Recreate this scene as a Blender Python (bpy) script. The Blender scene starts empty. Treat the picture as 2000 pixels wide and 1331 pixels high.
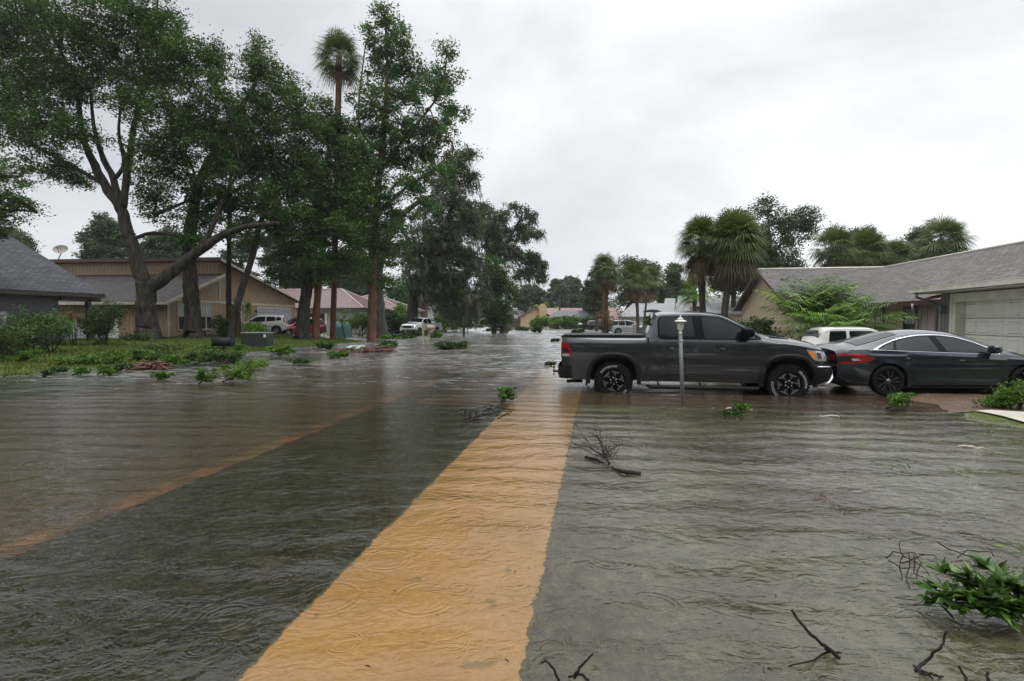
import bpy, math, random
import numpy as np
from mathutils import Vector, Matrix
R = math.radians
scene = bpy.context.scene
COL = scene.collection

# ------------------------------------------------------------------ camera
CAM_H, F, YH = 1.62, 1000.0, 625.0           # eye height above the water, focal length and horizon in photo pixels
PITCH = math.atan((665.5 - YH) / F)
cam_d = bpy.data.cameras.new('camera')
cam_d.sensor_width = 36; cam_d.lens = 18.0
cam_d.clip_start = 0.05; cam_d.clip_end = 3000
cam = bpy.data.objects.new('camera', cam_d); COL.objects.link(cam)
cam.location = (0, 0, CAM_H); cam.rotation_euler = (math.pi/2 - PITCH, 0, 0)
scene.camera = cam

# ------------------------------------------------------------------ world: overcast sky
SUN_EL, SUN_ROT = R(68), R(160)
world = bpy.data.worlds.new('World'); scene.world = world; world.use_nodes = True
nt = world.node_tree; nt.nodes.clear()
def N(t, k, **kw):
    n = t.nodes.new(k)
    for a, b in kw.items(): setattr(n, a, b)
    return n
sky = N(nt, 'ShaderNodeTexSky'); sky.sky_type = 'NISHITA'; sky.sun_disc = False
sky.sun_elevation = SUN_EL; sky.sun_rotation = SUN_ROT
skys = N(nt, 'ShaderNodeVectorMath', operation='SCALE'); skys.inputs['Scale'].default_value = 0.09
nt.links.new(sky.outputs[0], skys.inputs[0])
tc = N(nt, 'ShaderNodeTexCoord')
mp = N(nt, 'ShaderNodeMapping'); mp.inputs['Scale'].default_value = (1.0, 1.0, 1.7); mp.inputs['Location'].default_value = (3.1, 0.4, 0.2)
nt.links.new(tc.outputs['Generated'], mp.inputs[0])
n1 = N(nt, 'ShaderNodeTexNoise'); n1.inputs['Scale'].default_value = 1.6; n1.inputs['Detail'].default_value = 7; n1.inputs['Roughness'].default_value = .56; n1.inputs['Distortion'].default_value = .35
nt.links.new(mp.outputs[0], n1.inputs['Vector'])
cr = N(nt, 'ShaderNodeValToRGB')
cr.color_ramp.elements[0].position = .36; cr.color_ramp.elements[0].color = (.56, .58, .61, 1)
cr.color_ramp.elements[1].position = .64; cr.color_ramp.elements[1].color = (.80, .81, .82, 1)
e = cr.color_ramp.elements.new(.5); e.color = (.68, .695, .715, 1)
nt.links.new(n1.outputs['Fac'], cr.inputs[0])
# the cloud deck is thinner, so brighter, towards the right of the street than over the left gardens
sx = N(nt, 'ShaderNodeSeparateXYZ'); nt.links.new(tc.outputs['Generated'], sx.inputs[0])
mr = N(nt, 'ShaderNodeMapRange'); mr.inputs['From Min'].default_value = -.55; mr.inputs['From Max'].default_value = .25
mr.inputs['To Min'].default_value = .80; mr.inputs['To Max'].default_value = 1.03
nt.links.new(sx.outputs['X'], mr.inputs['Value'])
vs = N(nt, 'ShaderNodeVectorMath', operation='SCALE')
nt.links.new(cr.outputs[0], vs.inputs[0]); nt.links.new(mr.outputs[0], vs.inputs['Scale'])
# an overcast deck is brightest overhead
zg = N(nt, 'ShaderNodeMapRange'); zg.interpolation_type = 'SMOOTHSTEP'; nt.links.new(sx.outputs['Z'], zg.inputs['Value'])
zg.inputs['From Min'].default_value = .42; zg.inputs['From Max'].default_value = .92; zg.inputs['To Min'].default_value = 1; zg.inputs['To Max'].default_value = 2.7
vs2 = N(nt, 'ShaderNodeVectorMath', operation='SCALE'); nt.links.new(vs.outputs[0], vs2.inputs[0]); nt.links.new(zg.outputs[0], vs2.inputs['Scale']); vs = vs2
mxs = N(nt, 'ShaderNodeMix'); mxs.data_type = 'RGBA'; mxs.inputs['Factor'].default_value = .93
nt.links.new(skys.outputs[0], mxs.inputs['A']); nt.links.new(vs.outputs[0], mxs.inputs['B'])
bg = N(nt, 'ShaderNodeBackground'); bg.inputs['Strength'].default_value = 1.0
wo = N(nt, 'ShaderNodeOutputWorld')
nt.links.new(mxs.outputs['Result'], bg.inputs[0]); nt.links.new(bg.outputs[0], wo.inputs[0])

sun_d = bpy.data.lights.new('sun', 'SUN'); sun_d.energy = 1.0; sun_d.angle = R(40); sun_d.color = (1, .97, .93)
sun = bpy.data.objects.new('sun', sun_d); COL.objects.link(sun)
sv = Vector((math.sin(SUN_ROT)*math.cos(SUN_EL), math.cos(SUN_ROT)*math.cos(SUN_EL), math.sin(SUN_EL)))
sun.rotation_euler = sv.to_track_quat('Z', 'Y').to_euler()
scene.view_settings.view_transform = 'Standard'; scene.view_settings.look = 'None'
scene.view_settings.exposure = 0.5; scene.view_settings.gamma = 1
scene.render.engine = 'CYCLES'
scene.cycles.max_bounces = 8; scene.cycles.transparent_max_bounces = 12
scene.cycles.use_denoising = True

# ------------------------------------------------------------------ where a photo pixel lies in the place
def ray(px, py):
    cx, cy = (px-1000)/F, (665.5-py)/F
    return np.array([cx, math.cos(PITCH)+cy*math.sin(PITCH), -math.sin(PITCH)+cy*math.cos(PITCH)])
def D(px, py, d):
    r = ray(px, py); r = r*(d/r[1]); return np.array([r[0], r[1], r[2]+CAM_H])
def G(px, py, z=0.0):
    r = ray(px, py); t = (z-CAM_H)/r[2]; return np.array([r[0]*t, r[1]*t, z])
TH = math.atan(.165); CT, ST = math.cos(TH), math.sin(TH)
def uv2xy(u, v): return u*CT+v*ST, -u*ST+v*CT
def xy2uv(x, y): return x*CT-y*ST, x*ST+y*CT

def sstep(a, b, x): t = np.clip((x-a)/(b-a), 0, 1); return t*t*(3-2*t)
def wob(x, y):
    return (np.sin(x*.9+1.3)*np.cos(y*.7+.4)+.6*np.sin(x*2.3+y*1.1)+.5*np.cos(y*2.9-x*1.7+2)+.35*np.sin(x*6.1-1)*np.cos(y*5.3))
UX = [-400, -60, -30, -24, -20, -18.2, -17.0, -15, -12.4, -12.1, -8, -4.15, -4.05, -1.7, -.3, 1, 3.9, 5.2, 6.2, 6.6, 9, 14, 30, 400]
UZ = [.9, .65, .52, .40, .20, .05, -.025, -.10, -.13, -.26, -.20, -.26, -.15, -.13, -.13, -.16, -.15, -.09, -.035, .02, .06, .12, .25, .8]
def gz(x, y):
    x = np.asarray(x, float); y = np.asarray(y, float)
    u, v = xy2uv(x, y)
    s = sstep(34, 44, v)*7.5 - sstep(52, 62, v)*1.5
    lf = sstep(-12, -16, u)
    uu = u + s*lf
    z = np.interp(uu, UX, UZ)
    amp = .006 + .040*lf + .02*sstep(1, 4, u)
    z = z + amp*wob(x, y)
    right = sstep(5, 9, u)*sstep(19, 24, v)*sstep(100, 90, v)
    z = z*(1-right) + right*(-.12+.3*sstep(14, 18, u))
    far = sstep(112, 130, v); z = z*(1-far)+far*.25
    return z
def gz1(x, y): return float(gz(x, y))

# ------------------------------------------------------------------ materials
MATS = {}
def newmat(name):
    m = bpy.data.materials.new(name); m.use_nodes = True; m.node_tree.nodes.clear(); return m
def rgba(c): return (c[0], c[1], c[2], 1)
def L(t, a, b): t.links.new(a, b)
def P(t, col=None, rough=.6, metal=0, spec=.5, coat=0, coatr=.05):
    b = N(t, 'ShaderNodeBsdfPrincipled')
    if col is not None: b.inputs['Base Color'].default_value = rgba(col)
    b.inputs['Roughness'].default_value = rough; b.inputs['Metallic'].default_value = metal
    b.inputs['Specular IOR Level'].default_value = spec
    b.inputs['Coat Weight'].default_value = coat; b.inputs['Coat Roughness'].default_value = coatr
    return b
def out(t, s): o = N(t, 'ShaderNodeOutputMaterial'); L(t, s, o.inputs[0]); return o
def noise(t, vec, scale, detail=4, rough=.55, dist=0):
    n = N(t, 'ShaderNodeTexNoise'); n.inputs['Scale'].default_value = scale; n.inputs['Detail'].default_value = detail
    n.inputs['Roughness'].default_value = rough; n.inputs['Distortion'].default_value = dist
    if vec is not None: L(t, vec, n.inputs['Vector'])
    return n.outputs['Fac']
def ramp(t, fac, stops):
    r = N(t, 'ShaderNodeValToRGB'); el = r.color_ramp.elements
    el[0].position, el[0].color = stops[0][0], rgba(stops[0][1]); el[1].position, el[1].color = stops[-1][0], rgba(stops[-1][1])
    for p, c in stops[1:-1]: q = el.new(p); q.color = rgba(c)
    L(t, fac, r.inputs[0]); return r.outputs[0]
def math_(t, op, a, b=None, c=None, clamp=False):
    n = N(t, 'ShaderNodeMath', operation=op); n.use_clamp = clamp
    for i, q in enumerate((a, b, c)):
        if q is None: continue
        if isinstance(q, (int, float)): n.inputs[i].default_value = q
        else: L(t, q, n.inputs[i])
    return n.outputs[0]
def mixc(t, fac, a, b, mode='MIX'):
    n = N(t, 'ShaderNodeMix'); n.data_type = 'RGBA'; n.blend_type = mode
    for k, q in (('Factor', fac), ('A', a), ('B', b)):
        i = n.inputs[k] if k != 'Factor' else n.inputs[0]
        if k == 'A': i = n.inputs[6]
        if k == 'B': i = n.inputs[7]
        if isinstance(q, (int, float)): i.default_value = q
        elif isinstance(q, tuple): i.default_value = rgba(q)
        else: L(t, q, i)
    return n.outputs[2]
def bump(t, h, strength=.5, dist=.01):
    b = N(t, 'ShaderNodeBump'); b.inputs['Strength'].default_value = strength; b.inputs['Distance'].default_value = dist
    L(t, h, b.inputs['Height']); return b.outputs[0]
def uvn(t): return N(t, 'ShaderNodeTexCoord').outputs['UV']
def objn(t): return N(t, 'ShaderNodeTexCoord').outputs['Object']
def geo(t): return N(t, 'ShaderNodeNewGeometry').outputs['Position']
def mapv(t, vec, scale=(1, 1, 1), loc=(0, 0, 0), rot=(0, 0, 0)):
    m = N(t, 'ShaderNodeMapping'); m.inputs['Scale'].default_value = scale; m.inputs['Location'].default_value = loc; m.inputs['Rotation'].default_value = rot
    L(t, vec, m.inputs[0]); return m.outputs[0]

def plain(name, col, rough=.5, metal=0, var=.15, scale=6, bmp=.15, spec=.5, coat=0, dirt=None):
    m = newmat(name); t = m.node_tree
    v = objn(t); f = noise(t, v, scale, 5)
    lo = tuple(c*(1-var) for c in col); hi = tuple(min(1, c*(1+var)) for c in col)
    c = ramp(t, f, [(.3, lo), (.7, hi)])
    if dirt:
        f2 = noise(t, v, scale*.35, 6, .7); c = mixc(t, math_(t, 'MULTIPLY', ramp(t, f2, [(.5, (0, 0, 0)), (.7, (1, 1, 1))]), .55), c, dirt)
    b = P(t, col, rough, metal, spec, coat); L(t, c, b.inputs['Base Color'])
    if bmp:
        L(t, bump(t, noise(t, v, scale*8, 3), bmp, .004), b.inputs['Normal'])
    out(t, b.outputs[0]); MATS[name] = m; return m

def paint(name, col, metal=.5, wet=.16, rough=.26):
    m = newmat(name); t = m.node_tree; v = objn(t)
    b = P(t, col, rough, metal, .5, 1.0, .03)
    vo = N(t, 'ShaderNodeTexVoronoi'); vo.inputs['Scale'].default_value = 55; L(t, v, vo.inputs['Vector'])
    drop = math_(t, 'SUBTRACT', .28, vo.outputs['Distance'], clamp=True)
    msk = noise(t, v, 9, 3)
    drop = math_(t, 'MULTIPLY', drop, ramp(t, msk, [(.42, (0, 0, 0)), (.6, (1, 1, 1))]))
    drop = math_(t, 'ADD', drop, math_(t, 'MULTIPLY', noise(t, v, 2.0, 2), .10))
    nb = bump(t, drop, wet, .006); L(t, nb, b.inputs['Coat Normal'])
    L(t, bump(t, drop, wet*.5, .004), b.inputs['Normal'])
    f = noise(t, mapv(t, v, (.6, .6, 2)), 3, 6, .65)
    c = mixc(t, ramp(t, f, [(.45, (0, 0, 0)), (.75, (.35, .35, .35))]), col, tuple(c*.55+.012 for c in col))
    L(t, c, b.inputs['Base Color'])
    out(t, b.outputs[0]); MATS[name] = m; return m

def leafmat(name, stops, trans=.25, rough=.45, spec=.25):
    m = newmat(name); t = m.node_tree
    a = N(t, 'ShaderNodeAttribute'); a.attribute_name = 'tint'
    c = ramp(t, a.outputs['Fac'], stops)
    b = P(t, None, rough, 0, spec); L(t, c, b.inputs['Base Color'])
    tr = N(t, 'ShaderNodeBsdfTranslucent'); L(t, mixc(t, .5, c, (.10, .16, .02)), tr.inputs[0])
    mx = N(t, 'ShaderNodeMixShader'); mx.inputs[0].default_value = trans
    L(t, b.outputs[0], mx.inputs[1]); L(t, tr.outputs[0], mx.inputs[2]); out(t, mx.outputs[0])
    MATS[name] = m; return m

leafmat('leaf_oak', [(0, (.010, .026, .006)), (.5, (.036, .092, .016)), (1, (.10, .21, .036))])
leafmat('leaf_gum', [(0, (.014, .040, .012)), (.5, (.048, .120, .030)), (1, (.12, .24, .058))])
leafmat('leaf_moss_oak', [(0, (.020, .036, .014)), (.5, (.044, .070, .026)), (1, (.090, .12, .050))])
leafmat('leaf_far', [(0, (.030, .052, .030)), (.5, (.055, .085, .045)), (1, (.10, .13, .06))])
leafmat('leaf_bright', [(0, (.018, .055, .006)), (.5, (.060, .145, .014)), (1, (.16, .27, .030))])
leafmat('leaf_shrub', [(0, (.012, .030, .008)), (.5, (.030, .070, .016)), (1, (.085, .14, .03))])
leafmat('leaf_brown', [(0, (.035, .016, .010)), (.5, (.085, .040, .020)), (1, (.16, .085, .045))])
leafmat('leaf_rust', [(0, (.06, .03, .015)), (.5, (.14, .075, .03)), (1, (.24, .14, .06))])
leafmat('leaf_pink', [(0, (.12, .008, .02)), (.5, (.26, .015, .05)), (1, (.4, .04, .09))])
leafmat('palm_green', [(0, (.028, .052, .014)), (.5, (.085, .125, .032)), (1, (.22, .25, .08))])
leafmat('palm_bright', [(0, (.030, .085, .010)), (.5, (.10, .21, .022)), (1, (.25, .38, .045))])
leafmat('palm_dead', [(0, (.050, .030, .016)), (.5, (.11, .068, .035)), (1, (.20, .135, .075))])
leafmat('leaf_branch', [(0, (.012, .036, .006)), (.5, (.042, .105, .016)), (1, (.12, .22, .038))], rough=.3, spec=.5)
leafmat('moss', [(0, (.075, .078, .055)), (.5, (.13, .13, .092)), (1, (.22, .215, .16))], trans=.15, rough=.9, spec=.1)
leafmat('grass', [(0, (.030, .055, .008)), (.5, (.075, .115, .012)), (1, (.14, .18, .03))], trans=.2)

def bark(name, lo, hi, scale=5):
    m = newmat(name); t = m.node_tree; v = objn(t)
    w = noise(t, mapv(t, v, (1, 1, .25)), scale*1.1, 7, .72, .5); f = noise(t, v, scale*.4, 4)
    c = ramp(t, w, [(.32, lo), (.7, hi)])
    c = mixc(t, ramp(t, f, [(.55, (0, 0, 0)), (.7, (.4, .4, .4))]), c, (.05, .06, .04))
    b = P(t, None, .9, 0, .15); L(t, c, b.inputs['Base Color']); L(t, bump(t, w, 1.0, .09), b.inputs['Normal']); out(t, b.outputs[0]); MATS[name] = m
bark('bark_dark', (.003, .0026, .002), (.085, .075, .062))
bark('bark_red', (.065, .030, .018), (.20, .105, .065), 4)
bark('bark_grey', (.05, .045, .038), (.15, .14, .12))
bark('bark_palm', (.035, .028, .022), (.12, .10, .08), 7)

def shingle(name, c1, c2, c3):
    m = newmat(name); t = m.node_tree; v = uvn(t)
    br = N(t, 'ShaderNodeTexBrick'); br.inputs['Scale'].default_value = 1; br.inputs['Brick Width'].default_value = .34
    br.inputs['Row Height'].default_value = .16; br.inputs['Mortar Size'].default_value = .016; br.inputs['Mortar Smooth'].default_value = .2
    br.inputs['Color1'].default_value = rgba(c1); br.inputs['Color2'].default_value = rgba(c2); br.inputs['Mortar'].default_value = rgba(c3)
    br.inputs['Bias'].default_value = 0; L(t, v, br.inputs['Vector'])
    f = noise(t, v, .6, 5, .6); c = mixc(t, ramp(t, f, [(.35, (0, 0, 0)), (.7, (.30, .30, .30))]), br.outputs['Color'], c3)
    f2 = noise(t, v, 14, 3)
    c = mixc(t, .35, c, ramp(t, f2, [(.3, tuple(q*.5 for q in c1)), (.7, tuple(q*1.5 for q in c2))]))
    b = P(t, None, .72, 0, .22); L(t, c, b.inputs['Base Color'])
    sp = N(t, 'ShaderNodeSeparateXYZ'); L(t, v, sp.inputs[0])
    saw = math_(t, 'FRACT', math_(t, 'DIVIDE', sp.outputs['Y'], .16))
    h = math_(t, 'ADD', math_(t, 'MULTIPLY', math_(t, 'SUBTRACT', 1.0, saw), .8), math_(t, 'MULTIPLY', br.outputs['Fac'], -.6))
    h = math_(t, 'ADD', h, math_(t, 'MULTIPLY', noise(t, v, 9, 3), .8))
    L(t, bump(t, h, 1.0, .03), b.inputs['Normal']); out(t, b.outputs[0]); MATS[name] = m
shingle('shingle_dark', (.030, .032, .038), (.11, .115, .13), (.008, .008, .010))
shingle('shingle_brown', (.045, .040, .040), (.12, .11, .108), (.014, .012, .012))
shingle('shingle_grey', (.048, .043, .040), (.175, .160, .150), (.010, .009, .009))
shingle('shingle_pale', (.26, .26, .27), (.38, .38, .38), (.15, .15, .15))
shingle('shingle_pink', (.24, .16, .14), (.33, .23, .20), (.14, .09, .08))

def siding(name, col, pitch=.3, groove=.03, horiz=False, dark=.35):
    m = newmat(name); t = m.node_tree; v = uvn(t)
    sp = N(t, 'ShaderNodeSeparateXYZ'); L(t, v, sp.inputs[0])
    q = sp.outputs['Y'] if horiz else sp.outputs['X']
    s = math_(t, 'FRACT', math_(t, 'DIVIDE', q, pitch))
    g = math_(t, 'LESS_THAN', s, groove/pitch)
    st = noise(t, mapv(t, v, (6, .7, 1)), 2.5, 6, .65)
    c = ramp(t, st, [(.3, tuple(x*.62 for x in col)), (.65, tuple(min(1, x*1.15) for x in col))])
    c = mixc(t, g, c, tuple(x*dark for x in col))
    b = P(t, None, .6, 0, .4); L(t, c, b.inputs['Base Color'])
    h = math_(t, 'SUBTRACT', math_(t, 'MULTIPLY', st, .25), g)
    L(t, bump(t, h, .8, .012), b.inputs['Normal']); out(t, b.outputs[0]); MATS[name] = m
siding('siding_brown', (.37, .255, .165)); siding('siding_tan', (.50, .40, .28), .3); siding('siding_grey', (.20, .20, .20), .2)
siding('siding_pink', (.42, .34, .31), .6); siding('fence_white', (.62, .64, .66), .15, .012); siding('fence_dark', (.07, .05, .045), .14)
siding('siding_yellow', (.50, .36, .22), .6); siding('wall_grey', (.30, .29, .27), .8, .01); siding('wall_white', (.6, .6, .6), .5, .01)
siding('door_grey', (.35, .38, .42), .45, .02, True)
def brickm(name, c1, c2, mo):
    m = newmat(name); t = m.node_tree; v = uvn(t)
    br = N(t, 'ShaderNodeTexBrick'); br.inputs['Scale'].default_value = 1; br.inputs['Brick Width'].default_value = .2; br.inputs['Row Height'].default_value = .07
    br.inputs['Mortar Size'].default_value = .006; br.inputs['Color1'].default_value = rgba(c1); br.inputs['Color2'].default_value = rgba(c2); br.inputs['Mortar'].default_value = rgba(mo)
    L(t, v, br.inputs['Vector']); b = P(t, None, .7); L(t, br.outputs['Color'], b.inputs['Base Color'])
    L(t, bump(t, br.outputs['Fac'], -.5, .006), b.inputs['Normal']); out(t, b.outputs[0]); MATS[name] = m
brickm('brick_dark', (.055, .05, .055), (.085, .078, .085), (.04, .04, .042))
brickm('brick_brown', (.10, .05, .04), (.14, .08, .06), (.08, .06, .05))

plain('white_trim', (.62, .60, .54), .45, scale=3, var=.12, dirt=(.35, .33, .28))
plain('cream_trim', (.50, .46, .38), .45, scale=3, dirt=(.25, .22, .18))
plain('dark_trim', (.035, .025, .02), .45)
plain('red_wood', (.32, .07, .035), .5)
plain('maroon_wood', (.07, .022, .02), .45)
plain('garage_white', (.66, .67, .63), .4, scale=2, var=.08, dirt=(.42, .43, .38))
plain('curtain', (.42, .43, .40), .8)
plain('black_plastic', (.007, .007, .008), .5, scale=20, bmp=.2, spec=.2)
plain('black_gloss', (.004, .004, .005), .5, spec=.1)
plain('tyre_rubber', (.008, .008, .008), .8, scale=20, bmp=.5, spec=.12)
plain('rim_grey', (.20, .205, .21), .3, .8)
plain('rim_silver', (.55, .56, .57), .28, .8)
plain('chrome', (.62, .63, .65), .16, 1)
plain('white_letter', (.55, .55, .53), .7)
plain('post_grey', (.13, .135, .135), .5, scale=14, dirt=(.12, .12, .11))
plain('lamp_white', (.62, .62, .58), .4, scale=25, dirt=(.3, .3, .28))
plain('lamp_glass', (.60, .60, .50), .12)
plain('lamp_yellow', (.62, .50, .06), .4)
plain('black_metal', (.015, .016, .017), .35)
plain('dish_grey', (.30, .28, .24), .45, dirt=(.2, .17, .12))
plain('box_green', (.012, .024, .018), .6)
plain('box_white', (.5, .5, .48), .5)
plain('pale_green', (.30, .44, .34), .5)
plain('teal', (.055, .14, .12), .5)
plain('mail_wood', (.30, .27, .16), .8, scale=8, dirt=(.08, .09, .04))
plain('mail_tan', (.34, .27, .20), .5, dirt=(.1, .08, .06))
plain('sign_red', (.55, .02, .02), .4)
plain('sign_green', (.01, .20, .13), .4)
plain('metal_roof', (.145, .095, .09), .34, .15, scale=.5, var=.12, bmp=0)
plain('metal_rib', (.30, .21, .20), .35, .2, bmp=0)
plain('metal_ridge', (.40, .33, .31), .4, .1, bmp=0)
plain('dark_roof', (.06, .06, .065), .35, .2)
plain('ac_grey', (.22, .22, .21), .5, scale=10)
plain('wood_debris', (.10, .045, .030), .75, scale=12)
plain('stick_dark', (.018, .013, .010), .7, scale=20, spec=.2)
plain('bark_chip', (.42, .36, .30), .6)
plain('interior', (.006, .007, .008), .8, bmp=0)
plain('amber', (.60, .17, .02), .2, bmp=0)
plain('lens_clear', (.48, .50, .52), .1, .6, bmp=0)
plain('lens_dark', (.03, .012, .012), .1, bmp=0)
plain('tail_red', (.20, .006, .007), .12, bmp=0)

m = newmat('car_glass'); t = m.node_tree; b = P(t, (.006, .010, .010), .04, 0, .34)
vo = N(t, 'ShaderNodeTexVoronoi'); vo.inputs['Scale'].default_value = 60; L(t, objn(t), vo.inputs['Vector'])
dr = math_(t, 'SUBTRACT', .22, vo.outputs['Distance'], clamp=True); L(t, bump(t, dr, .25, .004), b.inputs['Normal'])
out(t, b.outputs[0]); MATS['car_glass'] = m
m = newmat('window_glass'); t = m.node_tree; b = P(t, (.02, .026, .03), .05, 0, .6); out(t, b.outputs[0]); MATS['window_glass'] = m

paint('paint_grey', (.046, .048, .053), .8)
paint('paint_slate', (.026, .032, .046), .8)
paint('paint_white', (.62, .63, .62), .0, .2)
paint('paint_red', (.24, .008, .018), .3)
paint('paint_silver', (.50, .52, .54), .3, .2)
paint('paint_navy', (.012, .014, .02), .4)
paint('paint_cream', (.60, .59, .55), .0, .2)

# ground materials -------------------------------------------------
def groundmat(name, build):
    m = newmat(name); t = m.node_tree; v = geo(t); build(t, v); MATS[name] = m
def g_lawn(t, v):
    sp = N(t, 'ShaderNodeSeparateXYZ'); L(t, v, sp.inputs[0])
    f1 = noise(t, v, .35, 5, .6); f2 = noise(t, v, 9, 6, .7); f3 = noise(t, mapv(t, v, (1, 1, 1), rot=(0, 0, .6)), 45, 4, .7, 1.5)
    green = ramp(t, f2, [(.28, (.030, .036, .012)), (.5, (.070, .098, .016)), (.72, (.14, .17, .035))])
    wet = ramp(t, f2, [(.28, (.035, .036, .018)), (.5, (.085, .085, .048)), (.75, (.20, .18, .11))])
    wet = mixc(t, math_(t, 'MULTIPLY', ramp(t, f3, [(.5, (0, 0, 0)), (.68, (1, 1, 1))]), .55), wet, (.34, .29, .18))
    mud = ramp(t, f3, [(.3, (.035, .022, .012)), (.7, (.10, .065, .035))])
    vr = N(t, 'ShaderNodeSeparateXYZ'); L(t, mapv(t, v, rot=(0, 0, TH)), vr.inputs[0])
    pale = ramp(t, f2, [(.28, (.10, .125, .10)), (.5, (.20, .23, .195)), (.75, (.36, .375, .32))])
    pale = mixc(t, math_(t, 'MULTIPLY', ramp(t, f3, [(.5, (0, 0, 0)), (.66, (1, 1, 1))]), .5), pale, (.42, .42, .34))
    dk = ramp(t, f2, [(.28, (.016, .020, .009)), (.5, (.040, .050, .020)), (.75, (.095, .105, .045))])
    wet = mixc(t, math_(t, 'LESS_THAN', vr.outputs['X'], -1.0), mixc(t, ramp(t, noise(t, v, .5, 4), [(.4, (0, 0, 0)), (.6, (1, 1, 1))]), pale, wet), dk)  # left dark, right pale: tree shade and sky sheen put into the ground colour
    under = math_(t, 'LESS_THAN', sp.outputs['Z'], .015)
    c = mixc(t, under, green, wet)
    c = mixc(t, ramp(t, f1, [(.52, (0, 0, 0)), (.66, (.8, .8, .8))]), c, mud)
    b = P(t, None, .8, 0, .3); L(t, c, b.inputs['Base Color']); L(t, bump(t, math_(t, 'ADD', f2, f3), .8, .03), b.inputs['Normal']); out(t, b.outputs[0])
groundmat('lawn', g_lawn)
def g_road(t, v):
    f2 = noise(t, v, 2.2, 6, .6); f3 = noise(t, v, 60, 3, .7)
    c = ramp(t, f2, [(.3, (.060, .044, .032)), (.7, (.115, .082, .058))])
    c = mixc(t, .4, c, ramp(t, f3, [(.35, (.04, .028, .02)), (.7, (.19, .13, .09))]))
    b = P(t, None, .8, 0, .3); L(t, c, b.inputs['Base Color']); out(t, b.outputs[0])
groundmat('asphalt', g_road)
def g_kerb(t, v):
    c = ramp(t, noise(t, v, 3, 5), [(.40, (.075, .055, .038)), (.62, (.22, .12, .065))])
    b = P(t, None, .7, 0, .3); L(t, c, b.inputs['Base Color']); out(t, b.outputs[0])
groundmat('kerb', g_kerb)
def g_walk(t, v):
    vr = mapv(t, v, rot=(0, 0, TH))
    f2 = noise(t, v, 1.4, 6, .6); f3 = noise(t, v, 38, 4, .7)
    c = ramp(t, f2, [(.3, (.44, .27, .11)), (.7, (.60, .385, .175))])
    c = mixc(t, .25, c, ramp(t, f3, [(.35, (.28, .17, .08)), (.7, (.68, .50, .28))]))
    sp = N(t, 'ShaderNodeSeparateXYZ'); L(t, vr, sp.inputs[0])
    j = math_(t, 'LESS_THAN', math_(t, 'FRACT', math_(t, 'DIVIDE', sp.outputs['Y'], 1.5)), .010)
    c = mixc(t, math_(t, 'MULTIPLY', j, .35), c, (.16, .10, .05))
    sc = noise(t, v, 5.5, 2, .4); c = mixc(t, ramp(t, sc, [(.70, (0, 0, 0)), (.74, (.6, .6, .6))]), c, (.16, .15, .07))
    b = P(t, None, .7, 0, .3)
    ed_ = math_(t, 'ABSOLUTE', math_(t, 'ADD', sp.outputs['X'], .995))
    ed_ = math_(t, 'GREATER_THAN', math_(t, 'ADD', ed_, math_(t, 'MULTIPLY', math_(t, 'SUBTRACT', noise(t, v, 5, 5, .7), .5), .13)), .645)
    c = mixc(t, ed_, c, (.085, .085, .05))
    refl_fade = N(t, 'ShaderNodeMapRange'); L(t, math_(t, 'ADD', sp.outputs['Y'], math_(t, 'MULTIPLY', noise(t, v, 1.2, 5, .7), 2.5)), refl_fade.inputs['Value'])     # far end browned: the sky reflection's fade put into the walk's colour
    refl_fade.inputs['From Min'].default_value = 7.4; refl_fade.inputs['From Max'].default_value = 11.5; refl_fade.inputs['To Max'].default_value = .72
    c = mixc(t, refl_fade.outputs[0], c, (.20, .15, .10))
    L(t, c, b.inputs['Base Color']); out(t, b.outputs[0])
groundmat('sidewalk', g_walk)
def g_drive(t, v):
    f2 = noise(t, v, 1.1, 6, .65); f3 = noise(t, v, 26, 5, .75); f4 = noise(t, mapv(t, v, (1, 2.2, 1)), 10, 4, .7, 1)
    c = ramp(t, f3, [(.36, (.018, .011, .007)), (.50, (.075, .042, .024)), (.66, (.24, .15, .085))])
    c2 = ramp(t, f3, [(.3, (.22, .15, .09)), (.7, (.42, .30, .19))])
    c = mixc(t, ramp(t, f2, [(.55, (0, 0, 0)), (.75, (.4, .4, .4))]), c, c2)
    c = mixc(t, ramp(t, f4, [(.62, (0, 0, 0)), (.7, (.8, .8, .8))]), c, (.045, .022, .014))
    b = P(t, None, .55, 0, .5); L(t, c, b.inputs['Base Color']); L(t, bump(t, f3, .8, .02), b.inputs['Normal']); out(t, b.outputs[0])
groundmat('driveway', g_drive)
def g_conc(t, v):
    f2 = noise(t, v, 1.8, 6, .6); f3 = noise(t, v, 60, 4, .8)
    c = ramp(t, f2, [(.3, (.36, .33, .28)), (.7, (.50, .47, .42))])
    c = mixc(t, ramp(t, f3, [(.60, (0, 0, 0)), (.66, (.8, .8, .8))]), c, (.06, .045, .03))
    b = P(t, None, .6, 0, .4); L(t, c, b.inputs['Base Color']); L(t, bump(t, f3, .4, .006), b.inputs['Normal']); out(t, b.outputs[0])
groundmat('concrete', g_conc)

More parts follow.
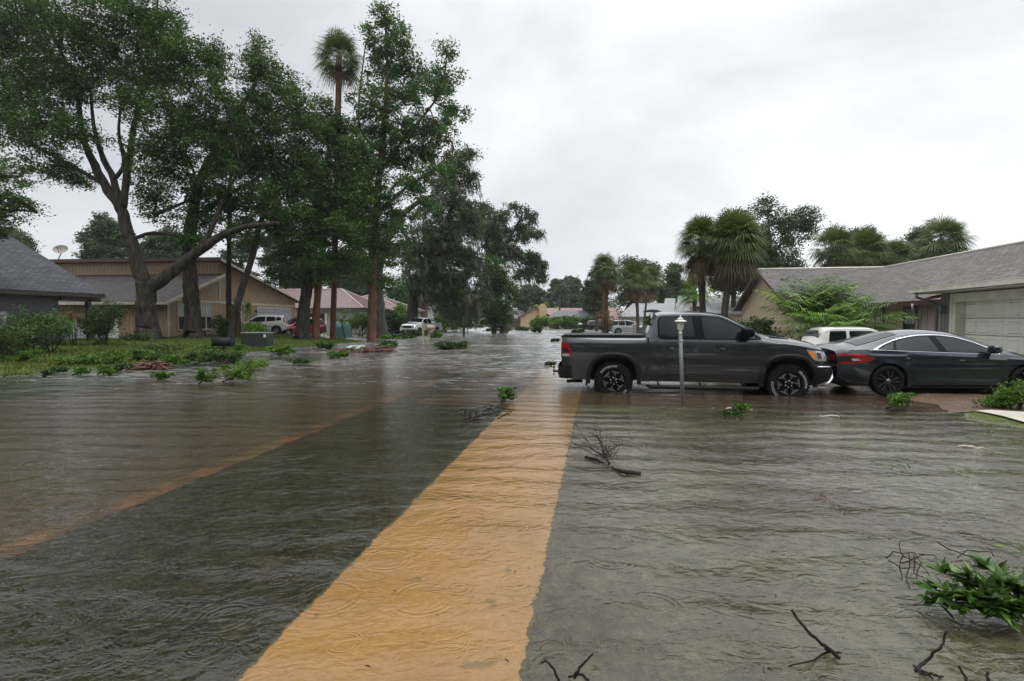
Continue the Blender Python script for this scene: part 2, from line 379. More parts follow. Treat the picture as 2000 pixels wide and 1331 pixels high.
# water: a thin sheet, murky brown, rippled, pocked by rain
m = newmat('flood_water'); t = m.node_tree; v = geo(t)
w0 = noise(t, mapv(t, v, (.55, 1.0, 1)), .35, 3, .5)
vd = N(t, 'ShaderNodeVectorMath', operation='ADD'); L(t, v, vd.inputs[0])
nd = N(t, 'ShaderNodeTexNoise'); nd.inputs['Scale'].default_value = .5; L(t, v, nd.inputs['Vector'])
vsx = N(t, 'ShaderNodeVectorMath', operation='SCALE'); vsx.inputs['Scale'].default_value = .9; L(t, nd.outputs['Color'], vsx.inputs[0]); L(t, vsx.outputs[0], vd.inputs[1])
wv = N(t, 'ShaderNodeTexWave', wave_type='BANDS', bands_direction='Y', wave_profile='SIN'); wv.inputs['Scale'].default_value = .62
wv.inputs['Distortion'].default_value = 5.5; wv.inputs['Detail'].default_value = 2.5; wv.inputs['Detail Scale'].default_value = .55; wv.inputs['Detail Roughness'].default_value = .55
L(t, mapv(t, vd.outputs[0], (.55, 1.0, 1), rot=(0, 0, .07)), wv.inputs['Vector'])
big = wv.outputs['Fac']
mid = noise(t, mapv(t, vd.outputs[0], (.85, 1.25, 1), rot=(0, 0, .12)), 4.6, 3, .55, .5)
fin = noise(t, mapv(t, v, (.75, 1.2, 1), rot=(0, 0, .2)), 11, 3, .6, .8)
h = math_(t, 'MULTIPLY', big, math_(t, 'MULTIPLY', w0, .85))
patch = ramp(t, noise(t, mapv(t, v, (.8, 1, 1), loc=(3, 1, 0)), .42, 3, .55), [(.38, (.22, .22, .22)), (.62, (1, 1, 1))])      # calm patches between ruffled ones
h = math_(t, 'MULTIPLY', h, math_(t, 'MULTIPLY_ADD', patch, .6, .4))
h = math_(t, 'ADD', h, math_(t, 'MULTIPLY', mid, math_(t, 'MULTIPLY', patch, 1.05)))
h = math_(t, 'ADD', h, math_(t, 'MULTIPLY', fin, math_(t, 'MULTIPLY', w0, .62)))
# drop rings in two sizes
for sc_, dens, am in ((1.7, .62, .034), (3.1, .6, .026), (5.5, .5, .018)):
    vo = N(t, 'ShaderNodeTexVoronoi'); vo.inputs['Scale'].default_value = sc_; vo.inputs['Randomness'].default_value = 1; vo.voronoi_dimensions = '2D'
    L(t, v, vo.inputs['Vector'])
    sc2 = N(t, 'ShaderNodeSeparateColor'); L(t, vo.outputs['Color'], sc2.inputs[0])
    on = math_(t, 'LESS_THAN', sc2.outputs[0], dens)
    rad = math_(t, 'MULTIPLY_ADD', sc2.outputs[1], .26, .04)
    x_ = math_(t, 'SUBTRACT', vo.outputs['Distance'], rad)
    env = math_(t, 'SUBTRACT', 1, math_(t, 'MULTIPLY', math_(t, 'ABSOLUTE', x_), 9.0), clamp=True)
    r_ = math_(t, 'MULTIPLY', math_(t, 'SINE', math_(t, 'MULTIPLY', x_, 95.0)), math_(t, 'MULTIPLY', env, on))
    h = math_(t, 'ADD', h, math_(t, 'MULTIPLY', r_, am))
spw = N(t, 'ShaderNodeSeparateXYZ'); L(t, v, spw.inputs[0])
calm = N(t, 'ShaderNodeMapRange'); calm.interpolation_type = 'SMOOTHSTEP'; L(t, spw.outputs['Y'], calm.inputs['Value'])
calm.inputs['From Min'].default_value = 2; calm.inputs['From Max'].default_value = 17; calm.inputs['To Min'].default_value = 1; calm.inputs['To Max'].default_value = .30
h = math_(t, 'MULTIPLY', h, calm.outputs[0])
nb = bump(t, h, 1.0, .036)
gl = N(t, 'ShaderNodeBsdfGlossy');  gl.inputs['Color'].default_value = (1, 1, 1, 1); L(t, nb, gl.inputs['Normal'])
rg = N(t, 'ShaderNodeMapRange'); L(t, spw.outputs['Y'], rg.inputs['Value'])           # open water down the street is ruffled by the wind
rg.inputs['From Min'].default_value = 3; rg.inputs['From Max'].default_value = 15; rg.inputs['To Min'].default_value = .03; rg.inputs['To Max'].default_value = .36
fk = noise(t, mapv(t, v, (.55, 1.5, 1), rot=(0, 0, .08)), 2.6, 4, .7, .6)
fk2 = noise(t, mapv(t, v, (.35, .8, 1), rot=(0, 0, -.1)), .45, 4, .65, .4)
fk = math_(t, 'MULTIPLY', ramp(t, math_(t, 'ADD', math_(t, 'MULTIPLY', fk, .65), math_(t, 'MULTIPLY', fk2, .35)), [(.38, (.2, .2, .2)), (.62, (1.0, 1.0, 1.0))]), rg.outputs[0])
L(t, fk, gl.inputs['Roughness'])
tr = N(t, 'ShaderNodeBsdfRefraction'); tr.inputs['IOR'].default_value = 1.33; tr.inputs['Roughness'].default_value = 0; L(t, nb, tr.inputs['Normal']); tr.inputs[0].default_value = (.90, .84, .67, 1)
mud = N(t, 'ShaderNodeBsdfDiffuse'); mud.inputs[0].default_value = (.17, .15, .12, 1)
mm = N(t, 'ShaderNodeMixShader'); mm.inputs[0].default_value = .04; L(t, tr.outputs[0], mm.inputs[1]); L(t, mud.outputs[0], mm.inputs[2])
fr = N(t, 'ShaderNodeFresnel'); fr.inputs['IOR'].default_value = 1.5; L(t, nb, fr.inputs['Normal'])
mx = N(t, 'ShaderNodeMixShader'); L(t, fr.outputs[0], mx.inputs[0]); L(t, mm.outputs[0], mx.inputs[1]); L(t, gl.outputs[0], mx.inputs[2])
out(t, mx.outputs[0]); MATS['flood_water'] = m

# ------------------------------------------------------------------ mesh building
def tag(o, label=None, cat=None, group=None, kind=None):
    if label: o['label'] = label
    if cat: o['category'] = cat
    if group: o['group'] = group
    if kind: o['kind'] = kind
    return o
def thing(name, label, cat, loc=(0, 0, 0), rotz=0, group=None):
    o = bpy.data.objects.new(name, None); COL.objects.link(o); o.empty_display_size = .3
    o.location = loc; o.rotation_euler = (0, 0, rotz); return tag(o, label, cat, group)
def np_mesh(name, V, Fc, mat, tint=None, smooth=False):
    """V (n,3), Fc (m,k) arrays of one face size"""
    me = bpy.data.meshes.new(name); V = np.asarray(V, np.float32); Fc = np.asarray(Fc, np.int32)
    n, k = Fc.shape
    me.vertices.add(len(V)); me.vertices.foreach_set('co', V.ravel())
    me.loops.add(n*k); me.loops.foreach_set('vertex_index', Fc.ravel())
    me.polygons.add(n); me.polygons.foreach_set('loop_start', np.arange(0, n*k, k, dtype=np.int32))
    me.polygons.foreach_set('use_smooth', np.full(n, smooth))
    me.update(calc_edges=True)
    if tint is not None:
        a = me.attributes.new('tint', 'FLOAT', 'POINT'); a.data.foreach_set('value', np.asarray(tint, np.float32))
    me.materials.append(MATS[mat]); return me
def link(name, me, parent=None):
    o = bpy.data.objects.new(name, me); COL.objects.link(o)
    if parent is not None: o.parent = parent
    return o

class MB:
    def __init__(s): s.v = []; s.f = []; s.sm = []; s.mi = []; s.n = 0
    def add(s, V, Fs, smooth=False, mi=0):
        b = s.n; s.v.extend([tuple(map(float, p)) for p in V]); s.n += len(V)
        for f in Fs: s.f.append([i+b for i in f]); s.sm.append(smooth); s.mi.append(mi)
        return s
    def box(s, x0, x1, y0, y1, z0, z1, mi=0):
        V = [(x, y, z) for z in (z0, z1) for y in (y0, y1) for x in (x0, x1)]
        return s.add(V, [(0, 2, 3, 1), (4, 5, 7, 6), (0, 1, 5, 4), (2, 6, 7, 3), (0, 4, 6, 2), (1, 3, 7, 5)], False, mi)
    def hexa(s, P8, mi=0):
        return s.add(P8, [(0, 2, 3, 1), (4, 5, 7, 6), (0, 1, 5, 4), (2, 6, 7, 3), (0, 4, 6, 2), (1, 3, 7, 5)], False, mi)
    def slab(s, poly, th, mi=0, n=None):
        poly = [np.asarray(p, float) for p in poly]
        if n is None:
            n = np.cross(poly[1]-poly[0], poly[2]-poly[0]); n = n/np.linalg.norm(n)
            if n[2] < 0: n = -n
        q = [p-n*th for p in poly]; k = len(poly)
        s.add(poly+q, [list(range(k)), list(range(2*k-1, k-1, -1))]+[(i, i+k, (i+1) % k+k, (i+1) % k) for i in range(k)], False, mi); return s
    def tube(s, pts, rad, n=8, cap=True, smooth=True):
        pts = [np.asarray(p, float) for p in pts]
        if not hasattr(rad, '__len__'): rad = [rad]*len(pts)
        V = []; ref = None
        for i, p in enumerate(pts):
            d = pts[min(i+1, len(pts)-1)]-pts[max(i-1, 0)]; L_ = np.linalg.norm(d); d = d/(L_ if L_ > 1e-9 else 1)
            if ref is None: ref = np.array([1., 0, 0]) if abs(d[0]) < .8 else np.array([0, 1., 0])
            a = ref-d*np.dot(ref, d); a /= max(np.linalg.norm(a), 1e-9); b = np.cross(d, a); ref = a
            for k in range(n):
                th = 2*math.pi*k/n; V.append(p+rad[i]*(a*math.cos(th)+b*math.sin(th)))
        Fs = [(i*n+k, i*n+(k+1) % n, (i+1)*n+(k+1) % n, (i+1)*n+k) for i in range(len(pts)-1) for k in range(n)]
        s.add(V, Fs, smooth)
        if cap:
            b = s.n-len(V)
            s.f.append([b+k for k in range(n)][::-1]); s.sm.append(False); s.mi.append(0)
            s.f.append([b+(len(pts)-1)*n+k for k in range(n)]); s.sm.append(False); s.mi.append(0)
        return s
    def lathe(s, prof, n=24, c=(0, 0, 0), axis='z', smooth=True):
        V = []
        for r, h in prof:
            for k in range(n):
                a = 2*math.pi*k/n; x, y = r*math.cos(a), r*math.sin(a)
                p = (x, y, h) if axis == 'z' else ((x, h, y) if axis == 'y' else (h, x, y))
                V.append((p[0]+c[0], p[1]+c[1], p[2]+c[2]))
        return s.add(V, [(i*n+k, i*n+(k+1) % n, (i+1)*n+(k+1) % n, (i+1)*n+k) for i in range(len(prof)-1) for k in range(n)], smooth)
    def grid(s, Pm, smooth=True, closed=False, mi=0):
        """Pm: (a,b,3) array"""
        a, b = Pm.shape[:2]
        return s.add(Pm.reshape(-1, 3), [(i*b+j, (i+1)*b+j, (i+1)*b+j+1, i*b+j+1) for i in range(a-1) for j in range(b-1)], smooth, mi)
    def build(s, name, mat, parent=None, off=None, sharp=None, recalc=True, bevel=0):
        V = np.array(s.v)
        if off is not None: V = V-np.asarray(off)
        me = bpy.data.meshes.new(name); me.from_pydata([tuple(p) for p in V], [], s.f); me.update()
        me.polygons.foreach_set('use_smooth', s.sm)
        for mm in (mat if isinstance(mat, (list, tuple)) else [mat]): me.materials.append(MATS[mm])
        me.polygons.foreach_set('material_index', s.mi)
        if recalc:
            import bmesh
            bm = bmesh.new(); bm.from_mesh(me); bmesh.ops.recalc_face_normals(bm, faces=bm.faces)
            if bevel:
                bmesh.ops.bevel(bm, geom=list(bm.edges), offset=bevel, segments=2, affect='EDGES', clamp_overlap=True)
            bm.to_mesh(me); bm.free()
        # metre-scale UVs laid out face by face: u level, v up the slope
        uvl = me.uv_layers.new(name='UVMap'); nl = len(me.loops); co = np.zeros(len(me.vertices)*3); me.vertices.foreach_get('co', co); co = co.reshape(-1, 3)
        if off is not None: co = co+np.asarray(off)
        li = np.zeros(nl, int); me.loops.foreach_get('vertex_index', li)
        nf = len(me.polygons); nr = np.zeros(nf*3); me.polygons.foreach_get('normal', nr); nr = nr.reshape(-1, 3)
        tot = np.zeros(nf, int); me.polygons.foreach_get('loop_total', tot); fn = np.repeat(nr, tot, axis=0)
        u = np.stack([-fn[:, 1], fn[:, 0], np.zeros(nl)], 1); ln = np.linalg.norm(u, axis=1); fl = ln < .05
        u[fl] = (1, 0, 0); ln[fl] = 1; u /= ln[:, None]; w = np.cross(fn, u); p = co[li]
        uv = np.stack([(p*u).sum(1), (p*w).sum(1)], 1); uvl.data.foreach_set('uv', uv.astype(np.float32).ravel())
        if sharp: me.set_sharp_from_angle(angle=R(sharp))
        return link(name, me, parent)
def one(name, mb, mat, label, cat, group=None, base=None, **k):
    """a thing that is one mesh, its origin at its base"""
    V = np.array(mb.v); 
    if base is None: base = (V[:, 0].mean(), V[:, 1].mean(), V[:, 2].min())
    o = mb.build(name, mat, None, off=base, **k); o.location = base; return tag(o, label, cat, group)
m = newmat('garage_panel'); t = m.node_tree; v = geo(t)
f = noise(t, v, .9, 5, .6); c = ramp(t, f, [(.3, (.74, .74, .67)), (.7, (.84, .83, .77))])
vo = N(t, 'ShaderNodeTexVoronoi'); vo.inputs['Scale'].default_value = 4.2; L(t, v, vo.inputs['Vector'])
c = mixc(t, math_(t, 'LESS_THAN', vo.outputs['Distance'], .085), c, (.06, .06, .045))
c = mixc(t, math_(t, 'MULTIPLY', ramp(t, noise(t, v, 6, 6, .8), [(.62, (0, 0, 0)), (.74, (1, 1, 1))]), .35), c, (.25, .25, .2))
b = P(t, None, .4, 0, .5); L(t, c, b.inputs['Base Color']); out(t, b.outputs[0]); MATS['garage_panel'] = m
# ------------------------------------------------------------------ ground, road, walks, water
def sheet(name, us, vs, dz, mat, kind='structure'):
    U, Vv = np.meshgrid(us, vs, indexing='ij'); X, Y = uv2xy(U, Vv); Z = gz(X, Y)+dz
    b = MB(); b.grid(np.stack([X, Y, Z], -1), True)
    o = b.build(name, mat, recalc=False); tag(o, kind=kind); return o
us = np.concatenate([np.arange(-220, -60, 40), np.arange(-60, -34, 2), np.arange(-34, 14, .45), np.arange(14, 40, 2), np.arange(40, 240, 40)])
us = np.unique(np.concatenate([us, UX[1:-1]]))
vs_ = np.concatenate([np.arange(-60, -20, 20), np.arange(-20, 45, .6), np.arange(45, 160, 4), np.arange(160, 300, 30)])
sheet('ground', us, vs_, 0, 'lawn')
vlong = np.concatenate([np.arange(-40, 40, .8), np.arange(40, 111, 4)])
sheet('road', np.array([-12.0, -10, -8, -6, -4.4]), vlong, .012, 'asphalt')
sheet('kerb', np.array([-4.4, -4.3, -4.15]), vlong, .02, 'kerb')
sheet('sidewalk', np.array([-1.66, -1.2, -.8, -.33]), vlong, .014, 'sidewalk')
sheet('driveway', np.linspace(-.33, 14.5, 34), np.linspace(9.95, 16.5, 14), .016, 'driveway')
sheet('driveway_apron', np.array([-4.15, -3.4, -2.5, -1.66]), np.linspace(9.5, 17.0, 14), .016, 'driveway')
sheet('garden_path', np.linspace(6.45, 7.35, 5), np.linspace(3.5, 9.93, 12), .03, 'concrete')
sheet('far_driveway', np.linspace(-36, -12.0, 30), np.linspace(43.5, 50.5, 8), .016, 'concrete')
wb = MB(); wb.box(-600, 600, -300, 700, -.0005, 0.0)
wo_ = MB(); wo_.add([(-280, -85, 0), (280, -85, 0), (280, 335, 0), (-280, 335, 0)], [(0, 1, 2, 3)])
tag(wo_.build('flood_water', 'flood_water'), kind='structure')

# ------------------------------------------------------------------ foliage generators (numpy)
def unit(v): return v/np.maximum(np.linalg.norm(v, axis=-1, keepdims=True), 1e-9)
def leaves_mesh(name, C, size, rng, mat, tint, droop=0.0, aspect=.55, up=.35, wind=0.0):
    """one rhombic leaf per centre C"""
    n = len(C); d = unit(rng.normal(size=(n, 3))*np.array([1, 1, .6])+np.array([wind, 0, -droop]))
    nn = unit(rng.normal(size=(n, 3))+np.array([0, 0, up*2])); w = unit(np.cross(d, nn))
    s = (size*rng.uniform(.65, 1.35, n))[:, None]
    V = np.empty((n, 4, 3)); V[:, 0] = C-d*s*.5; V[:, 1] = C+w*s*aspect*.5; V[:, 2] = C+d*s*.5; V[:, 3] = C-w*s*aspect*.5
    V[:, 1] += nn*s*.06; V[:, 3] += nn*s*.06
    Fc = np.arange(n*4).reshape(n, 4)
    return np_mesh(name, V.reshape(-1, 3), Fc, mat, np.repeat(np.clip(tint, 0, 1), 4))
def blob_clumps(bl, rng, cr, cover, shell=2.0, lump=.55):
    """bl: list of (centre(3), radii(3)); returns clump centres"""
    out_ = []
    for c, r in bl:
        n = max(4, int(cover*(r[0]*r[2])/(cr*cr)))
        p = unit(rng.normal(size=(n, 3)))*(rng.uniform(0, 1, (n, 1))**(1/(shell+.6)))
        p = p*np.asarray(r)*(1+.18*rng.normal(size=(n, 1)))+c
        ph = (np.sin(p[:, 0]*1.9+p[:, 2]*1.3)+np.sin(p[:, 1]*1.7-p[:, 2]*2.1+1)+np.sin(p[:, 0]*.9-p[:, 1]*1.1+2))/3
        p = p[ph > -lump]
        out_.append(p)
    return np.concatenate(out_)
def clump_leaves(cl, rng, cr, per, flat=.65):
    n = len(cl); k = rng.poisson(per, n); idx = np.repeat(np.arange(n), k)
    sc = rng.uniform(.6, 1.3, n)[idx][:, None]
    P_ = cl[idx]+rng.normal(size=(len(idx), 3))*np.array([cr, cr, cr*flat])*.55*sc
    ct = rng.normal(.5, .16, n); tint = ct[idx]+rng.normal(0, .13, len(idx)); return P_, tint
def limb(b, pts, rad, rng, n=7, wig=.0, seg=4):
    """smooth limb through points, with small irregularities"""
    pts = [np.asarray(p, float) for p in pts]; Pn = []; Rn = []
    for i in range(len(pts)-1):
        p0 = pts[max(i-1, 0)]; p1 = pts[i]; p2 = pts[i+1]; p3 = pts[min(i+2, len(pts)-1)]
        for k in range(seg):
            t_ = k/seg
            q = .5*((2*p1)+(-p0+p2)*t_+(2*p0-5*p1+4*p2-p3)*t_*t_+(-p0+3*p1-3*p2+p3)*t_**3)
            r = rad[i]*(1-t_)+rad[i+1]*t_
            if (i or k): q = q+rng.normal(size=3)*wig*r
            Pn.append(q); Rn.append(r*(1+rng.normal()*.04))
    Pn.append(pts[-1]); Rn.append(rad[-1]); n0 = len(b.v); b.tube(Pn, Rn, n, True)
    if n >= 9:
        lob = rng.uniform(0, 6.28, 3); k0 = len(Pn)
        for i in range(k0):
            fl = max(0, 1-i/9)**2*.30 if n >= 20 else 0
            for k in range(n):
                a = 2*math.pi*k/n; f = 1+.05*math.sin(3*a+lob[0]+i*.3)+.035*math.sin(5*a+lob[1])+rng.normal()*.022+fl*max(0, math.sin(4*a+lob[2]))
                v_ = np.array(b.v[n0+i*n+k]); b.v[n0+i*n+k] = tuple(Pn[i]+(v_-Pn[i])*f)
    return Pn
BASEZ = lambda x, y: max(gz1(x, y), -.3)
def make_tree(name, label, base_px, depth, limbs, blobs, leaf='leaf_oak', bark_='bark_dark', lsize=None, cr=.5, cover=3.2, per=46,
              seed=1, group=None, cat='tree', moss=0, dz=.85, droop=0., wind=0.15, lump=.55, shell=2.0, twigs=True, base_z=None, mossmat='moss'):
    """limbs: [[(px,py,radius[,dd]),...],...]; blobs: [(px,py,rx,ry[,dd])]: photo pixels, dd metres deeper than the trunk; every part gets its real depth"""
    rng = np.random.default_rng(seed)
    p0 = D(base_px[0], base_px[1], depth); zb = BASEZ(p0[0], p0[1]) if base_z is None else base_z
    p0 = np.array([p0[0], p0[1], zb]); k = depth/F
    root = thing(name, label, cat, tuple(p0), 0, group)
    tb = MB(); nodes = []
    for i, lm in enumerate(limbs):
        pts = [D(q[0], q[1], depth+(q[3] if len(q) > 3 else 0)) for q in lm]
        rd = [q[2] for q in lm]
        if i == 0:
            pts[0][2] = zb-.25
            # root flare
            rd = [rd[0]*1.25]+rd; pts = [pts[0]]+[pts[0]*.9+pts[1]*.1+np.array([0, 0, .1])]+pts[1:]
        nodes += limb(tb, pts, rd, rng, 22 if i == 0 else 9, .035 if i == 0 else .09, 7 if i == 0 else 4)
    B = []
    for q in blobs:
        dd = q[4] if len(q) > 4 else rng.uniform(-dz, dz)*1.6
        c = D(q[0], q[1], depth+dd); rx, rz = q[2]*k, q[3]*k; B.append((c, (rx, (rx+rz)*.5*dz, rz)))
    nodes = np.array(nodes)
    cl = blob_clumps(B, rng, cr, cover*1.8, shell, lump)
    cl = cl[cl[:, 2] > zb+.3]
    if twigs:
        for c, r in B:
            d_ = np.linalg.norm(nodes-c, axis=1); j = int(np.argmin(d_)); a = nodes[j]
            mid_ = (a+c)/2+rng.normal(size=3)*.25*r[0]+np.array([0, 0, .2*r[2]])
            rr = .035+.018*r[0]; limb(tb, [a, mid_, c], [rr*1.5, rr, rr*.5], rng, 5, .15, 3)
            near = cl[np.linalg.norm((cl-c)/np.asarray(r), axis=1) < 1.2]
            if len(near):
                for q in near[rng.choice(len(near), min(len(near), 9), replace=False)]:
                    s_ = c+(a-c)*rng.uniform(0, .5); limb(tb, [s_, (s_+q)/2+rng.normal(size=3)*.12*r[0], q], [rr*.5, rr*.32, .008], rng, 4, .1, 2)
    tb.build('trunk', bark_, root, off=p0, recalc=False)
    C, tint = clump_leaves(cl, rng, cr, per*1.55)
    lsize = 1.08*(lsize or max(.125, depth*.0042))
    me = leaves_mesh('crown', C-p0, lsize, rng, leaf, tint, droop, .6, wind=wind); link('crown', me, root)
    if moss:
        n = int(moss); src = cl[rng.integers(0, len(cl), n)]+rng.normal(size=(n, 3))*cr*.6
        k_ = 9; idx = np.repeat(np.arange(n), k_); m_ = len(idx)
        L_ = (rng.uniform(.35, 1.0, n)**1.5*2.1)[idx]*rng.uniform(.5, 1, m_)
        s0 = src[idx]+rng.normal(size=(m_, 3))*np.array([.10, .10, .06])
        w_ = rng.uniform(.012, .03, m_)[:, None]*np.stack([np.cos(idx*1.7), np.sin(idx*1.7), np.zeros(m_)], 1)
        sw = np.stack([.22+rng.normal(size=m_)*.07, rng.normal(size=m_)*.06, -np.ones(m_)], 1)*L_[:, None]
        V = np.stack([s0-w_, s0+w_, s0+sw*.5+w_*1.1+rng.normal(size=(m_, 3))*.02, s0+sw, s0+sw*.5-w_*1.1], 1)
        V = V[:, [0, 1, 2, 3, 4]]; V[:, :, 2] = np.maximum(V[:, :, 2], zb+.5)
        me = np_mesh('spanish_moss', (V-p0).reshape(-1, 3), np.arange(m_*5).reshape(m_, 5), mossmat, np.repeat(np.clip(rng.normal(.45, .2, m_), 0, 1), 5))
        link('spanish_moss', me, root)
    return root

def bg_tree(name, label, px, top, w, base, depth, seed, leaf='leaf_far', group=None, kind='round', bark_='bark_grey', **kw):
    rng = np.random.default_rng(seed+1000); H = base-top; bl = []
    if kind == 'pine':
        for i in range(7):
            f = i/6; bl.append((px+rng.normal()*w*.13, top+H*(.05+.5*f), w*(.12+.24*f)*rng.uniform(.8, 1.2), H*.055))
    else:
        for i in range(9):
            f = rng.uniform(.12, .75); ww = w*.5*math.sin(math.pi*min(1, f+.25))**.5
            bl.append((px+rng.uniform(-1, 1)*ww*.62, top+H*f, w*rng.uniform(.17, .27), H*rng.uniform(.10, .16)))
        bl.append((px, top+H*.12, w*.16, H*.10)); bl.append((px, top+H*.45, w*.34, H*.28))
    k = depth/F; cr = max(.5, w*k*.07)
    return make_tree(name, label, (px, base), depth, [[(px, base, .012*H*k+.12), (px+w*.03, top+H*.6, .01*H*k+.08), (px, top+H*.15, .05)]],
                     bl, leaf, bark_, cr=cr, cover=kw.pop('cover', 3.6)*1.15, per=kw.pop('per', 40), seed=seed, group=group, lsize=max(.14, depth*.0036), **kw)

def fan_frond(rng, origin, dirv, L_, droop, V, T, tn, strips=24, wide=1.0):
    """costapalmate fan: a petiole, then strips that spread and droop at the tips"""
    d = unit(np.asarray(dirv, float)); s = unit(np.cross(d, [0, 0, 1.]) + 1e-6); upv = np.cross(s, d)
    pet = L_*.45; hub = origin+d*pet+np.array([0, 0, -droop*.12*L_])
    w = .014; V += [[origin-s*w, origin+s*w, hub+s*w, hub-s*w]]; T.append(tn*.6)
    for i in range(strips):
        a = (i/(strips-1)-.5)*math.pi*1.15*wide; dd = d*math.cos(a)+s*math.sin(a)+upv*(.10*math.cos(a*2))
        l = L_*.62*(.65+.35*math.cos(a*.8))*rng.uniform(.85, 1.1); n_ = np.cross(dd, upv); n_ = unit(n_)
        mid_ = hub+dd*l*.55+np.array([0, 0, -droop*.10*l]); tip = hub+dd*l*.92+np.array([0, 0, -droop*(.45+.25*rng.random())*l])
        wm = .0135*L_
        V += [[hub-n_*.006, hub+n_*.006, mid_+n_*wm, mid_-n_*wm], [mid_-n_*wm, mid_+n_*wm, tip+n_*.004, tip-n_*.004]]
        tt = tn+rng.normal()*.1; T += [tt, tt]
def make_fan_palm(name, label, px, base_py, top_py, depth, L_=1.35, n=38, r=.17, seed=1, group=None, dead=12, wind=0., lean=0, mat='palm_green', bark_='bark_palm', skirt=1.0, base_z=None):
    rng = np.random.default_rng(seed); p0 = D(px, base_py, depth); zb = BASEZ(p0[0], p0[1]) if base_z is None else base_z; p0[2] = zb
    top = D(px+lean, top_py, depth); top[2] -= L_*.75; root = thing(name, label, 'palm tree', tuple(p0), 0, group)
    b = MB(); m1 = (p0+top)/2+np.array([rng.normal()*.1, 0, 0]); limb(b, [p0-[0, 0, .3], p0+[0, 0, .3], m1, top], [r*1.25, r, r*.93, r*1.05], rng, 10, .03, 8)
    b.build('trunk', bark_, root, off=p0, recalc=False)
    for part, cnt, ma in (('crown', n, mat), ('dead_fronds', dead, 'palm_dead')):
        if cnt == 0: continue
        V, T = [], []
        for i in range(cnt):
            az = i*2.39996+rng.normal()*.2
            if part == 'crown': el = R(80)-R(112)*((i+.5)/cnt)**.9; o = top+np.array([0, 0, rng.uniform(-.1, .2)]); dr = .30+.62*(i/cnt)
            else: el = R(rng.uniform(-80, -35)); o = top-np.array([0, 0, rng.uniform(.1, .5)]); dr = .9*skirt
            d_ = np.array([math.cos(az)*math.cos(el)+wind, math.sin(az)*math.cos(el), math.sin(el)])
            fan_frond(rng, o, d_, L_*rng.uniform(.85, 1.15), dr, V, T, rng.normal(.5, .18))
        V = np.array(V)
        me = np_mesh(part, V.reshape(-1, 3)-p0, np.arange(len(V)*4).reshape(-1, 4), ma, np.repeat(np.clip(T, 0, 1), 4)); link(part, me, root)
    return root
def pinnate(rng, o, az, el, L_, V, T, tn, wind=0., nl=26, leaf=.34, curl=1.2, wl=.018):
    """a feather frond: arching midrib with paired leaflets"""
    pts = []; p = np.array(o, float); e_ = el
    for i in range(nl):
        d_ = np.array([math.cos(az)*math.cos(e_)+wind*i/nl, math.sin(az)*math.cos(e_), math.sin(e_)]); d_ /= np.linalg.norm(d_)
        p = p+d_*L_/nl; pts.append((p.copy(), d_)); e_ -= curl/nl*(1+i/nl)
    for i in range(1, nl):
        (a, d0), (q, d1) = pts[i-1], pts[i]; V.append([a+[0, 0, .008], a-[0, 0, .008], q-[0, 0, .006], q+[0, 0, .006]]); T.append(tn*.7)
        if i < nl*.2: continue
        s = unit(np.cross(d1, [0, 0, 1.])+1e-6); l = leaf*math.sin(math.pi*min(.95, (i/nl)*.85+.12))*L_/1.6
        for sg in (-1, 1):
            dd = unit(s*sg*.85+d1*.65+np.array([wind*.7, 0, -.35+rng.normal()*.1])); tip = q+dd*l+np.array([0, 0, -.16*l])
            w = unit(np.cross(dd, [0, 0, 1.])+1e-6)*wl; m_ = q+dd*l*.5
            V.append([q, m_+w, tip, m_-w]); T.append(tn+rng.normal()*.1)
def feather_clump(name, label, base, n, L_, seed, mat='palm_bright', group=None, cat='palm', wind=0., stem=.35, leaf=.34, spread=.5, elr=(35, 85), deadn=0, **kw):
    rng = np.random.default_rng(seed); base = np.array(base, float); root = thing(name, label, cat, tuple(base), 0, group)
    tops = []
    for i in range(min(12, max(3, n//7))):
        b = MB()
        a = base+np.array([rng.normal()*spread*.4, rng.normal()*spread*.4, -.1]); q = a+np.array([rng.normal()*.15, rng.normal()*.15, stem*rng.uniform(.7, 1.3)+.1])
        b.tube([a, (a+q)/2+rng.normal(size=3)*.02, q], [.045, .04, .03], 6); tops.append(q); b.build('stem', 'bark_palm', root, off=base, recalc=False)
    for part, cnt, ma in (('foliage', n, mat), ('dead_fronds', deadn, 'palm_dead')):
        V, T = [], []
        for i in range(cnt):
            az = rng.uniform(0, 2*math.pi); el = R(rng.uniform(*elr)) if part == 'foliage' else R(rng.uniform(-30, 30))
            pinnate(rng, tops[i % len(tops)], az, el, L_*rng.uniform(.7, 1.1), V, T, rng.normal(.5, .17), wind, leaf=leaf, **kw)
        if V:
            V = np.array(V); link(part, np_mesh(part, V.reshape(-1, 3)-base, np.arange(len(V)*4).reshape(-1, 4), ma, np.repeat(np.clip(T, 0, 1), 4)), root)
    return root
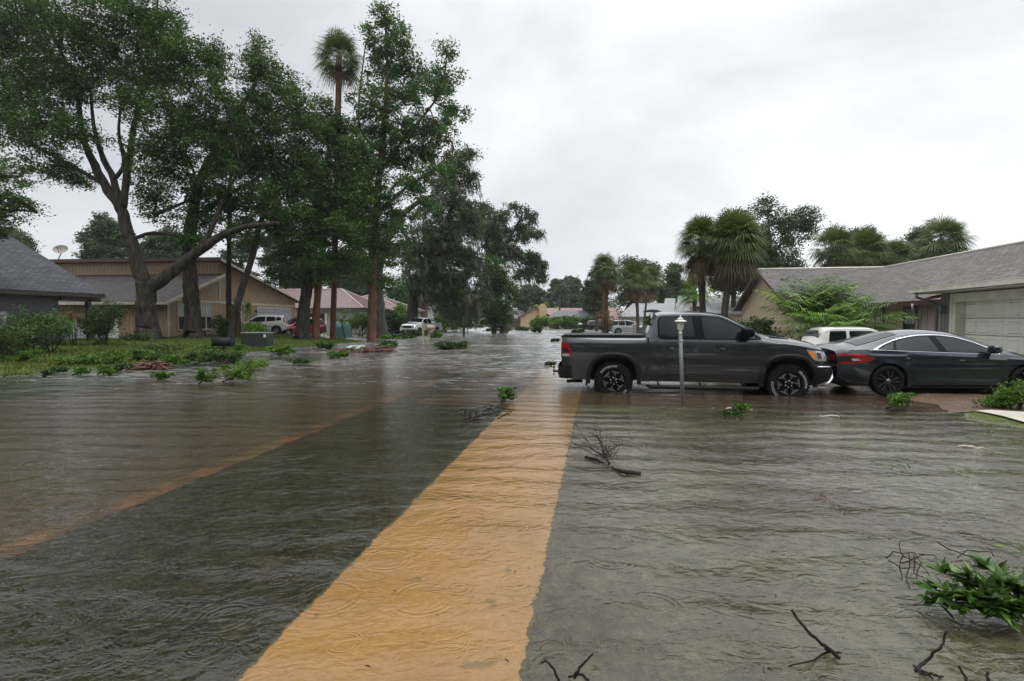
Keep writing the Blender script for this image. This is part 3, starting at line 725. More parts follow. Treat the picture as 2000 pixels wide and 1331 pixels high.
def shrub(name, label, base, r, h, seed, leaf='leaf_shrub', cat='shrub', group=None, lsize=.09, cover=5, cr=.22, per=34, lobes=6, stems=5, up=.35, aspect=.6, flatz=None, droop=0):
    rng = np.random.default_rng(seed); base = np.array(base, float); root = thing(name, label, cat, tuple(base), 0, group)
    bl = [(base+np.array([rng.normal()*r*.42, rng.normal()*r*.36, h*rng.uniform(.35, .72)]), (r*rng.uniform(.35, .55), r*rng.uniform(.35, .55), h*rng.uniform(.25, .38))) for _ in range(lobes)]
    cl = blob_clumps(bl, rng, cr, cover, 2, .7); cl = cl[cl[:, 2] > base[2]+.03]; C, tint = clump_leaves(cl, rng, cr, per, .8); C[:, 2] = np.maximum(C[:, 2], base[2]+.01)
    link('foliage', leaves_mesh('foliage', C-base, lsize, rng, leaf, tint, droop, aspect, up), root)
    b = MB()
    for i in range(stems):
        c = bl[i % len(bl)][0]; a = base+np.array([rng.normal()*.12*r, rng.normal()*.12*r, -.1]); limb(b, [a, (a+c)/2+rng.normal(size=3)*.08*r, c], [.012+.02*r, .01+.014*r, .006], rng, 5, .1, 3)
    b.build('stem', 'bark_dark', root, off=base, recalc=False); return root
def debris_branch(name, label, px, py, wpx, seed, leaf='leaf_bright', h=.25, group='broken leafy branches lying in the flood water', cat='branch', lsize=.085, dens=1., z=0.0, asp=.6):
    """a broken leafy branch lying in the water"""
    rng = np.random.default_rng(seed); c = G(px, py, z); h = h*1.5; w = wpx*c[1]/F/2; root = thing(name, label, cat, tuple(c), 0, group)
    b = MB(); tips = []
    a0 = c+np.array([-w*.9, rng.normal()*.1*w, .02]); a1 = c+np.array([w*.8, rng.normal()*.2*w, .05])
    limb(b, [a0, (a0+a1)/2+np.array([0, 0, h*.25]), a1], [.02, .016, .008], rng, 5, .2, 4)
    nb_ = 9
    for i in range(nb_):
        f = rng.uniform(.1, .95); s_ = a0+(a1-a0)*f+np.array([0, 0, .05]); q = s_+np.array([rng.normal()*.45*w, rng.normal()*.4*w, h*rng.uniform(.15, 1)])
        limb(b, [s_, (s_+q)/2+rng.normal(size=3)*.05, q], [.01, .007, .004], rng, 4, .2, 2); tips += [q, (q+s_)/2]; 
    b.build('twigs', 'stick_dark', root, off=c, recalc=False)
    cl = np.array(tips); cl = np.repeat(cl, 2, axis=0)+rng.normal(size=(len(cl)*2, 3))*np.array([.12*w, .12*w, .05]); crr = max(.05, w*.26)
    C, tint = clump_leaves(cl, rng, crr, 40*dens*min(2.2, max(.6, (w/.5)**1.3)), .5); C[:, 2] = np.abs(C[:, 2]-z)+z+.004; C[:, 2] = np.where(C[:, 2] > z+h*1.2, z+h*rng.uniform(.3, 1.2, len(C)), C[:, 2])
    link('foliage', leaves_mesh('foliage', C-c, lsize, rng, leaf, tint, 0, asp, .5), root); return root
# ------------------------------------------------------------------ trees on the left
GL = 'street trees on the left lawns'
make_tree('oak_tree', 'huge dark forked oak tree on the left lawn, thick limb reaching right', (290, 668), 31, [
    [(290, 668, .72), (289, 640, .60), (285, 600, .52), (285, 552, .54)],
    [(282, 556, .44), (265, 505, .38), (246, 440, .34), (232, 400, .31), (205, 362, .26), (180, 312, .21), (163, 275, .16), (150, 180, .12), (125, 115, .10), (95, 50, .08), (50, -5, .05)],
    [(234, 402, .22), (222, 350, .19), (198, 300, .15), (182, 240, .10), (178, 180, .07)],
    [(226, 348, .12), (242, 318, .11), (232, 262, .09), (236, 210, .06)],
    [(240, 405, .23), (250, 335, .20), (262, 250, .16), (280, 170, .13), (300, 70, .08), (310, -20, .05)],
    [(205, 362, .13), (150, 330, .10), (95, 300, .08), (40, 270, .05)], [(165, 280, .1), (100, 230, .08), (30, 190, .05)],
    [(290, 562, .42), (330, 537, .35), (380, 496, .29), (430, 462, .23), (480, 444, .17), (545, 436, .10)],
    [(362, 506, .2), (400, 470, .16), (420, 430, .13), (440, 380, .10), (470, 330, .07)], [(300, 420, .12), (350, 400, .08), (390, 380, .05)],
    [(250, 470, .14), (300, 455, .10), (350, 462, .07)]],
    [(40, 40, 100, 80), (60, 150, 90, 60), (150, 50, 90, 70), (255, 40, 80, 62), (315, 50, 42, 60), (215, 125, 80, 60), (140, 165, 70, 55), (80, 240, 80, 45), (100, 318, 62, 38), (55, 280, 50, 38),
     (150, 260, 42, 36), (140, 350, 40, 26), (300, 135, 80, 60), (375, 130, 58, 52), (415, 110, 30, 38), (340, 210, 80, 55), (405, 235, 55, 48), (285, 310, 42, 50), (345, 325, 62, 55), (305, 395, 56, 40), (372, 390, 52, 42),
     (430, 300, 50, 50), (340, 270, 60, 40), (20, 90, 60, 80), (10, 200, 50, 50), (430, 180, 22, 45), (-80, 60, 90, 90), (-70, 220, 70, 70), (180, -40, 120, 60), (340, 90, 30, 40), (255, 200, 45, 40), (420, 360, 45, 40)],
    seed=11, cover=3.4, per=44, cr=.50, group=GL)
make_tree('oak_tree', 'oak branches hanging in from the left edge above the dark shingle roof', (-190, 690), 22, [
    [(-190, 690, .4), (-180, 560, .33), (-150, 450, .26), (-90, 380, .18), (-20, 350, .1), (40, 345, .05)], [(-150, 450, .16), (-70, 425, .1), (10, 410, .06), (70, 415, .03)]],
    [(-40, 330, 60, 40), (15, 345, 38, 26), (-30, 400, 60, 40), (20, 385, 36, 24), (50, 405, 26, 20), (5, 425, 40, 26), (-60, 450, 60, 30), (-120, 300, 80, 60), (0, 455, 26, 14)], seed=12, cover=2.6, per=36, cr=.34, lsize=.09, group=GL)
make_tree('oak_tree', 'dark upright tree with flared trunk before the brown house windows', (380, 660), 32.5, [
    [(380, 660, .60), (376, 620, .46), (373, 560, .42), (370, 505, .40), (375, 430, .33), (392, 350, .25), (440, 260, .17), (500, 160, .10), (505, 100, .05)],
    [(375, 430, .2), (430, 390, .14), (500, 350, .10), (560, 300, .06)], [(392, 350, .15), (470, 300, .11), (540, 220, .07)]],
    [(503, 100, 26, 26), (490, 140, 38, 36), (540, 165, 44, 45), (500, 200, 48, 40), (572, 215, 42, 48), (545, 255, 60, 46), (480, 265, 52, 44), (600, 255, 34, 42), (500, 325, 68, 50), (565, 320, 60, 50), (455, 320, 48, 46), (440, 400, 46, 34),
     (520, 395, 70, 42), (480, 450, 50, 24), (585, 380, 44, 46), (555, 450, 50, 30), (400, 440, 40, 26), (380, 470, 40, 18)],
    seed=13, cover=3.5, per=46, cr=.5, group=GL)
make_tree('oak_tree', 'black leaning trunk beside the red car under dense dark foliage', (590, 668), 36, [
    [(590, 668, .52), (594, 610, .40), (602, 545, .37), (610, 480, .33), (620, 400, .25), (640, 310, .17), (650, 230, .09)],
    [(612, 470, .16), (660, 420, .12), (700, 380, .08)], [(605, 520, .12), (575, 480, .09), (545, 470, .05)]],
    [(635, 235, 36, 40), (670, 260, 46, 46), (625, 300, 60, 50), (690, 320, 50, 50), (600, 350, 50, 44), (650, 380, 66, 50), (700, 400, 46, 44), (610, 420, 52, 44), (660, 450, 56, 40), (580, 470, 42, 32), (620, 500, 44, 28), (560, 500, 34, 20),
     (680, 510, 40, 26), (600, 535, 24, 14), (645, 540, 26, 14), (540, 540, 28, 18)],
    seed=14, cover=3.5, per=46, cr=.5, group=GL)
make_tree('sweetgum_tree', 'tallest tree in the middle, pointed feathery green crown above all others', (725, 662), 39, [
    [(725, 662, .36), (727, 600, .31), (728, 520, .29), (733, 430, .26), (742, 330, .23), (752, 230, .18), (756, 120, .11), (752, 20, .04)],
    [(742, 330, .14), (800, 260, .10), (860, 180, .06), (872, 110, .03)], [(745, 300, .12), (700, 240, .08), (715, 80, .04)], [(735, 420, .14), (790, 370, .11), (850, 330, .08), (885, 290, .04)]],
    [(750, 30, 24, 22), (762, 62, 32, 26), (722, 58, 14, 16), (738, 92, 26, 20), (785, 85, 24, 24), (758, 130, 42, 32), (800, 140, 34, 26), (872, 105, 20, 22), (858, 140, 34, 30), (886, 172, 26, 26), (835, 185, 44, 34), (770, 190, 48, 38),
     (725, 200, 40, 34), (885, 220, 26, 26), (850, 240, 44, 34), (790, 250, 54, 40), (730, 265, 50, 40), (875, 275, 34, 24), (830, 300, 48, 34), (765, 320, 52, 40), (710, 330, 44, 44), (850, 345, 40, 28), (800, 370, 40, 26), (740, 385, 46, 36),
     (700, 410, 40, 40), (755, 440, 40, 30), (720, 470, 44, 36), (760, 500, 34, 28), (705, 530, 36, 28), (745, 548, 28, 20)],
    leaf='leaf_gum', bark_='bark_red', seed=15, cover=2.9, per=38, cr=.50, lsize=.17, group=GL, lump=.4)
make_tree('oak_tree', 'wide grey trunk with loose bark just right of the tallest tree', (744, 650), 46, [
    [(744, 650, .72), (741, 620, .55), (738, 580, .50), (740, 520, .42), (770, 440, .30), (810, 400, .2), (850, 380, .12)], [(738, 560, .3), (700, 480, .2), (680, 400, .1)]],
    [(700, 440, 50, 44), (740, 480, 56, 44), (790, 430, 40, 30), (690, 500, 40, 30), (780, 480, 34, 24), (830, 400, 34, 18), (735, 545, 40, 20)],
    leaf='leaf_gum', bark_='bark_grey', seed=16, cover=2.6, per=36, cr=.6, group=GL)
make_fan_palm('cabbage_palm', 'tall cabbage palm with round head standing above the left tree line', 650, 662, 70, 40, L_=2.05, n=59, r=.22, seed=21, dead=4, lean=12, bark_='bark_red', group='palms')
make_tree('pine_tree', 'reddish straight trunk, pale higher up, between black trunk and palm', (617, 670), 36.5, [[(617, 670, .28), (618, 620, .25), (622, 560, .23), (632, 470, .2), (640, 380, .12)]],
    [(630, 440, 40, 30), (645, 400, 40, 34), (615, 480, 36, 26), (640, 520, 30, 20)], bark_='bark_red', seed=17, group=GL)
make_tree('pine_tree', 'thin straight bare trunk behind the leaning trunk near the yucca', (447, 640), 36, [[(447, 645, .19), (447, 560, .17), (448, 460, .15), (450, 360, .12), (455, 250, .07)]],
    [(455, 255, 38, 32), (470, 220, 34, 30), (440, 300, 36, 28)], seed=18, group=GL)
make_tree('pine_tree', 'slanting slender trunk rising right from beside the black mailbox', (450, 660), 33, [[(452, 662, .26), (458, 620, .21), (474, 560, .20), (494, 500, .18), (508, 440, .15), (530, 360, .10)]],
    [(520, 400, 40, 32), (540, 360, 40, 34), (560, 420, 30, 24)], seed=19, group=GL)
# moss oaks along the middle
make_tree('live_oak', 'live oak heavily draped with grey Spanish moss left of the open road', (805, 640), 56, [
    [(805, 640, .70), (806, 610, .6), (815, 560, .5), (840, 500, .4), (870, 440, .28), (895, 370, .15)], [(830, 520, .3), (780, 440, .22), (760, 380, .14), (800, 340, .08)], [(850, 500, .3), (900, 510, .22), (940, 540, .12)],
    [(800, 430, .25), (840, 395, .16), (880, 350, .08)]],
    [(915, 305, 18, 14), (890, 320, 32, 24), (908, 350, 28, 24), (870, 350, 36, 28), (895, 395, 36, 30), (850, 400, 34, 24), (870, 450, 52, 34), (915, 440, 34, 34), (835, 470, 50, 34), (890, 500, 56, 38), (850, 530, 56, 34), (915, 535, 46, 34),
     (880, 565, 50, 30), (825, 560, 34, 30), (920, 590, 36, 26), (870, 600, 34, 18), (805, 500, 30, 30), (900, 620, 26, 12)],
    leaf='leaf_moss_oak', bark_='bark_dark', seed=31, cover=4.0, per=36, cr=.72, moss=1000, lsize=.22, lump=.6, group='mossy live oaks')
make_tree('live_oak', 'live oak whose crooked mossy limbs reach out over the road to the right', (985, 638), 66, [
    [(985, 638, .6), (975, 600, .5), (950, 550, .42), (955, 500, .34), (985, 480, .28), (1015, 500, .2), (1045, 530, .1)], [(955, 500, .3), (945, 450, .2), (935, 410, .1)],
    [(985, 480, .22), (1010, 440, .16), (1020, 415, .1), (1002, 405, .05)], [(1010, 450, .12), (1040, 445, .08), (1062, 460, .04)]],
    [(940, 415, 26, 20), (925, 440, 30, 24), (955, 455, 36, 26), (980, 425, 24, 12), (1000, 405, 12, 7), (1022, 415, 16, 8), (1035, 428, 18, 10), (1052, 458, 16, 10), (1012, 460, 34, 20), (970, 490, 34, 22), (1000, 500, 30, 16), (1035, 505, 26, 15),
     (1050, 525, 22, 18), (1030, 535, 26, 14), (1058, 545, 10, 12), (1008, 545, 8, 16)],
    leaf='leaf_moss_oak', seed=32, cover=3.6, per=34, cr=.62, moss=420, lsize=.24, group='mossy live oaks', lump=.45)
make_tree('magnolia_tree', 'dense blackish evergreen at the edge of the road under the mossy oaks', (965, 643), 62, [[(965, 643, .3), (966, 600, .25), (970, 540, .1)]],
    [(965, 530, 36, 28), (985, 560, 26, 28), (955, 570, 36, 30), (975, 600, 30, 26), (945, 610, 32, 20), (985, 620, 14, 14), (955, 630, 26, 10)], leaf='leaf_oak', seed=33, cover=4, per=42, cr=.6, lsize=.2)
make_tree('thin_tree', 'thin leaning mossy trunk standing in the water by the road edge', (905, 654), 52, [[(905, 656, .13), (908, 630, .11), (914, 595, .09), (918, 560, .05)]],
    [(916, 570, 14, 12), (920, 590, 12, 10)], leaf='leaf_moss_oak', seed=34, moss=40, cr=.4)

# ------------------------------------------------------------------ trees behind the houses
GB = 'trees behind the houses'
BG = [('tree behind the brown house roof, left of the forked oak', 205, 412, 110, 640, 62, 'round', 'leaf_far', {}),
 ('low trees behind the dark shingle roof at the left edge', 20, 440, 150, 640, 60, 'round', 'leaf_far', {}),
 ('dull tree showing between the forked oak and the dark upright tree', 330, 440, 130, 640, 60, 'round', 'leaf_far', {}),
 ('pale hazy pine seen between the thin trunks', 470, 420, 90, 640, 70, 'pine', 'leaf_far', {}),
 ('pine behind the peak of the brown gable', 545, 400, 110, 640, 72, 'pine', 'leaf_far', {}),
 ('bright green tree behind the metal roofed house', 590, 480, 110, 640, 78, 'round', 'leaf_gum', {}),
 ('dark tree behind the middle of the maroon metal roof', 690, 480, 120, 640, 88, 'round', 'leaf_far', {}),
 ('dark green tree above the white pickup truck', 800, 530, 130, 640, 96, 'round', 'leaf_gum', {}),
 ('rounded tree beyond the white house with the brown chimney', 870, 545, 90, 640, 110, 'round', 'leaf_far', {}),
 ('rounded grey green tree behind the white chimney house', 1035, 556, 90, 640, 126, 'round', 'leaf_far', {}),
 ('light green tree left of the tall hazy pair beyond the tan house', 1085, 545, 60, 640, 140, 'round', 'leaf_far', {}),
 ('tall hazy tree beyond the peak of the black metal roof', 1118, 540, 66, 640, 150, 'round', 'leaf_far', {}),
 ('dark bushy tree left of the far twin palms', 1165, 568, 70, 640, 100, 'round', 'leaf_oak', {}),
 ('leafy limb tree reaching left behind the far twin palms', 1165, 515, 60, 630, 72, 'round', 'leaf_moss_oak', dict(moss=60)),
 ('hazy pine right of the far palms', 1315, 515, 80, 640, 85, 'pine', 'leaf_far', {}),
 ('broad tree behind the pale grey roofs', 1325, 545, 110, 640, 90, 'round', 'leaf_far', {}),
 ('big dark oak behind the near twin palms', 1500, 378, 190, 640, 46, 'round', 'leaf_moss_oak', dict(cover=3.2)),
 ('lower dark oak left of the grey shingled gable', 1430, 420, 110, 640, 48, 'round', 'leaf_moss_oak', {}),
 ('dark tree between the wind blown palms behind the roof ridge', 1690, 440, 150, 640, 50, 'round', 'leaf_far', {}),
 ('dark tree just left of the last palm on the skyline', 1790, 440, 100, 640, 52, 'round', 'leaf_far', {})]
for i, (lab, px, top, w, base, d, kd, lf, kw) in enumerate(BG):
    bg_tree('pine_tree' if kd == 'pine' else 'background_tree', lab, px, top, w, base, d, 100+i, lf, GB, kd, **kw)
make_tree('live_oak', 'far leaning live oak with moss behind the white station wagon', (1215, 632), 78, [
    [(1213, 632, .6), (1228, 605, .55), (1245, 580, .45), (1230, 550, .3), (1240, 520, .15)], [(1235, 590, .3), (1275, 560, .2), (1300, 545, .1)]],
    [(1240, 520, 40, 18), (1220, 548, 34, 20), (1270, 540, 34, 26), (1255, 570, 34, 22), (1290, 570, 22, 24), (1225, 580, 20, 18)], leaf='leaf_moss_oak', seed=41, moss=220, cr=.7, lsize=.26, group='mossy live oaks')

# ------------------------------------------------------------------ palms
GP = 'palms'
make_fan_palm('cabbage_palm', 'left trunk of the near twin palms rising behind the pickup cab', 1377, 640, 428, 27, L_=1.5, n=90, r=.17, seed=51, dead=26, group=GP, lean=-6)
make_fan_palm('cabbage_palm', 'right trunk of the near twin palms, fuller head with brown skirt', 1409, 640, 418, 25.5, L_=1.65, n=104, r=.18, seed=52, dead=30, group=GP, lean=28)
make_fan_palm('cabbage_palm', 'taller far palm with two slim pinkish trunks beside it', 1179, 645, 498, 62, L_=1.9, n=52, r=.17, seed=53, dead=10, group=GP, bark_='bark_red')
make_fan_palm('cabbage_palm', 'second pinkish far palm, slightly lower and to the right of the tall one', 1187, 645, 512, 62.6, L_=1.9, n=52, r=.17, seed=54, dead=14, group=GP, bark_='bark_red')
make_fan_palm('cabbage_palm', 'full headed far palm standing by the stop sign', 1246, 650, 512, 57, L_=2.0, n=67, r=.19, seed=55, dead=16, group=GP, lean=-6)
make_fan_palm('cabbage_palm', 'leaning far palm with pale trunk right of the stop sign', 1257, 645, 520, 60, L_=1.9, n=52, r=.13, seed=56, dead=10, group=GP, lean=12)
for j, (px, top, L_, wd, lab) in enumerate([(1625, 445, 1.9, .5, 'wind blown palm behind the roof, leftmost of the row'), (1690, 452, 1.8, .45, 'second wind blown palm behind the roof ridge'),
        (1745, 468, 1.7, .4, 'lowest wind blown palm in the row, in front of a dark tree'), (1838, 425, 2.3, .55, 'largest wind blown palm, its head highest and farthest right')]):
    make_fan_palm('cabbage_palm', lab, px, 640, top, 39+j*.8, L_=L_, n=78, r=.2, seed=60+j, dead=24, wind=wd, group=GP)
make_fan_palm('cabbage_palm', 'short bright palm between the two near trunks and the pale roof', 1358, 640, 540, 33, L_=1.25, n=31, r=.13, seed=58, dead=3, group=GP, mat='palm_bright')
for j, (px, py, L_, lab) in enumerate([(1035, 596, 3.6, 'far coconut like palm behind the white chimney'), (1078, 590, 3.2, 'far yellow green palm beside the tan chimney')]):
    d = 118; b = D(px, 640, d); top = D(px, py+6, d); feather_clump('feather_palm', lab, (b[0], b[1], .2), 12, L_, 70+j, group='far feather palms', cat='palm tree', stem=float(top[2]-.5), spread=.2, elr=(0, 80), mat='palm_bright' if j else 'palm_green', wl=.05)
p = D(1575, 640, 23.5); feather_clump('areca_palm', 'big windswept feathery palm clump before the gable end', (p[0]+.4, p[1], .1), 140, 3.0, 81, wind=.05, group='feathery palm clumps by the house', elr=(62, 104), stem=.7, deadn=8, spread=1.0, leaf=.55, curl=.85, wl=.028)
p = D(1655, 640, 20.5); feather_clump('areca_palm', 'lower feathery palm clump in front of the dark porch', (p[0], p[1], .1), 76, 2.5, 82, wind=.0, group='feathery palm clumps by the house', elr=(50, 100), stem=.4, spread=.8, leaf=.5, curl=1.0, wl=.024)
p = D(1465, 640, 24); shrub('shrub', 'dark green shrub between the truck hood and the tan gable', (p[0], p[1], .05), 1.35, 1.75, 83, lsize=.13, group='shrubs near the houses')
# ------------------------------------------------------------------ shrubs and garden plants on the left
GS = 'shrubs near the houses'
for j, (px, py, d, r, h, lf, lab) in enumerate([
    (45, 690, 19.5, 1.15, 1.5, 'leaf_shrub', 'round shrub behind the left lamp post'), (95, 682, 20.8, 0.9, 1.8, 'leaf_gum', 'tall green shrub against the dark brick wall'),
    (-20, 690, 18, 1.2, 1.5, 'leaf_shrub', 'dark shrub cut by the left edge of the photo'),
    (205, 668, 24.5, 1.1, 2.15, 'leaf_shrub', 'big round dark shrub at the end of the porch'), (435, 652, 34, .9, 1.5, 'leaf_shrub', 'shrub beneath the right window of the brown house'),
    (500, 650, 32.2, .9, 1.3, 'leaf_bright', 'leafy bush growing over the green utility box'), (706, 640, 50, 2.0, 2.4, 'leaf_bright', 'yellow green bush beside the red barked trunk'),
    (765, 640, 58, 1.8, 2.5, 'leaf_shrub', 'dark bush left of the white pickup truck'), (785, 625, 62, 1.5, 3.4, 'palm_bright', 'pale spiky bush on the corner of the metal roofed house'),
    (870, 640, 66, 2.6, 2.6, 'leaf_bright', 'sprawling green bush right of the white pickup truck'), (905, 640, 72, 2.2, 3.2, 'leaf_gum', 'grey green bush under the mossy oak'),
    (1062, 636, 92, 2.6, 2.2, 'leaf_bright', 'left end of the tall hedge before the black roof'), (1090, 636, 90, 2.9, 2.6, 'leaf_bright', 'tallest middle part of the hedge around the pole'), (1112, 636, 91, 2.0, 2.1, 'leaf_bright', 'right end of the tall hedge'),
    (1143, 636, 86, 1.9, 2.1, 'leaf_shrub', 'round bush between hedge and dark wagon'), (270, 662, 28, .8, .35, 'leaf_shrub', 'low weeds at the foot of the forked oak')]):
    p = D(px, py, d); shrub('shrub', lab, (p[0], p[1], max(0, gz1(p[0], p[1]))), r, h, 200+j, leaf=lf, group=GS, lsize=max(.08, d*.0036), cr=max(.22, r*.17), cover=4.2)
p = D(1183, 655, 60); shrub('shrub', 'thin olive shrub standing in the water before the white wagon', (p[0], p[1], 0), 1.5, 3.0, 240, leaf='leaf_rust', group=GS, lsize=.16, cr=.3, per=10, cover=2.5, lobes=9, stems=16)
for j, (px, d, h, lf, lab) in enumerate([(123, 24.2, 1.45, 'leaf_pink', 'pink leaved cordyline before the white fence'), (145, 24, 1.75, 'leaf_rust', 'rusty spiky plant in the middle of the white fence'),
        (102, 23.6, 1.4, 'leaf_brown', 'brown spiky plant against the dark brick wall'), (470, 34.5, 2.8, 'palm_bright', 'green yucca rising behind the slanting trunk')]):
    rng = np.random.default_rng(300+j); p = D(px, 668, d); b0 = np.array([p[0], p[1], max(0, gz1(p[0], p[1]))]); root = thing('yucca' if j == 3 else 'cordyline', lab, 'plant', tuple(b0), 0, 'spiky garden plants')
    b = MB(); V, T = [], []
    for k_ in range(1 if j == 0 else 4 if j < 3 else 3):
        q = b0+np.array([rng.normal()*.22, rng.normal()*.2, h*rng.uniform(.62, .85)]); s_ = b0+np.array([rng.normal()*.15, rng.normal()*.15, -.05])
        b.tube([s_, (s_+q)/2+rng.normal(size=3)*.04, q], [.025, .02, .018], 5)
        for i in range(70 if j < 3 else 90):
            az, el = rng.uniform(0, 6.28), R(rng.uniform(-35, 85)); l = (.42 if j < 3 else .75)*rng.uniform(.7, 1.1)
            d_ = np.array([math.cos(az)*math.cos(el), math.sin(az)*math.cos(el), math.sin(el)]); w = unit(np.cross(d_, [0, 0, 1.]))*(.016 if j < 3 else .03)
            o = q-np.array([0, 0, rng.uniform(0, .35)]); m_ = o+d_*l*.5; tip = o+d_*l+np.array([0, 0, -.18*l]); V.append([o, m_+w, tip, m_-w]); T.append(rng.random())
    b.build('stem', 'bark_dark', root, off=b0, recalc=False)
    V = np.array(V); link('foliage', np_mesh('foliage', V.reshape(-1, 3)-b0, np.arange(len(V)*4).reshape(-1, 4), lf, np.repeat(T, 4)), root)
# green bush on the right edge by the garden path
for j, (px, py, r, h, lab) in enumerate([(1985, 800, .42, .50, 'bright green bush at the right edge beside the sedan wheel'), (1950, 795, .28, .22, 'low trailing greenery on the path edge left of the bright bush')]):
    p = G(px, py, .05); shrub('shrub', lab, (p[0], p[1], gz1(p[0], p[1])), r, h, 330+j, leaf='leaf_bright', lsize=.045, cr=.10, per=40, cover=5, group=GS)

# grass and woods: countless, so one object each
rng = np.random.default_rng(5)
def grass_patch(n, u0, u1, v0, v1, hh, zmin, zmax):
    U = rng.uniform(u0, u1, n); Vv = rng.uniform(v0, v1, n); X, Y = uv2xy(U, Vv); Z = gz(X, Y); k = (Z > zmin) & (Z < zmax); return X[k], Y[k], Z[k], hh
Vs, Ts = [], []
for a in [(120000, -29, -15.4, 8, 42, .12, -.035, .7), (9000, -32, -22, 42, 62, .16, -.02, .7), (16000, 4.6, 6.6, 3, 11, .035, -.06, .02), (9000, 7.3, 9.5, 3, 10, .06, .0, .2)]:
    X, Y, Z, hh = grass_patch(*a); n = len(X); w = np.where(np.arange(n) % 2, .5, 1.)*(hh*.16 if hh > .1 else .006); az = rng.uniform(0, 6.28, n); H = hh*rng.uniform(.4, 1.3, n)
    B0 = np.stack([X, Y, Z-.01], 1); s_ = np.stack([np.cos(az)*w, np.sin(az)*w, np.zeros(n)], 1); tip = B0+np.stack([rng.normal(size=n)*H*.5, rng.normal(size=n)*H*.5, H], 1)
    Vs.append(np.stack([B0-s_, B0+s_, tip], 1)); Ts.append(np.repeat(np.clip(rng.normal(.5, .22, n)+.15*wob(X*.5, Y*.5), 0, 1), 3))
V = np.concatenate(Vs).reshape(-1, 3); T = np.concatenate(Ts)
tag(link('lawn_grass', np_mesh('lawn_grass', V, np.arange(len(V)).reshape(-1, 3), 'grass', T)), 'short green lawn grass at the edge of the flood', 'grass', kind='stuff')
B = []
for px in range(-900, 2900, 26):
    d = 170+rng.uniform(-14, 14); top = 583+rng.normal()*9+8*math.sin(px*.011)
    for _ in range(3):
        c = D(px+rng.normal()*12, rng.uniform(top, 630), d+rng.uniform(-5, 5)); B.append((c, (3.6, 3, rng.uniform(1.5, 3))))
B2 = []
for a in np.arange(150, 391, 4.0):                   # the wood closes the view behind the street's near end as well
    rr = 27+rng.uniform(-3, 3); x, y = rr*math.cos(R(a)), rr*math.sin(R(a))
    if y > -4: continue
    for _ in range(9): B2.append((np.array([x, y, rng.uniform(1, 17)+3*math.sin(a*.23)]), (2.4, 2.2, 2.2)))
cl = blob_clumps(B, rng, 1.0, 2.2, 2, .8); C, tint = clump_leaves(cl, rng, 1.0, 22)
tag(link('far_wood', leaves_mesh('far_wood', C, .62, rng, 'leaf_far', tint)), 'hazy wood closing the end of the street', 'woodland', kind='stuff')
cl = blob_clumps(B2, rng, 1.0, 2.2, 2, .8); C, tint = clump_leaves(cl, rng, 1.0, 22)
tag(link('dark_wood', leaves_mesh('dark_wood', C, .6, rng, 'leaf_oak', tint)), 'dark trees behind the near end of the street', 'woodland', kind='stuff')
# ------------------------------------------------------------------ houses
class Fr:
    def __init__(s, O, a, side=1):
        a = np.array(a, float); a /= np.linalg.norm(a); s.O = np.array(O, float); s.a = a; s.b = np.array([-a[1], a[0]])*side
    def p(s, u, t, z): q = s.O[:2]+u*s.a+t*s.b; return np.array([q[0], q[1], z])
    def box(s, b, u0, u1, t0, t1, z0, z1, mi=0):
        b.hexa([s.p(u, t, z) for z in (z0, z1) for t in (t0, t1) for u in (u0, u1)], mi); return b
    def poly(s, b, pts, th, mi=0): b.slab([s.p(*q) for q in pts], th, mi); return b
def house(name, label, base, cat='house', group='single storey houses'): return thing(name, label, cat, tuple(base), 0, group)
def sub(root, name, mb, mat, parent=None, label=None, **k):
    base = root['_b']; o = mb.build(name, mat, parent or root, off=base, **k)
    if label: o['label'] = label
    return o
def H(name, label, base, **k): r = house(name, label, base, **k); r['_b'] = list(map(float, base)); return r
def prism(b, fr, prof, t0, t1, mi=0):
    """outline prof [(u,z)...] extruded along t"""
    k = len(prof); V = [fr.p(u, t0, z) for u, z in prof]+[fr.p(u, t1, z) for u, z in prof]
    b.add(V, [list(range(k)), list(range(2*k-1, k-1, -1))]+[(i, i+k, (i+1) % k+k, (i+1) % k) for i in range(k)], False, mi)
def window_(root, fr, u0, u1, t, z0, z1, out_=-1, frame='cream_trim', curtain=True, mull=True, fw=.07):
    """window proud of a wall that lies at t, facing out_*b"""
    f = MB(); o = out_
    for (a0, a1, c0, c1) in ((u0-fw, u0, z0-fw, z1+fw), (u1, u1+fw, z0-fw, z1+fw), (u0, u1, z0-fw, z0), (u0, u1, z1, z1+fw)): fr.box(f, a0, a1, t, t+o*.05, c0, c1)
    if mull:
        fr.box(f, u0, u1, t+o*.012, t+o*.03, (z0+z1)/2-.02, (z0+z1)/2+.02)
        for k_ in (1, 2): fr.box(f, u0+(u1-u0)*k_/3-.008, u0+(u1-u0)*k_/3+.008, t+o*.012, t+o*.022, (z0+z1)/2+.02, z1)
    w = sub(root, 'window', f, frame)
    g = MB(); fr.box(g, u0, u1, t, t+o*.01, z0, z1 if not curtain else z0+(z1-z0)*.52); sub(root, 'pane', g, 'window_glass', w)
    if curtain: g = MB(); fr.box(g, u0, u1, t, t+o*.0098, z0+(z1-z0)*.52, z1); sub(root, 'curtain', g, 'curtain', w)
    return w

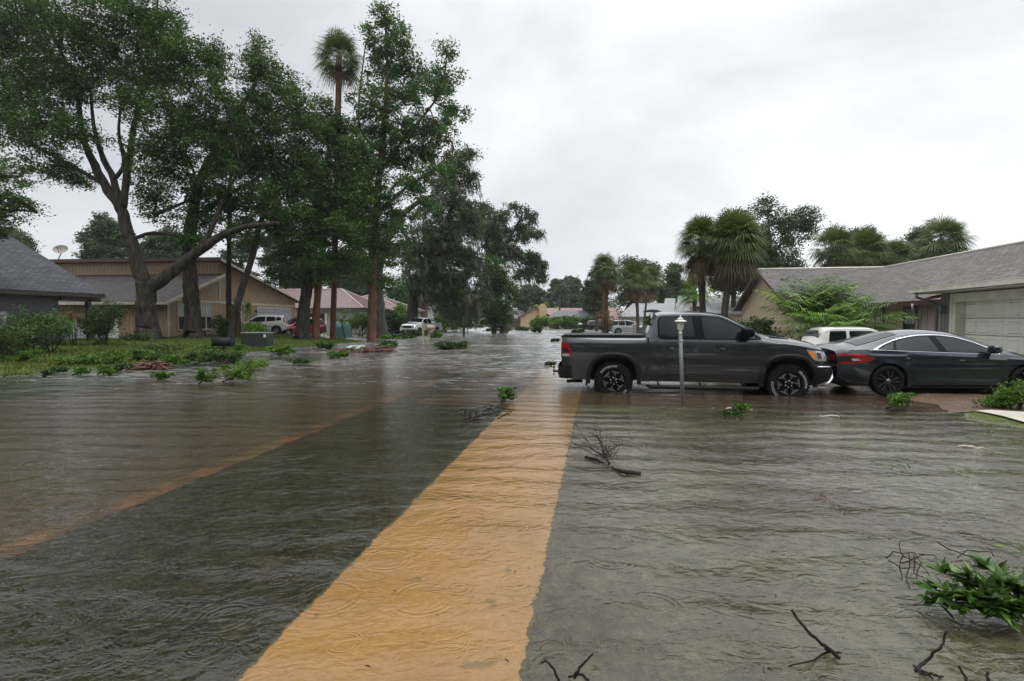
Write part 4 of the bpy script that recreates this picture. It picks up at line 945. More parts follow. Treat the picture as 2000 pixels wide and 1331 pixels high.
# house A: dark shingles, far left
A = Fr(D(205, 575, 28)[:2], (.163, .987), 1); ra = H('shingled_house', 'house with dark grey shingle roof cut by the left edge', A.p(-10, 4, .4))
zA, zr = 3.02, 6.3
b = MB(); A.poly(b, [(-45, 0, zA), (0, 0, zA), (0, 6, zr), (-45, 6, zr)], .14); A.poly(b, [(-45, 12, zA), (0, 12, zA), (0, 6, zr), (-45, 6, zr)], .14); rf = sub(ra, 'roof', b, 'shingle_dark')
b = MB(); A.box(b, -45, 0, -.03, 0, zA-.22, zA-.03); A.box(b, -45, -.02, .0, .5, zA-.20, zA-.17); sub(ra, 'fascia', b, 'dark_trim', rf)
b = MB(); A.box(b, -45, -2.1, .45, .65, .2, zA-.18); A.box(b, -2.3, -2.1, .65, 11.5, .2, zA-.18); sub(ra, 'wall', b, 'brick_dark')
b = MB(); A.box(b, -.75, -.55, .25, .45, .2, zA-.18); sub(ra, 'porch_post', b, 'dark_trim')
b = MB(); A.box(b, -2.1, 0, .25, .45, zA-.42, zA-.2); sub(ra, 'porch_beam', b, 'dark_trim')
# white fence between the two houses
p0, p1 = D(118, 660, 27.8), D(229, 660, 30.5); W_ = Fr(p0[:2], (p1-p0)[:2]); L_ = float(np.linalg.norm((p1-p0)[:2])); rw = H('vinyl_fence', 'white panel fence joining the dark house and brown house', W_.p(L_/2, 0, .4), cat='fence', group=None)
for k_ in range(2): b = MB(); W_.box(b, L_*k_/2+.06, L_*(k_+1)/2-.06, -.02, .02, .42, 1.55); sub(rw, 'fence_panel', b, 'fence_white')
for k_ in range(3): b = MB(); W_.box(b, L_*k_/2-.06, L_*k_/2+.06, -.06, .06, .3, 1.68); sub(rw, 'post', b, 'white_trim')
# house B: brown siding with a clerestory and a wide gable
Bf = Fr((-22.5, 33.5), (.1, .995), 1); rb = H('brown_house', 'brown board house with wide gable and clerestory behind the oak', Bf.p(6, 6, .4))
prof = [(0, .2), (0, 2.98), (5.1, 5.0), (5.1, 6.0), (16, 3.45), (16, .2)]
b = MB(); prism(b, Bf, [(0, .2), (0, 2.98), (5.1, 5.0), (5.1, 6.0), (6.0, 5.79), (6.0, .2)], 0, 16); prism(b, Bf, [(6.0, 2.9), (6.0, 5.79), (7.6, 5.42), (7.6, 2.9)], .001, 16)
prism(b, Bf, [(7.6, .2), (7.6, 5.42), (16, 3.45), (16, .2)], 0, 16); Bf.box(b, 6.0, 7.6, 1.6, 2, .2, 2.9); sub(rb, 'wall', b, 'siding_brown')
b = MB(); Bf.poly(b, [(-.6, -.45, 2.80), (5.09, -.45, 5.06), (5.09, 16.4, 5.06), (-.6, 16.4, 2.80)], .12); sub(rb, 'roof', b, 'shingle_brown', label='lower grey shingled roof slope')
b = MB(); Bf.poly(b, [(4.6, -.5, 6.22), (16.7, -.5, 3.40), (16.7, 16.4, 3.40), (4.6, 16.4, 6.22)], .14); sub(rb, 'roof', b, 'shingle_brown', label='upper roof slope')
b = MB()
Bf.poly(b, [(-.62, -.50, 2.79), (5.09, -.50, 5.05), (5.09, -.455, 5.05), (-.62, -.455, 2.79)], .2)
Bf.poly(b, [(4.6, -.55, 6.2), (16.72, -.55, 3.38), (16.72, -.505, 3.38), (4.6, -.505, 6.2)], .2)
Bf.box(b, -.64, -.605, -.5, 16.4, 2.60, 2.78); sub(rb, 'fascia', b, 'cream_trim')
b = MB(); Bf.box(b, 4.55, 4.60, -.55, 16.4, 5.98, 6.24); sub(rb, 'clerestory_eave', b, 'maroon_wood')
b = MB(); Bf.box(b, -.04, 5.1, -.04, 0, 2.86, 3.0); Bf.box(b, 5.1, 15.96, -.04, 0, 2.84, 3.0)
for u_ in (-.04, 5.88, 7.58, 15.9): Bf.box(b, u_, u_+.14, -.05, 0, .3, 2.86)
Bf.box(b, 5.04, 5.16, -.045, 0, 3.0, 5.0); sub(rb, 'trim', b, 'cream_trim')
for u0, u1 in ((.9, 1.8), (2.95, 3.5), (3.62, 4.12)): window_(rb, Bf, u0, u1, 0, .98, 2.72)
for k_ in range(1): 
    g = MB(); Bf.box(g, 9.9, 15.0, -.02, 0, .35, 2.6); gd = sub(rb, 'garage_door', g, 'door_grey'); g = MB()
    Bf.box(g, 9.75, 9.9, -.06, 0, .3, 2.75); Bf.box(g, 15.0, 15.15, -.06, 0, .3, 2.75); Bf.box(g, 9.9, 15.0, -.06, 0, 2.6, 2.75); sub(rb, 'door_frame', g, 'cream_trim', gd)
b = MB(); b.tube([Bf.p(9.55, -.12, 2.2), Bf.p(9.55, -.12, 2.45)], [.07, .09], 8); sub(rb, 'wall_lantern', b, 'black_metal')
# satellite dish
dp = Bf.p(5, 13.2, 6.0); rd = H('satellite_dish', 'tan satellite dish on the flat brown roof edge against the sky', dp, cat='satellite dish', group=None)
c = D(118, 487, float(dp[1])); b = MB(); ax = unit(np.array([.25, -.75, .55])); s1 = unit(np.cross(ax, [0, 0, 1.])); s2 = np.cross(s1, ax); V = []
for i in range(6):
    r = .50*i/5
    for k_ in range(20): th = k_*math.pi/10; V.append(c+s1*r*math.cos(th)*1.0+s2*r*.85*math.sin(th)-ax*.18*(1-(r/.5)**2))
b.add(V, [(i*20+k_, i*20+(k_+1) % 20, (i+1)*20+(k_+1) % 20, (i+1)*20+k_) for i in range(5) for k_ in range(20)], True); sub(rd, 'reflector', b, 'dish_grey')
b = MB(); b.tube([dp, dp+[.05, 0, .25], c-ax*.2-[0, 0, .1], c-ax*.16], [.035, .035, .035, .03], 7); sub(rd, 'mast', b, 'black_metal')
b = MB(); b.tube([c-s2*.40, c+ax*.35-s2*.22], [.02, .02], 5); b.tube([c+ax*.34-s2*.22, c+ax*.42-s2*.2], [.05, .05], 8); sub(rd, 'arm', b, 'black_metal')

def ribs(b, poly, spacing, w=.04, h=.045):
    poly = [np.asarray(p, float) for p in poly]; n = np.cross(poly[1]-poly[0], poly[2]-poly[0]); n /= np.linalg.norm(n)
    if n[2] < 0: n = -n
    u = unit(np.array([-n[1], n[0], 0])); v = np.cross(n, u); O = poly[0]; q = [((p-O) @ u, (p-O) @ v) for p in poly]
    us_ = [a[0] for a in q]; x = math.ceil(min(us_)/spacing)*spacing+.01
    while x < max(us_):
        ys = []
        for i in range(len(q)):
            (x0, y0), (x1, y1) = q[i], q[(i+1) % len(q)]
            if (x0-x)*(x1-x) < 0: ys.append(y0+(y1-y0)*(x-x0)/(x1-x0))
        if len(ys) >= 2 and max(ys)-min(ys) > .15:
            y0, y1 = min(ys)+.03, max(ys)-.03
            b.hexa([O+u*(x+dx)+v*y_+n*z_ for z_ in (.0, h) for y_ in (y0, y1) for dx in (-w/2, w/2)])
        x += spacing
def hip_house(root, fr, u0, u1, t0, t1, ze, pitch, ov, wallm, roofm, zb=-.1, rib=0, ridge_mat=None, th=.12):
    U0, U1, T0, T1 = u0-ov, u1+ov, t0-ov, t1+ov
    if (U1-U0) >= (T1-T0): h = (T1-T0)/2; r0, r1 = (U0+h, T0+h), (U1-h, T0+h)
    else: h = (U1-U0)/2; r0, r1 = (U0+h, T0+h), (U0+h, T1-h)
    zr = ze+pitch*h; P_ = {k_: fr.p(*q, z) for k_, q, z in (('a', (U0, T0), ze), ('b', (U1, T0), ze), ('c', (U1, T1), ze), ('d', (U0, T1), ze), ('r', r0, zr), ('s', r1, zr))}
    if (U1-U0) >= (T1-T0): faces = ['absr', 'bcs', 'cdrs', 'dar']
    else: faces = ['abr', 'bcsr', 'cds', 'dars']
    b = MB()
    for f in faces: b.slab([P_[k_] for k_ in f], th)
    ro = sub(root, 'roof', b, roofm)
    if rib:
        b = MB()
        for f in faces: ribs(b, [P_[k_] for k_ in f], rib)
        sub(root, 'roof_ribs', b, 'metal_rib', ro)
    if ridge_mat:
        b = MB()
        for k1, k2 in (('a', 'r'), ('d', 'r' if True else 's'), ('b', 's' if (U1-U0) >= (T1-T0) else 'r'), ('c', 's'), ('r', 's')):
            if (U1-U0) < (T1-T0) and k1 == 'd': k2 = 's'
            b.tube([P_[k1]+[0, 0, .03], P_[k2]+[0, 0, .03]], .09, 5, smooth=False)
        sub(root, 'roof_ridge', b, ridge_mat, ro)
    b = MB(); fr.box(b, u0, u1, t0, t1, zb, ze-.02); sub(root, 'wall', b, wallm)
    return P_
# house C: maroon metal roof, two hipped blocks
c1 = D(710, 602, 55.6); Cf = Fr(c1[:2], (.1, .995), 1); rc = H('metal_roof_house', 'grey house with maroon ribbed metal roof behind the street trees', Cf.p(8, 4, .1))
hip_house(rc, Cf, .5, 8.2, .5, 18, 2.92, .52, .5, 'wall_grey', 'metal_roof', rib=.42, ridge_mat='metal_ridge')
hip_house(rc, Cf, 9.6, 19.2, -.9, 10, 2.85, .40, .5, 'wall_grey', 'metal_roof', rib=.42, ridge_mat='metal_ridge')
for (u0, u1, t_) in ((.5, None, 6.2),):
    g = MB(); Cf.box(g, .46, .5, 4.6, 6.6, .1, 2.3); sub(rc, 'sliding_door', g, 'window_glass'); g = MB(); Cf.box(g, .42, .5, 6.6, 6.8, .1, 2.35); Cf.box(g, .42, .5, 4.4, 4.6, .1, 2.35); sub(rc, 'door_frame', g, 'white_trim')
window_(rc, Cf, 2.2, 3.6, .5, 1.1, 2.2, curtain=False); window_(rc, Cf, 12.4, 14.2, -.9, 1.1, 2.2, curtain=False)
g = MB(); p = D(680, 640, 54.2); g.box(p[0]-2.7, p[0]-1.1, p[1]-.4, p[1]+.4, 0, 1.2); o = one('utility_cabinet', g, 'ac_grey', 'grey box standing against the metal roofed house wall', 'cabinet', bevel=.03)

def slope_house(name, label, e0, e1, r1, r0, wallm, roofm, zb=-.2, inset=.35, ov_back=True, cat='house', group='single storey houses', th=.14, parent=None, base=None):
    e0, e1, r0, r1 = [D(*q) if len(q) == 3 and abs(q[0]) > 60 else np.array(q, float) for q in (e0, e1, r0, r1)]
    root = parent or H(name, label, (float((e0+e1)[0]/2), float(r0[1]), 0), cat=cat, group=group)
    b0 = np.array([2*r0[0]-e0[0], 2*r0[1]-e0[1], e0[2]]); b1 = np.array([2*r1[0]-e1[0], 2*r1[1]-e1[1], e1[2]])
    b = MB(); b.slab([e0, e1, r1, r0], th); b.slab([b0, b1, r1, r0], th); ro = sub(root, 'roof', b, roofm)
    du = unit(e1-e0); inn = unit((r0-e0)*np.array([1, 1, 0])); b = MB()
    def gable(e, r, k, s_):
        E = e+s_*du*inset+inn*inset; Kk = k+s_*du*inset-inn*inset; Rr = r+s_*du*inset; f = (r[2]-e[2]); zi = e[2]+f*inset/max(.1, np.linalg.norm((r-e)[:2]))-.15
        return E, Kk, Rr, zi
    E0, K0, R0, zi = gable(e0, r0, b0, 1); E1, K1, R1, _ = gable(e1, r1, b1, -1)
    zt = r0[2]-th-.02
    def q(p, z): return (p[0], p[1], z)
    V = [q(E0, zb), q(K0, zb), q(K0, zi), q(R0, zt), q(E0, zi), q(E1, zb), q(K1, zb), q(K1, zi), q(R1, zt), q(E1, zi)]
    b.add(V, [(0, 1, 2, 3, 4), (9, 8, 7, 6, 5), (0, 4, 9, 5), (1, 6, 7, 2), (2, 7, 8, 3), (3, 8, 9, 4)]); sub(root, 'wall', b, wallm)
    return root
# far houses
rD = H('white_house', 'distant flat white house with brown chimney behind white pickup', D(820, 640, 95)*[1, 1, 0]); b = MB(); a_, c_ = D(797, 592, 95), D(846, 608, 95); b.box(a_[0], c_[0], 95, 103, -.1, a_[2]); sub(rD, 'wall', b, 'wall_white')
b = MB(); a_, c_ = D(818, 590, 94.5), D(834, 590, 94.5); b.box(a_[0], c_[0], 94.2, 94.9, 1, a_[2]+.1); sub(rD, 'chimney', b, 'brick_brown')
b = MB(); b.box(D(797, 0, 95)[0]-.2, D(846, 0, 95)[0]+.2, 94.8, 103.2, a_[2]-.15, a_[2]-.02); sub(rD, 'roof', b, 'white_trim')
rJ = slope_house('grey_roof_house', 'tiny grey roofed house with white chimney at the street end', (988, 623, 116), (1030, 623, 116), (1022, 607, 122), (990, 607, 122), 'wall_white', 'shingle_grey')
b = MB(); a_, c_ = D(1002, 602, 114), D(1011, 628, 114); b.box(a_[0], c_[0], 113.6, 114.6, -.2, a_[2]); sub(rJ, 'chimney', b, 'wall_white')
a_, c_ = D(962, 622, 106), D(1016, 622, 106); fr_ = Fr(a_[:2], (c_-a_)[:2]); rf_ = H('wooden_fence', 'low dark brown fence in front of the white chimney house', fr_.p(2.8, 0, -.1), cat='fence', group=None)
for k_ in range(3): b = MB(); l_ = float(np.linalg.norm((c_-a_)[:2]))/3; fr_.box(b, l_*k_+.08, l_*(k_+1)-.08, -.03, .03, -.2, a_[2]); sub(rf_, 'fence_panel', b, 'fence_dark')
for k_ in range(4): b = MB(); fr_.box(b, l_*k_-.08, l_*k_+.08, -.08, .08, -.2, a_[2]+.08); sub(rf_, 'post', b, 'fence_dark')
# tan house: its gable faces the water
e = H('tan_house', 'tan house with chimney and faded pink roof at the street end', D(1100, 640, 112)*[1, 1, 0])
gl_, gp, gr = D(1013, 619, 110), D(1046, 600, 110), D(1079, 619, 110)
b = MB(); b.add([(gl_[0]+.4, 110, -.2), (gr[0]-.4, 110, -.2), (gr[0]-.4, 110, gr[2]-.1), (gp[0], 110, gp[2]-.25), (gl_[0]+.4, 110, gl_[2]-.1)]+[(gl_[0]+.4, 120, -.2), (gr[0]-.4, 120, -.2), (gr[0]-.4, 120, gr[2]-.1), (gp[0], 120, gp[2]-.25), (gl_[0]+.4, 120, gl_[2]-.1)],
      [(0, 1, 2, 3, 4), (9, 8, 7, 6, 5), (0, 5, 6, 1), (1, 6, 7, 2), (2, 7, 8, 3), (3, 8, 9, 4), (4, 9, 5, 0)])
b.box(gp[0]+1.5, gp[0]+17, 113, 119, -.2, 2.0); sub(e, 'wall', b, 'siding_yellow')
b = MB(); b.slab([np.array([gl_[0], 109.6, gl_[2]]), np.array([gp[0], 109.6, gp[2]]), np.array([gp[0], 121, gp[2]]), np.array([gl_[0], 121, gl_[2]])], .12)
b.slab([np.array([gr[0], 109.6, gr[2]]), np.array([gp[0], 109.6, gp[2]]), np.array([gp[0], 121, gp[2]]), np.array([gr[0], 121, gr[2]])], .12)
q0, q1 = D(1052, 625, 112.2), D(1212, 625, 112.2); q2, q3 = D(1200, 602, 116.5), D(1052, 602, 116.5); b.slab([q0, q1, q2, q3], .14); b.slab([np.array([q0[0], 121, q0[2]]), np.array([q1[0], 121, q1[2]]), q2, q3], .14); sub(e, 'roof', b, 'shingle_pink')
b = MB(); a_, c_ = D(1053, 597, 109), D(1067, 597, 109); b.box(a_[0], c_[0], 108.6, 109.8, -.1, a_[2]); b.box(a_[0]+.3, c_[0]-.3, 108.8, 109.6, a_[2], a_[2]+.35); sub(e, 'chimney', b, 'siding_yellow')
rF = slope_house('black_roof_house', 'low house with black ribbed roof between hedge and tan house', (1068, 622, 95), (1168, 622, 95), (1140, 607, 99), (1088, 607, 99), 'siding_grey', 'dark_roof')
rG = slope_house('grey_roof_house', 'pale grey roofed house behind the parked white wagon', (1206, 619, 64), (1330, 619, 64), (1330, 593, 71), (1236, 593, 71), 'wall_white', 'shingle_pale')
rH_ = slope_house('grey_roof_house', 'light grey roofed house between the near twin palms and gable', (1318, 612, 46), (1462, 612, 46), (1462, 578, 52), (1325, 578, 52), 'siding_tan', 'shingle_pale')
a_ = [D(1294, 610, 45), D(1317, 610, 45), D(1319, 583, 47.5), D(1299, 583, 47.5)]; b = MB(); b.slab(a_, .1); b.slab([D(1317, 610, 45.1), D(1322, 610, 50), D(1319, 583, 47.6)], .1); sub(rH_, 'dormer', b, ['shingle_pale'])

# ------------------------------------------------------------------ the house on the right
M = Fr((16.8, 23), (.163, .987), -1); rr = H('shingled_house', 'big grey shingled house with white garage door on the right', M.p(0, 5, .1))
ZE, ZR = 2.4, 5.0
b = MB()
M.poly(b, [(-13, 0, ZE), (5.55, 0, ZE), (11.4, 5.53, ZR), (-13, 5.53, ZR)], .12)
M.poly(b, [(5.55, -2.2, ZE), (11.4, -2.2, ZR), (11.4, 5.53, ZR), (5.55, 0, ZE)], .12)
M.poly(b, [(17.25, -2.2, ZE), (11.4, -2.2, ZR), (11.4, 6, ZR), (17.25, 6, ZE)], .12)
M.poly(b, [(-13, 5.53, ZR), (17.2, 5.53, ZR), (17.2, 11, ZE), (-13, 11, ZE)], .12); rf = sub(rr, 'roof', b, 'shingle_grey', label='weathered grey shingle roof with a valley')
b = MB(); b.tube([M.p(-13, 5.53, ZR+.02), M.p(11.4, 5.53, ZR+.02)], .07, 5); b.tube([M.p(11.4, -2.2, ZR+.02), M.p(11.4, 5.53, ZR+.02)], .07, 5); sub(rr, 'roof_ridge', b, 'white_trim', rf)
b = MB(); M.box(b, -5, 5.5, -.04, -.002, ZE-.2, ZE-.02); M.box(b, 5.50, 5.545, -2.2, 0, ZE-.2, ZE-.02)
M.poly(b, [(5.5, -2.25, ZE-.0), (11.4, -2.25, ZR), (11.4, -2.205, ZR), (5.5, -2.205, ZE)], .2); M.poly(b, [(17.3, -2.25, ZE-.0), (11.4, -2.25, ZR), (11.4, -2.205, ZR), (17.3, -2.205, ZE)], .2); sub(rr, 'fascia', b, 'maroon_wood')
b = MB(); M.box(b, -1.7, 2.85, .6, .8, 0, ZE-.05); M.box(b, 5.95, 6.1, -1.7, 4, 0, ZE+.02); prism(b, M, [(5.95, 0), (5.95, 2.48), (11.4, 4.82), (16.85, 2.48), (16.85, 0)], -1.7, -1.5); sub(rr, 'wall', b, 'siding_tan')
b = MB(); M.box(b, -6, -1.7, .48, .7, 0, ZE-.05); sub(rr, 'wall', b, 'siding_pink', label='pale pink wall beside the garage')
b = MB(); M.box(b, 2.85, 6.0, 2.2, 2.3, 0, ZE); M.box(b, 2.7, 2.85, .8, 2.2, 0, ZE); sub(rr, 'porch_wall', b, 'maroon_wood')
b = MB(); M.box(b, 5.94, 5.95, -1.7, -1.52, 0, 2.4); M.box(b, 5.9, 5.95, -1.75, -1.5, 0, 2.5); sub(rr, 'corner_board', b, 'cream_trim')
for u0, u1 in ((1.45, 2.05), (-1.05, -.3)): window_(rr, M, u0, u1, .6, .75, 2.1, frame='maroon_wood', curtain=True, fw=.1)
Gf = Fr((14.3, 18.3), (.215, .977), -1); ZG = 2.72
b = MB(); A0, B0_, C0, D0, E0, F0 = (0, 0, ZG), (-7.6, 0, ZG), (-3.8, 3.8, 4.5), (-3.8, 9, 4.5), (0, 9, ZG), (-7.6, 9, ZG)
Gf.poly(b, [A0, B0_, C0], .12); Gf.poly(b, [A0, C0, D0, E0], .12); Gf.poly(b, [B0_, C0, D0, F0], .12); sub(rr, 'roof', b, 'shingle_grey', label='hipped roof over the garage')
b = MB(); Gf.box(b, -7.6, .04, -.14, -.012, ZG-.16, ZG-.02); Gf.box(b, -7.6, .04, -.15, -.135, ZG-.02, ZG+.0); Gf.box(b, -.02, .10, -.1, 8, ZG-.16, ZG-.02); gt = sub(rr, 'gutter', b, 'white_trim')
b = MB(); Gf.box(b, -7.5, -.02, .0, .58, ZG-.2, ZG-.17); sub(rr, 'soffit', b, 'cream_trim')
b = MB(); b.tube([Gf.p(-.35, -.06, ZG-.14), Gf.p(-.35, -.06, ZG-.32), Gf.p(-.42, .5, ZG-.55), Gf.p(-.42, .53, ZG-.7), Gf.p(-.42, .53, .15)], .045, 6); sub(rr, 'downspout', b, 'post_grey', gt)
b = MB(); b.tube([M.p(-2.0, -.05, ZE-.12), M.p(-2.0, -.05, ZE-.3), M.p(-1.3, .50, ZE-.75), M.p(-1.3, .52, ZE-.9), M.p(-1.3, .52, .1)], .05, 6); sub(rr, 'downspout', b, 'cream_trim')
b = MB(); Gf.box(b, -7.3, -6.45, .6, .75, 0, ZG-.17); Gf.box(b, -1.27, -.5, .6, .75, 0, ZG-.17); Gf.box(b, -6.45, -1.27, .6, .75, 2.35, ZG-.17); Gf.box(b, -.65, -.5, .75, 6, 0, ZG-.17); sub(rr, 'wall', b, 'siding_grey', label='grey vertical siding round the garage door')
b = MB(); prism(b, Gf, [(.0, 0), (.0, 0), (.01, 0)], 0, .001) if False else None
g = MB(); Gf.box(g, -6.3, -1.42, .84, .88, .08, 2.2)
gd = sub(rr, 'garage_door', g, 'garage_panel')
g = MB()
for r_ in range(4):
    for c_ in range(8):
        u0 = -6.3+.61*c_+.07; z0 = .08+.53*r_+.07
        P8 = [Gf.p(u, .84-(0 if k_ else 0), z) for k_ in (0,) for u, z in ((u0, z0), (u0+.47, z0), (u0+.47, z0+.39), (u0, z0+.39))]
        Q8 = [Gf.p(u, .803, z) for u, z in ((u0+.03, z0+.03), (u0+.44, z0+.03), (u0+.44, z0+.36), (u0+.03, z0+.36))]
        n_ = [Gf.p(u, .822, z) for u, z in ((u0+.055, z0+.055), (u0+.415, z0+.055), (u0+.415, z0+.335), (u0+.055, z0+.335))]
        g.add(P8+Q8+n_, [(0, 1, 5, 4), (1, 2, 6, 5), (2, 3, 7, 6), (3, 0, 4, 7), (4, 5, 9, 8), (5, 6, 10, 9), (6, 7, 11, 10), (7, 4, 8, 11), (8, 9, 10, 11)])
sub(rr, 'door_panels', g, 'garage_panel', gd, recalc=False)
g = MB()
for r_ in range(1, 4): Gf.box(g, -6.3, -1.42, .836, .84, .08+.53*r_-.009, .08+.53*r_+.009)
sub(rr, 'panel_seams', g, 'dark_trim', gd)
g = MB(); Gf.box(g, -1.42, -1.27, .54, .88, .05, 2.33); Gf.box(g, -6.45, -6.3, .54, .88, .05, 2.33); Gf.box(g, -6.3, -1.42, .54, .88, 2.2, 2.33); Gf.box(g, -6.58, -1.14, .52, .538, 2.33, 2.47); Gf.box(g, -1.27, -1.14, .52, .538, .05, 2.33); sub(rr, 'door_frame', g, 'white_trim')
b = MB(); c = Gf.p(-.82, .44, 1.86); b.lathe([(.0, .36), (.02, .32), (.10, .26), (.12, .24)], 10, tuple(c-[0, 0, .02])); b.lathe([(.05, 0), (.10, .24)], 8, tuple(c)); b.lathe([(0, -.06), (.04, -.03), (.05, 0)], 8, tuple(c)); b.tube([c+[0, 0, .05], Gf.p(-.82, .6, 1.85)], .02, 6); sub(rr, 'wall_lantern', b, 'post_grey')
b = MB(); Gf.poly(b, [(.05, .55, 2.45), (.05, 1.9, 2.75), (.9, 1.9, 2.6), (.9, .7, 2.38)], .06); sub(rr, 'soffit_board', b, 'red_wood')
# ------------------------------------------------------------------ vehicles
def interp(cp):
    X = np.array([c[0] for c in cp], float); Y = np.array([c[1] for c in cp], float)
    def f(x):
        return np.interp(x, X, Y)
    # light smoothing so that profiles are curves, not polylines
    def g(x, r=.05):
        x = np.asarray(x, float); return sum(f(x+d*r) for d in (-2, -1, 0, 1, 2))/5
    return g
class Car:
    """x forward from the rear axle, z from the ground; lofted shell with wheel openings"""
    def __init__(s, **k):
        s.__dict__.update(k)
        s.fz = interp(k['top']); s.fr = interp(k['rail']); s.fb = interp(k['belt']); s.fw = interp(k['W']); s.fwr = interp(k['Wr']); s.fbot = interp(k['bot'])
    def yside(s, x, z):
        """half width of the shell at x, z"""
        x = np.asarray(x, float); z = np.asarray(z, float); zb, zr = s.fb(x), s.fr(x); W, Wr = s.fw(x), s.fwr(x)
        lo = W*(1-s.tuck*np.clip((s.zmid-z)/s.zmid, 0, 1)**2-s.shoulder*np.clip((z-s.zmid)/np.maximum(zb-s.zmid, .05), 0, 1)**2.2)
        for (zc, wd, am, xa, xb) in s.creases:
            zz = zc(x) if callable(zc) else zc
            lo = lo+am*np.exp(-((z-zz)/wd)**2)*sstep(xa-.15, xa+.15, x)*sstep(xb+.15, xb-.15, x)
        Wb = W*(1-s.shoulder); t_ = np.clip((z-zb)/np.maximum(zr-zb, .01), 0, 1)
        up = Wb+(Wr-Wb)*(t_**1.15)
        return np.where(z <= zb, lo, up)
    def zbot(s, x):
        z = s.fbot(x)
        for xc in (0, s.wb):
            q = np.clip(1-(np.abs((x-xc)/s.ar[0]))**s.ar[2], 0, None)**(1/s.ar[2]); z = np.where(np.abs(x-xc) < s.ar[0], np.maximum(z, s.R+s.ar[1]*q), z)
        return z
    def ztop(s, x, fy):
        """height of the upper skin at fraction fy (0 centre .. 1 edge)"""
        return s.fr(x)+(s.fz(x)-s.fr(x))*(1-np.abs(fy)**2.3)
    def body(s, root, mat, name='body'):
        xs = list(np.arange(s.x0, s.x1, .06))+list(s.extra)
        for xc in (0, s.wb):
            a = s.ar[0]; xs += [xc+a*math.cos(t_) for t_ in np.linspace(0, math.pi, 31)]+[xc-a-.002, xc+a+.002]
        xs += [s.x0, s.x1]; xs = np.unique(np.round([x for x in xs if s.x0 <= x <= s.x1], 4))
        rows = []
        for x in xs:
            zb = float(s.zbot(x)); zB = float(s.fb(x)); zR = float(s.fr(x)); Wr = float(s.fwr(x))
            zs = list(zb+(zB-zb)*np.linspace(0, 1, 15)); pts = [(x, -float(s.yside(x, z)), z) for z in zs]
            for f in (.15, .35, .6, .8, .93, 1.0): z = zB+(zR-zB)*f; pts.append((x, -float(s.yside(x, z)), z))
            for f in (.97, .9, .78, .6, .4, .2, 0): pts.append((x, -Wr*f, float(s.ztop(x, f))))
            full = pts+[(p[0], -p[1], p[2]) for p in pts[-2::-1]]
            rows.append(full)
        P_ = np.array(rows)
        # round the ends in plan
        b = MB(); b.grid(P_, True); n = P_.shape[1]
        for i in (0, len(xs)-1):
            ids = [i*n+j for j in range(n)]; b.f.append(ids if i else ids[::-1]); b.sm.append(False); b.mi.append(0)
        return sub(root, name, b, mat, sharp=38)
    def under(s, root, name='underbody'):
        """dark liner: floor and wheel wells, inside the shell"""
        b = MB(); w = s.fw(s.wb/2)*.96
        for sg in (-1, 1):
            for xc in (0, s.wb):
                V = []
                for k in range(15):
                    a = math.pi*k/14; q = s.ar[0]*1.03; x = xc+q*math.cos(a); z = s.R+s.ar[1]*1.03*max(0, 1-abs(math.cos(a))**s.ar[2])**(1/s.ar[2])
                    V += [(x, sg*w*.995, z), (x, sg*(w-.34), z)]
                b.add(V, [(2*k, 2*k+1, 2*k+3, 2*k+2) for k in range(14)], True); b.add([v for v in V[1::2]]+[(xc, sg*(w-.34), s.R*.6)], [(k, k+1, 15) for k in range(14)])
        zf = float(s.fbot(s.wb/2)); b.box(s.x0+.25, s.x1-.3, -w*.60, w*.60, zf-.03, zf+.25); b.box(s.ar[0]+.02, s.wb-s.ar[0]-.02, -w*.93, w*.93, zf-.02, zf+.2)
        return sub(root, name, b, 'interior')
    def side_patch(s, root, name, mat, x0, x1, zlo, zhi, off=.006, nx=26, nz=7, sides=(-1, 1), parent=None, label=None):
        r = None
        for sg in sides:
            b = MB(); xs = x0+(x1-x0)*(.5-.5*np.cos(np.linspace(0, math.pi, nx)))
            lo = zlo(xs) if callable(zlo) else np.full(nx, zlo); hi = zhi(xs) if callable(zhi) else np.full(nx, zhi)
            T_ = np.linspace(0, 1, nz); Z = lo[:, None]+(hi-lo)[:, None]*T_[None]; X = np.repeat(xs[:, None], nz, 1); Y = sg*(s.yside(X, Z)+off)
            P_ = np.stack([X, Y, Z], -1); P2 = P_.copy(); P2[:, :, 1] -= sg*(off+.002)
            b.grid(P_ if sg > 0 else P_[::-1], True)
            for e in ([P_[0], P2[0]], [P_[-1], P2[-1]], [P_[:, 0], P2[:, 0]], [P_[:, -1], P2[:, -1]]): b.grid(np.array(e), True)
            o = sub(root, name, b, mat, parent=parent, label=label); r = r or o
        return r
    def top_patch(s, root, name, mat, x0, x1, f, off=.008, nx=10, ny=15, parent=None, fx=None):
        xs = np.linspace(x0, x1, nx); fy = np.linspace(-f, f, ny); X = np.repeat(xs[:, None], ny, 1); Fy = np.repeat(fy[None], nx, 0)
        if fx is not None: Fy = Fy*np.array([fx(t_) for t_ in np.linspace(0, 1, nx)])[:, None]
        Y = s.fwr(X)*Fy; Z = s.ztop(X, Fy); P_ = np.stack([X, Y, Z], -1)
        du = np.gradient(P_, axis=0); dv = np.gradient(P_, axis=1); n_ = unit(np.cross(du, dv)); n_ = np.where(n_[:, :, 2:3] < 0, -n_, n_); P_ = P_+n_*off
        b = MB(); b.grid(P_, True); return sub(root, name, b, mat, parent=parent)
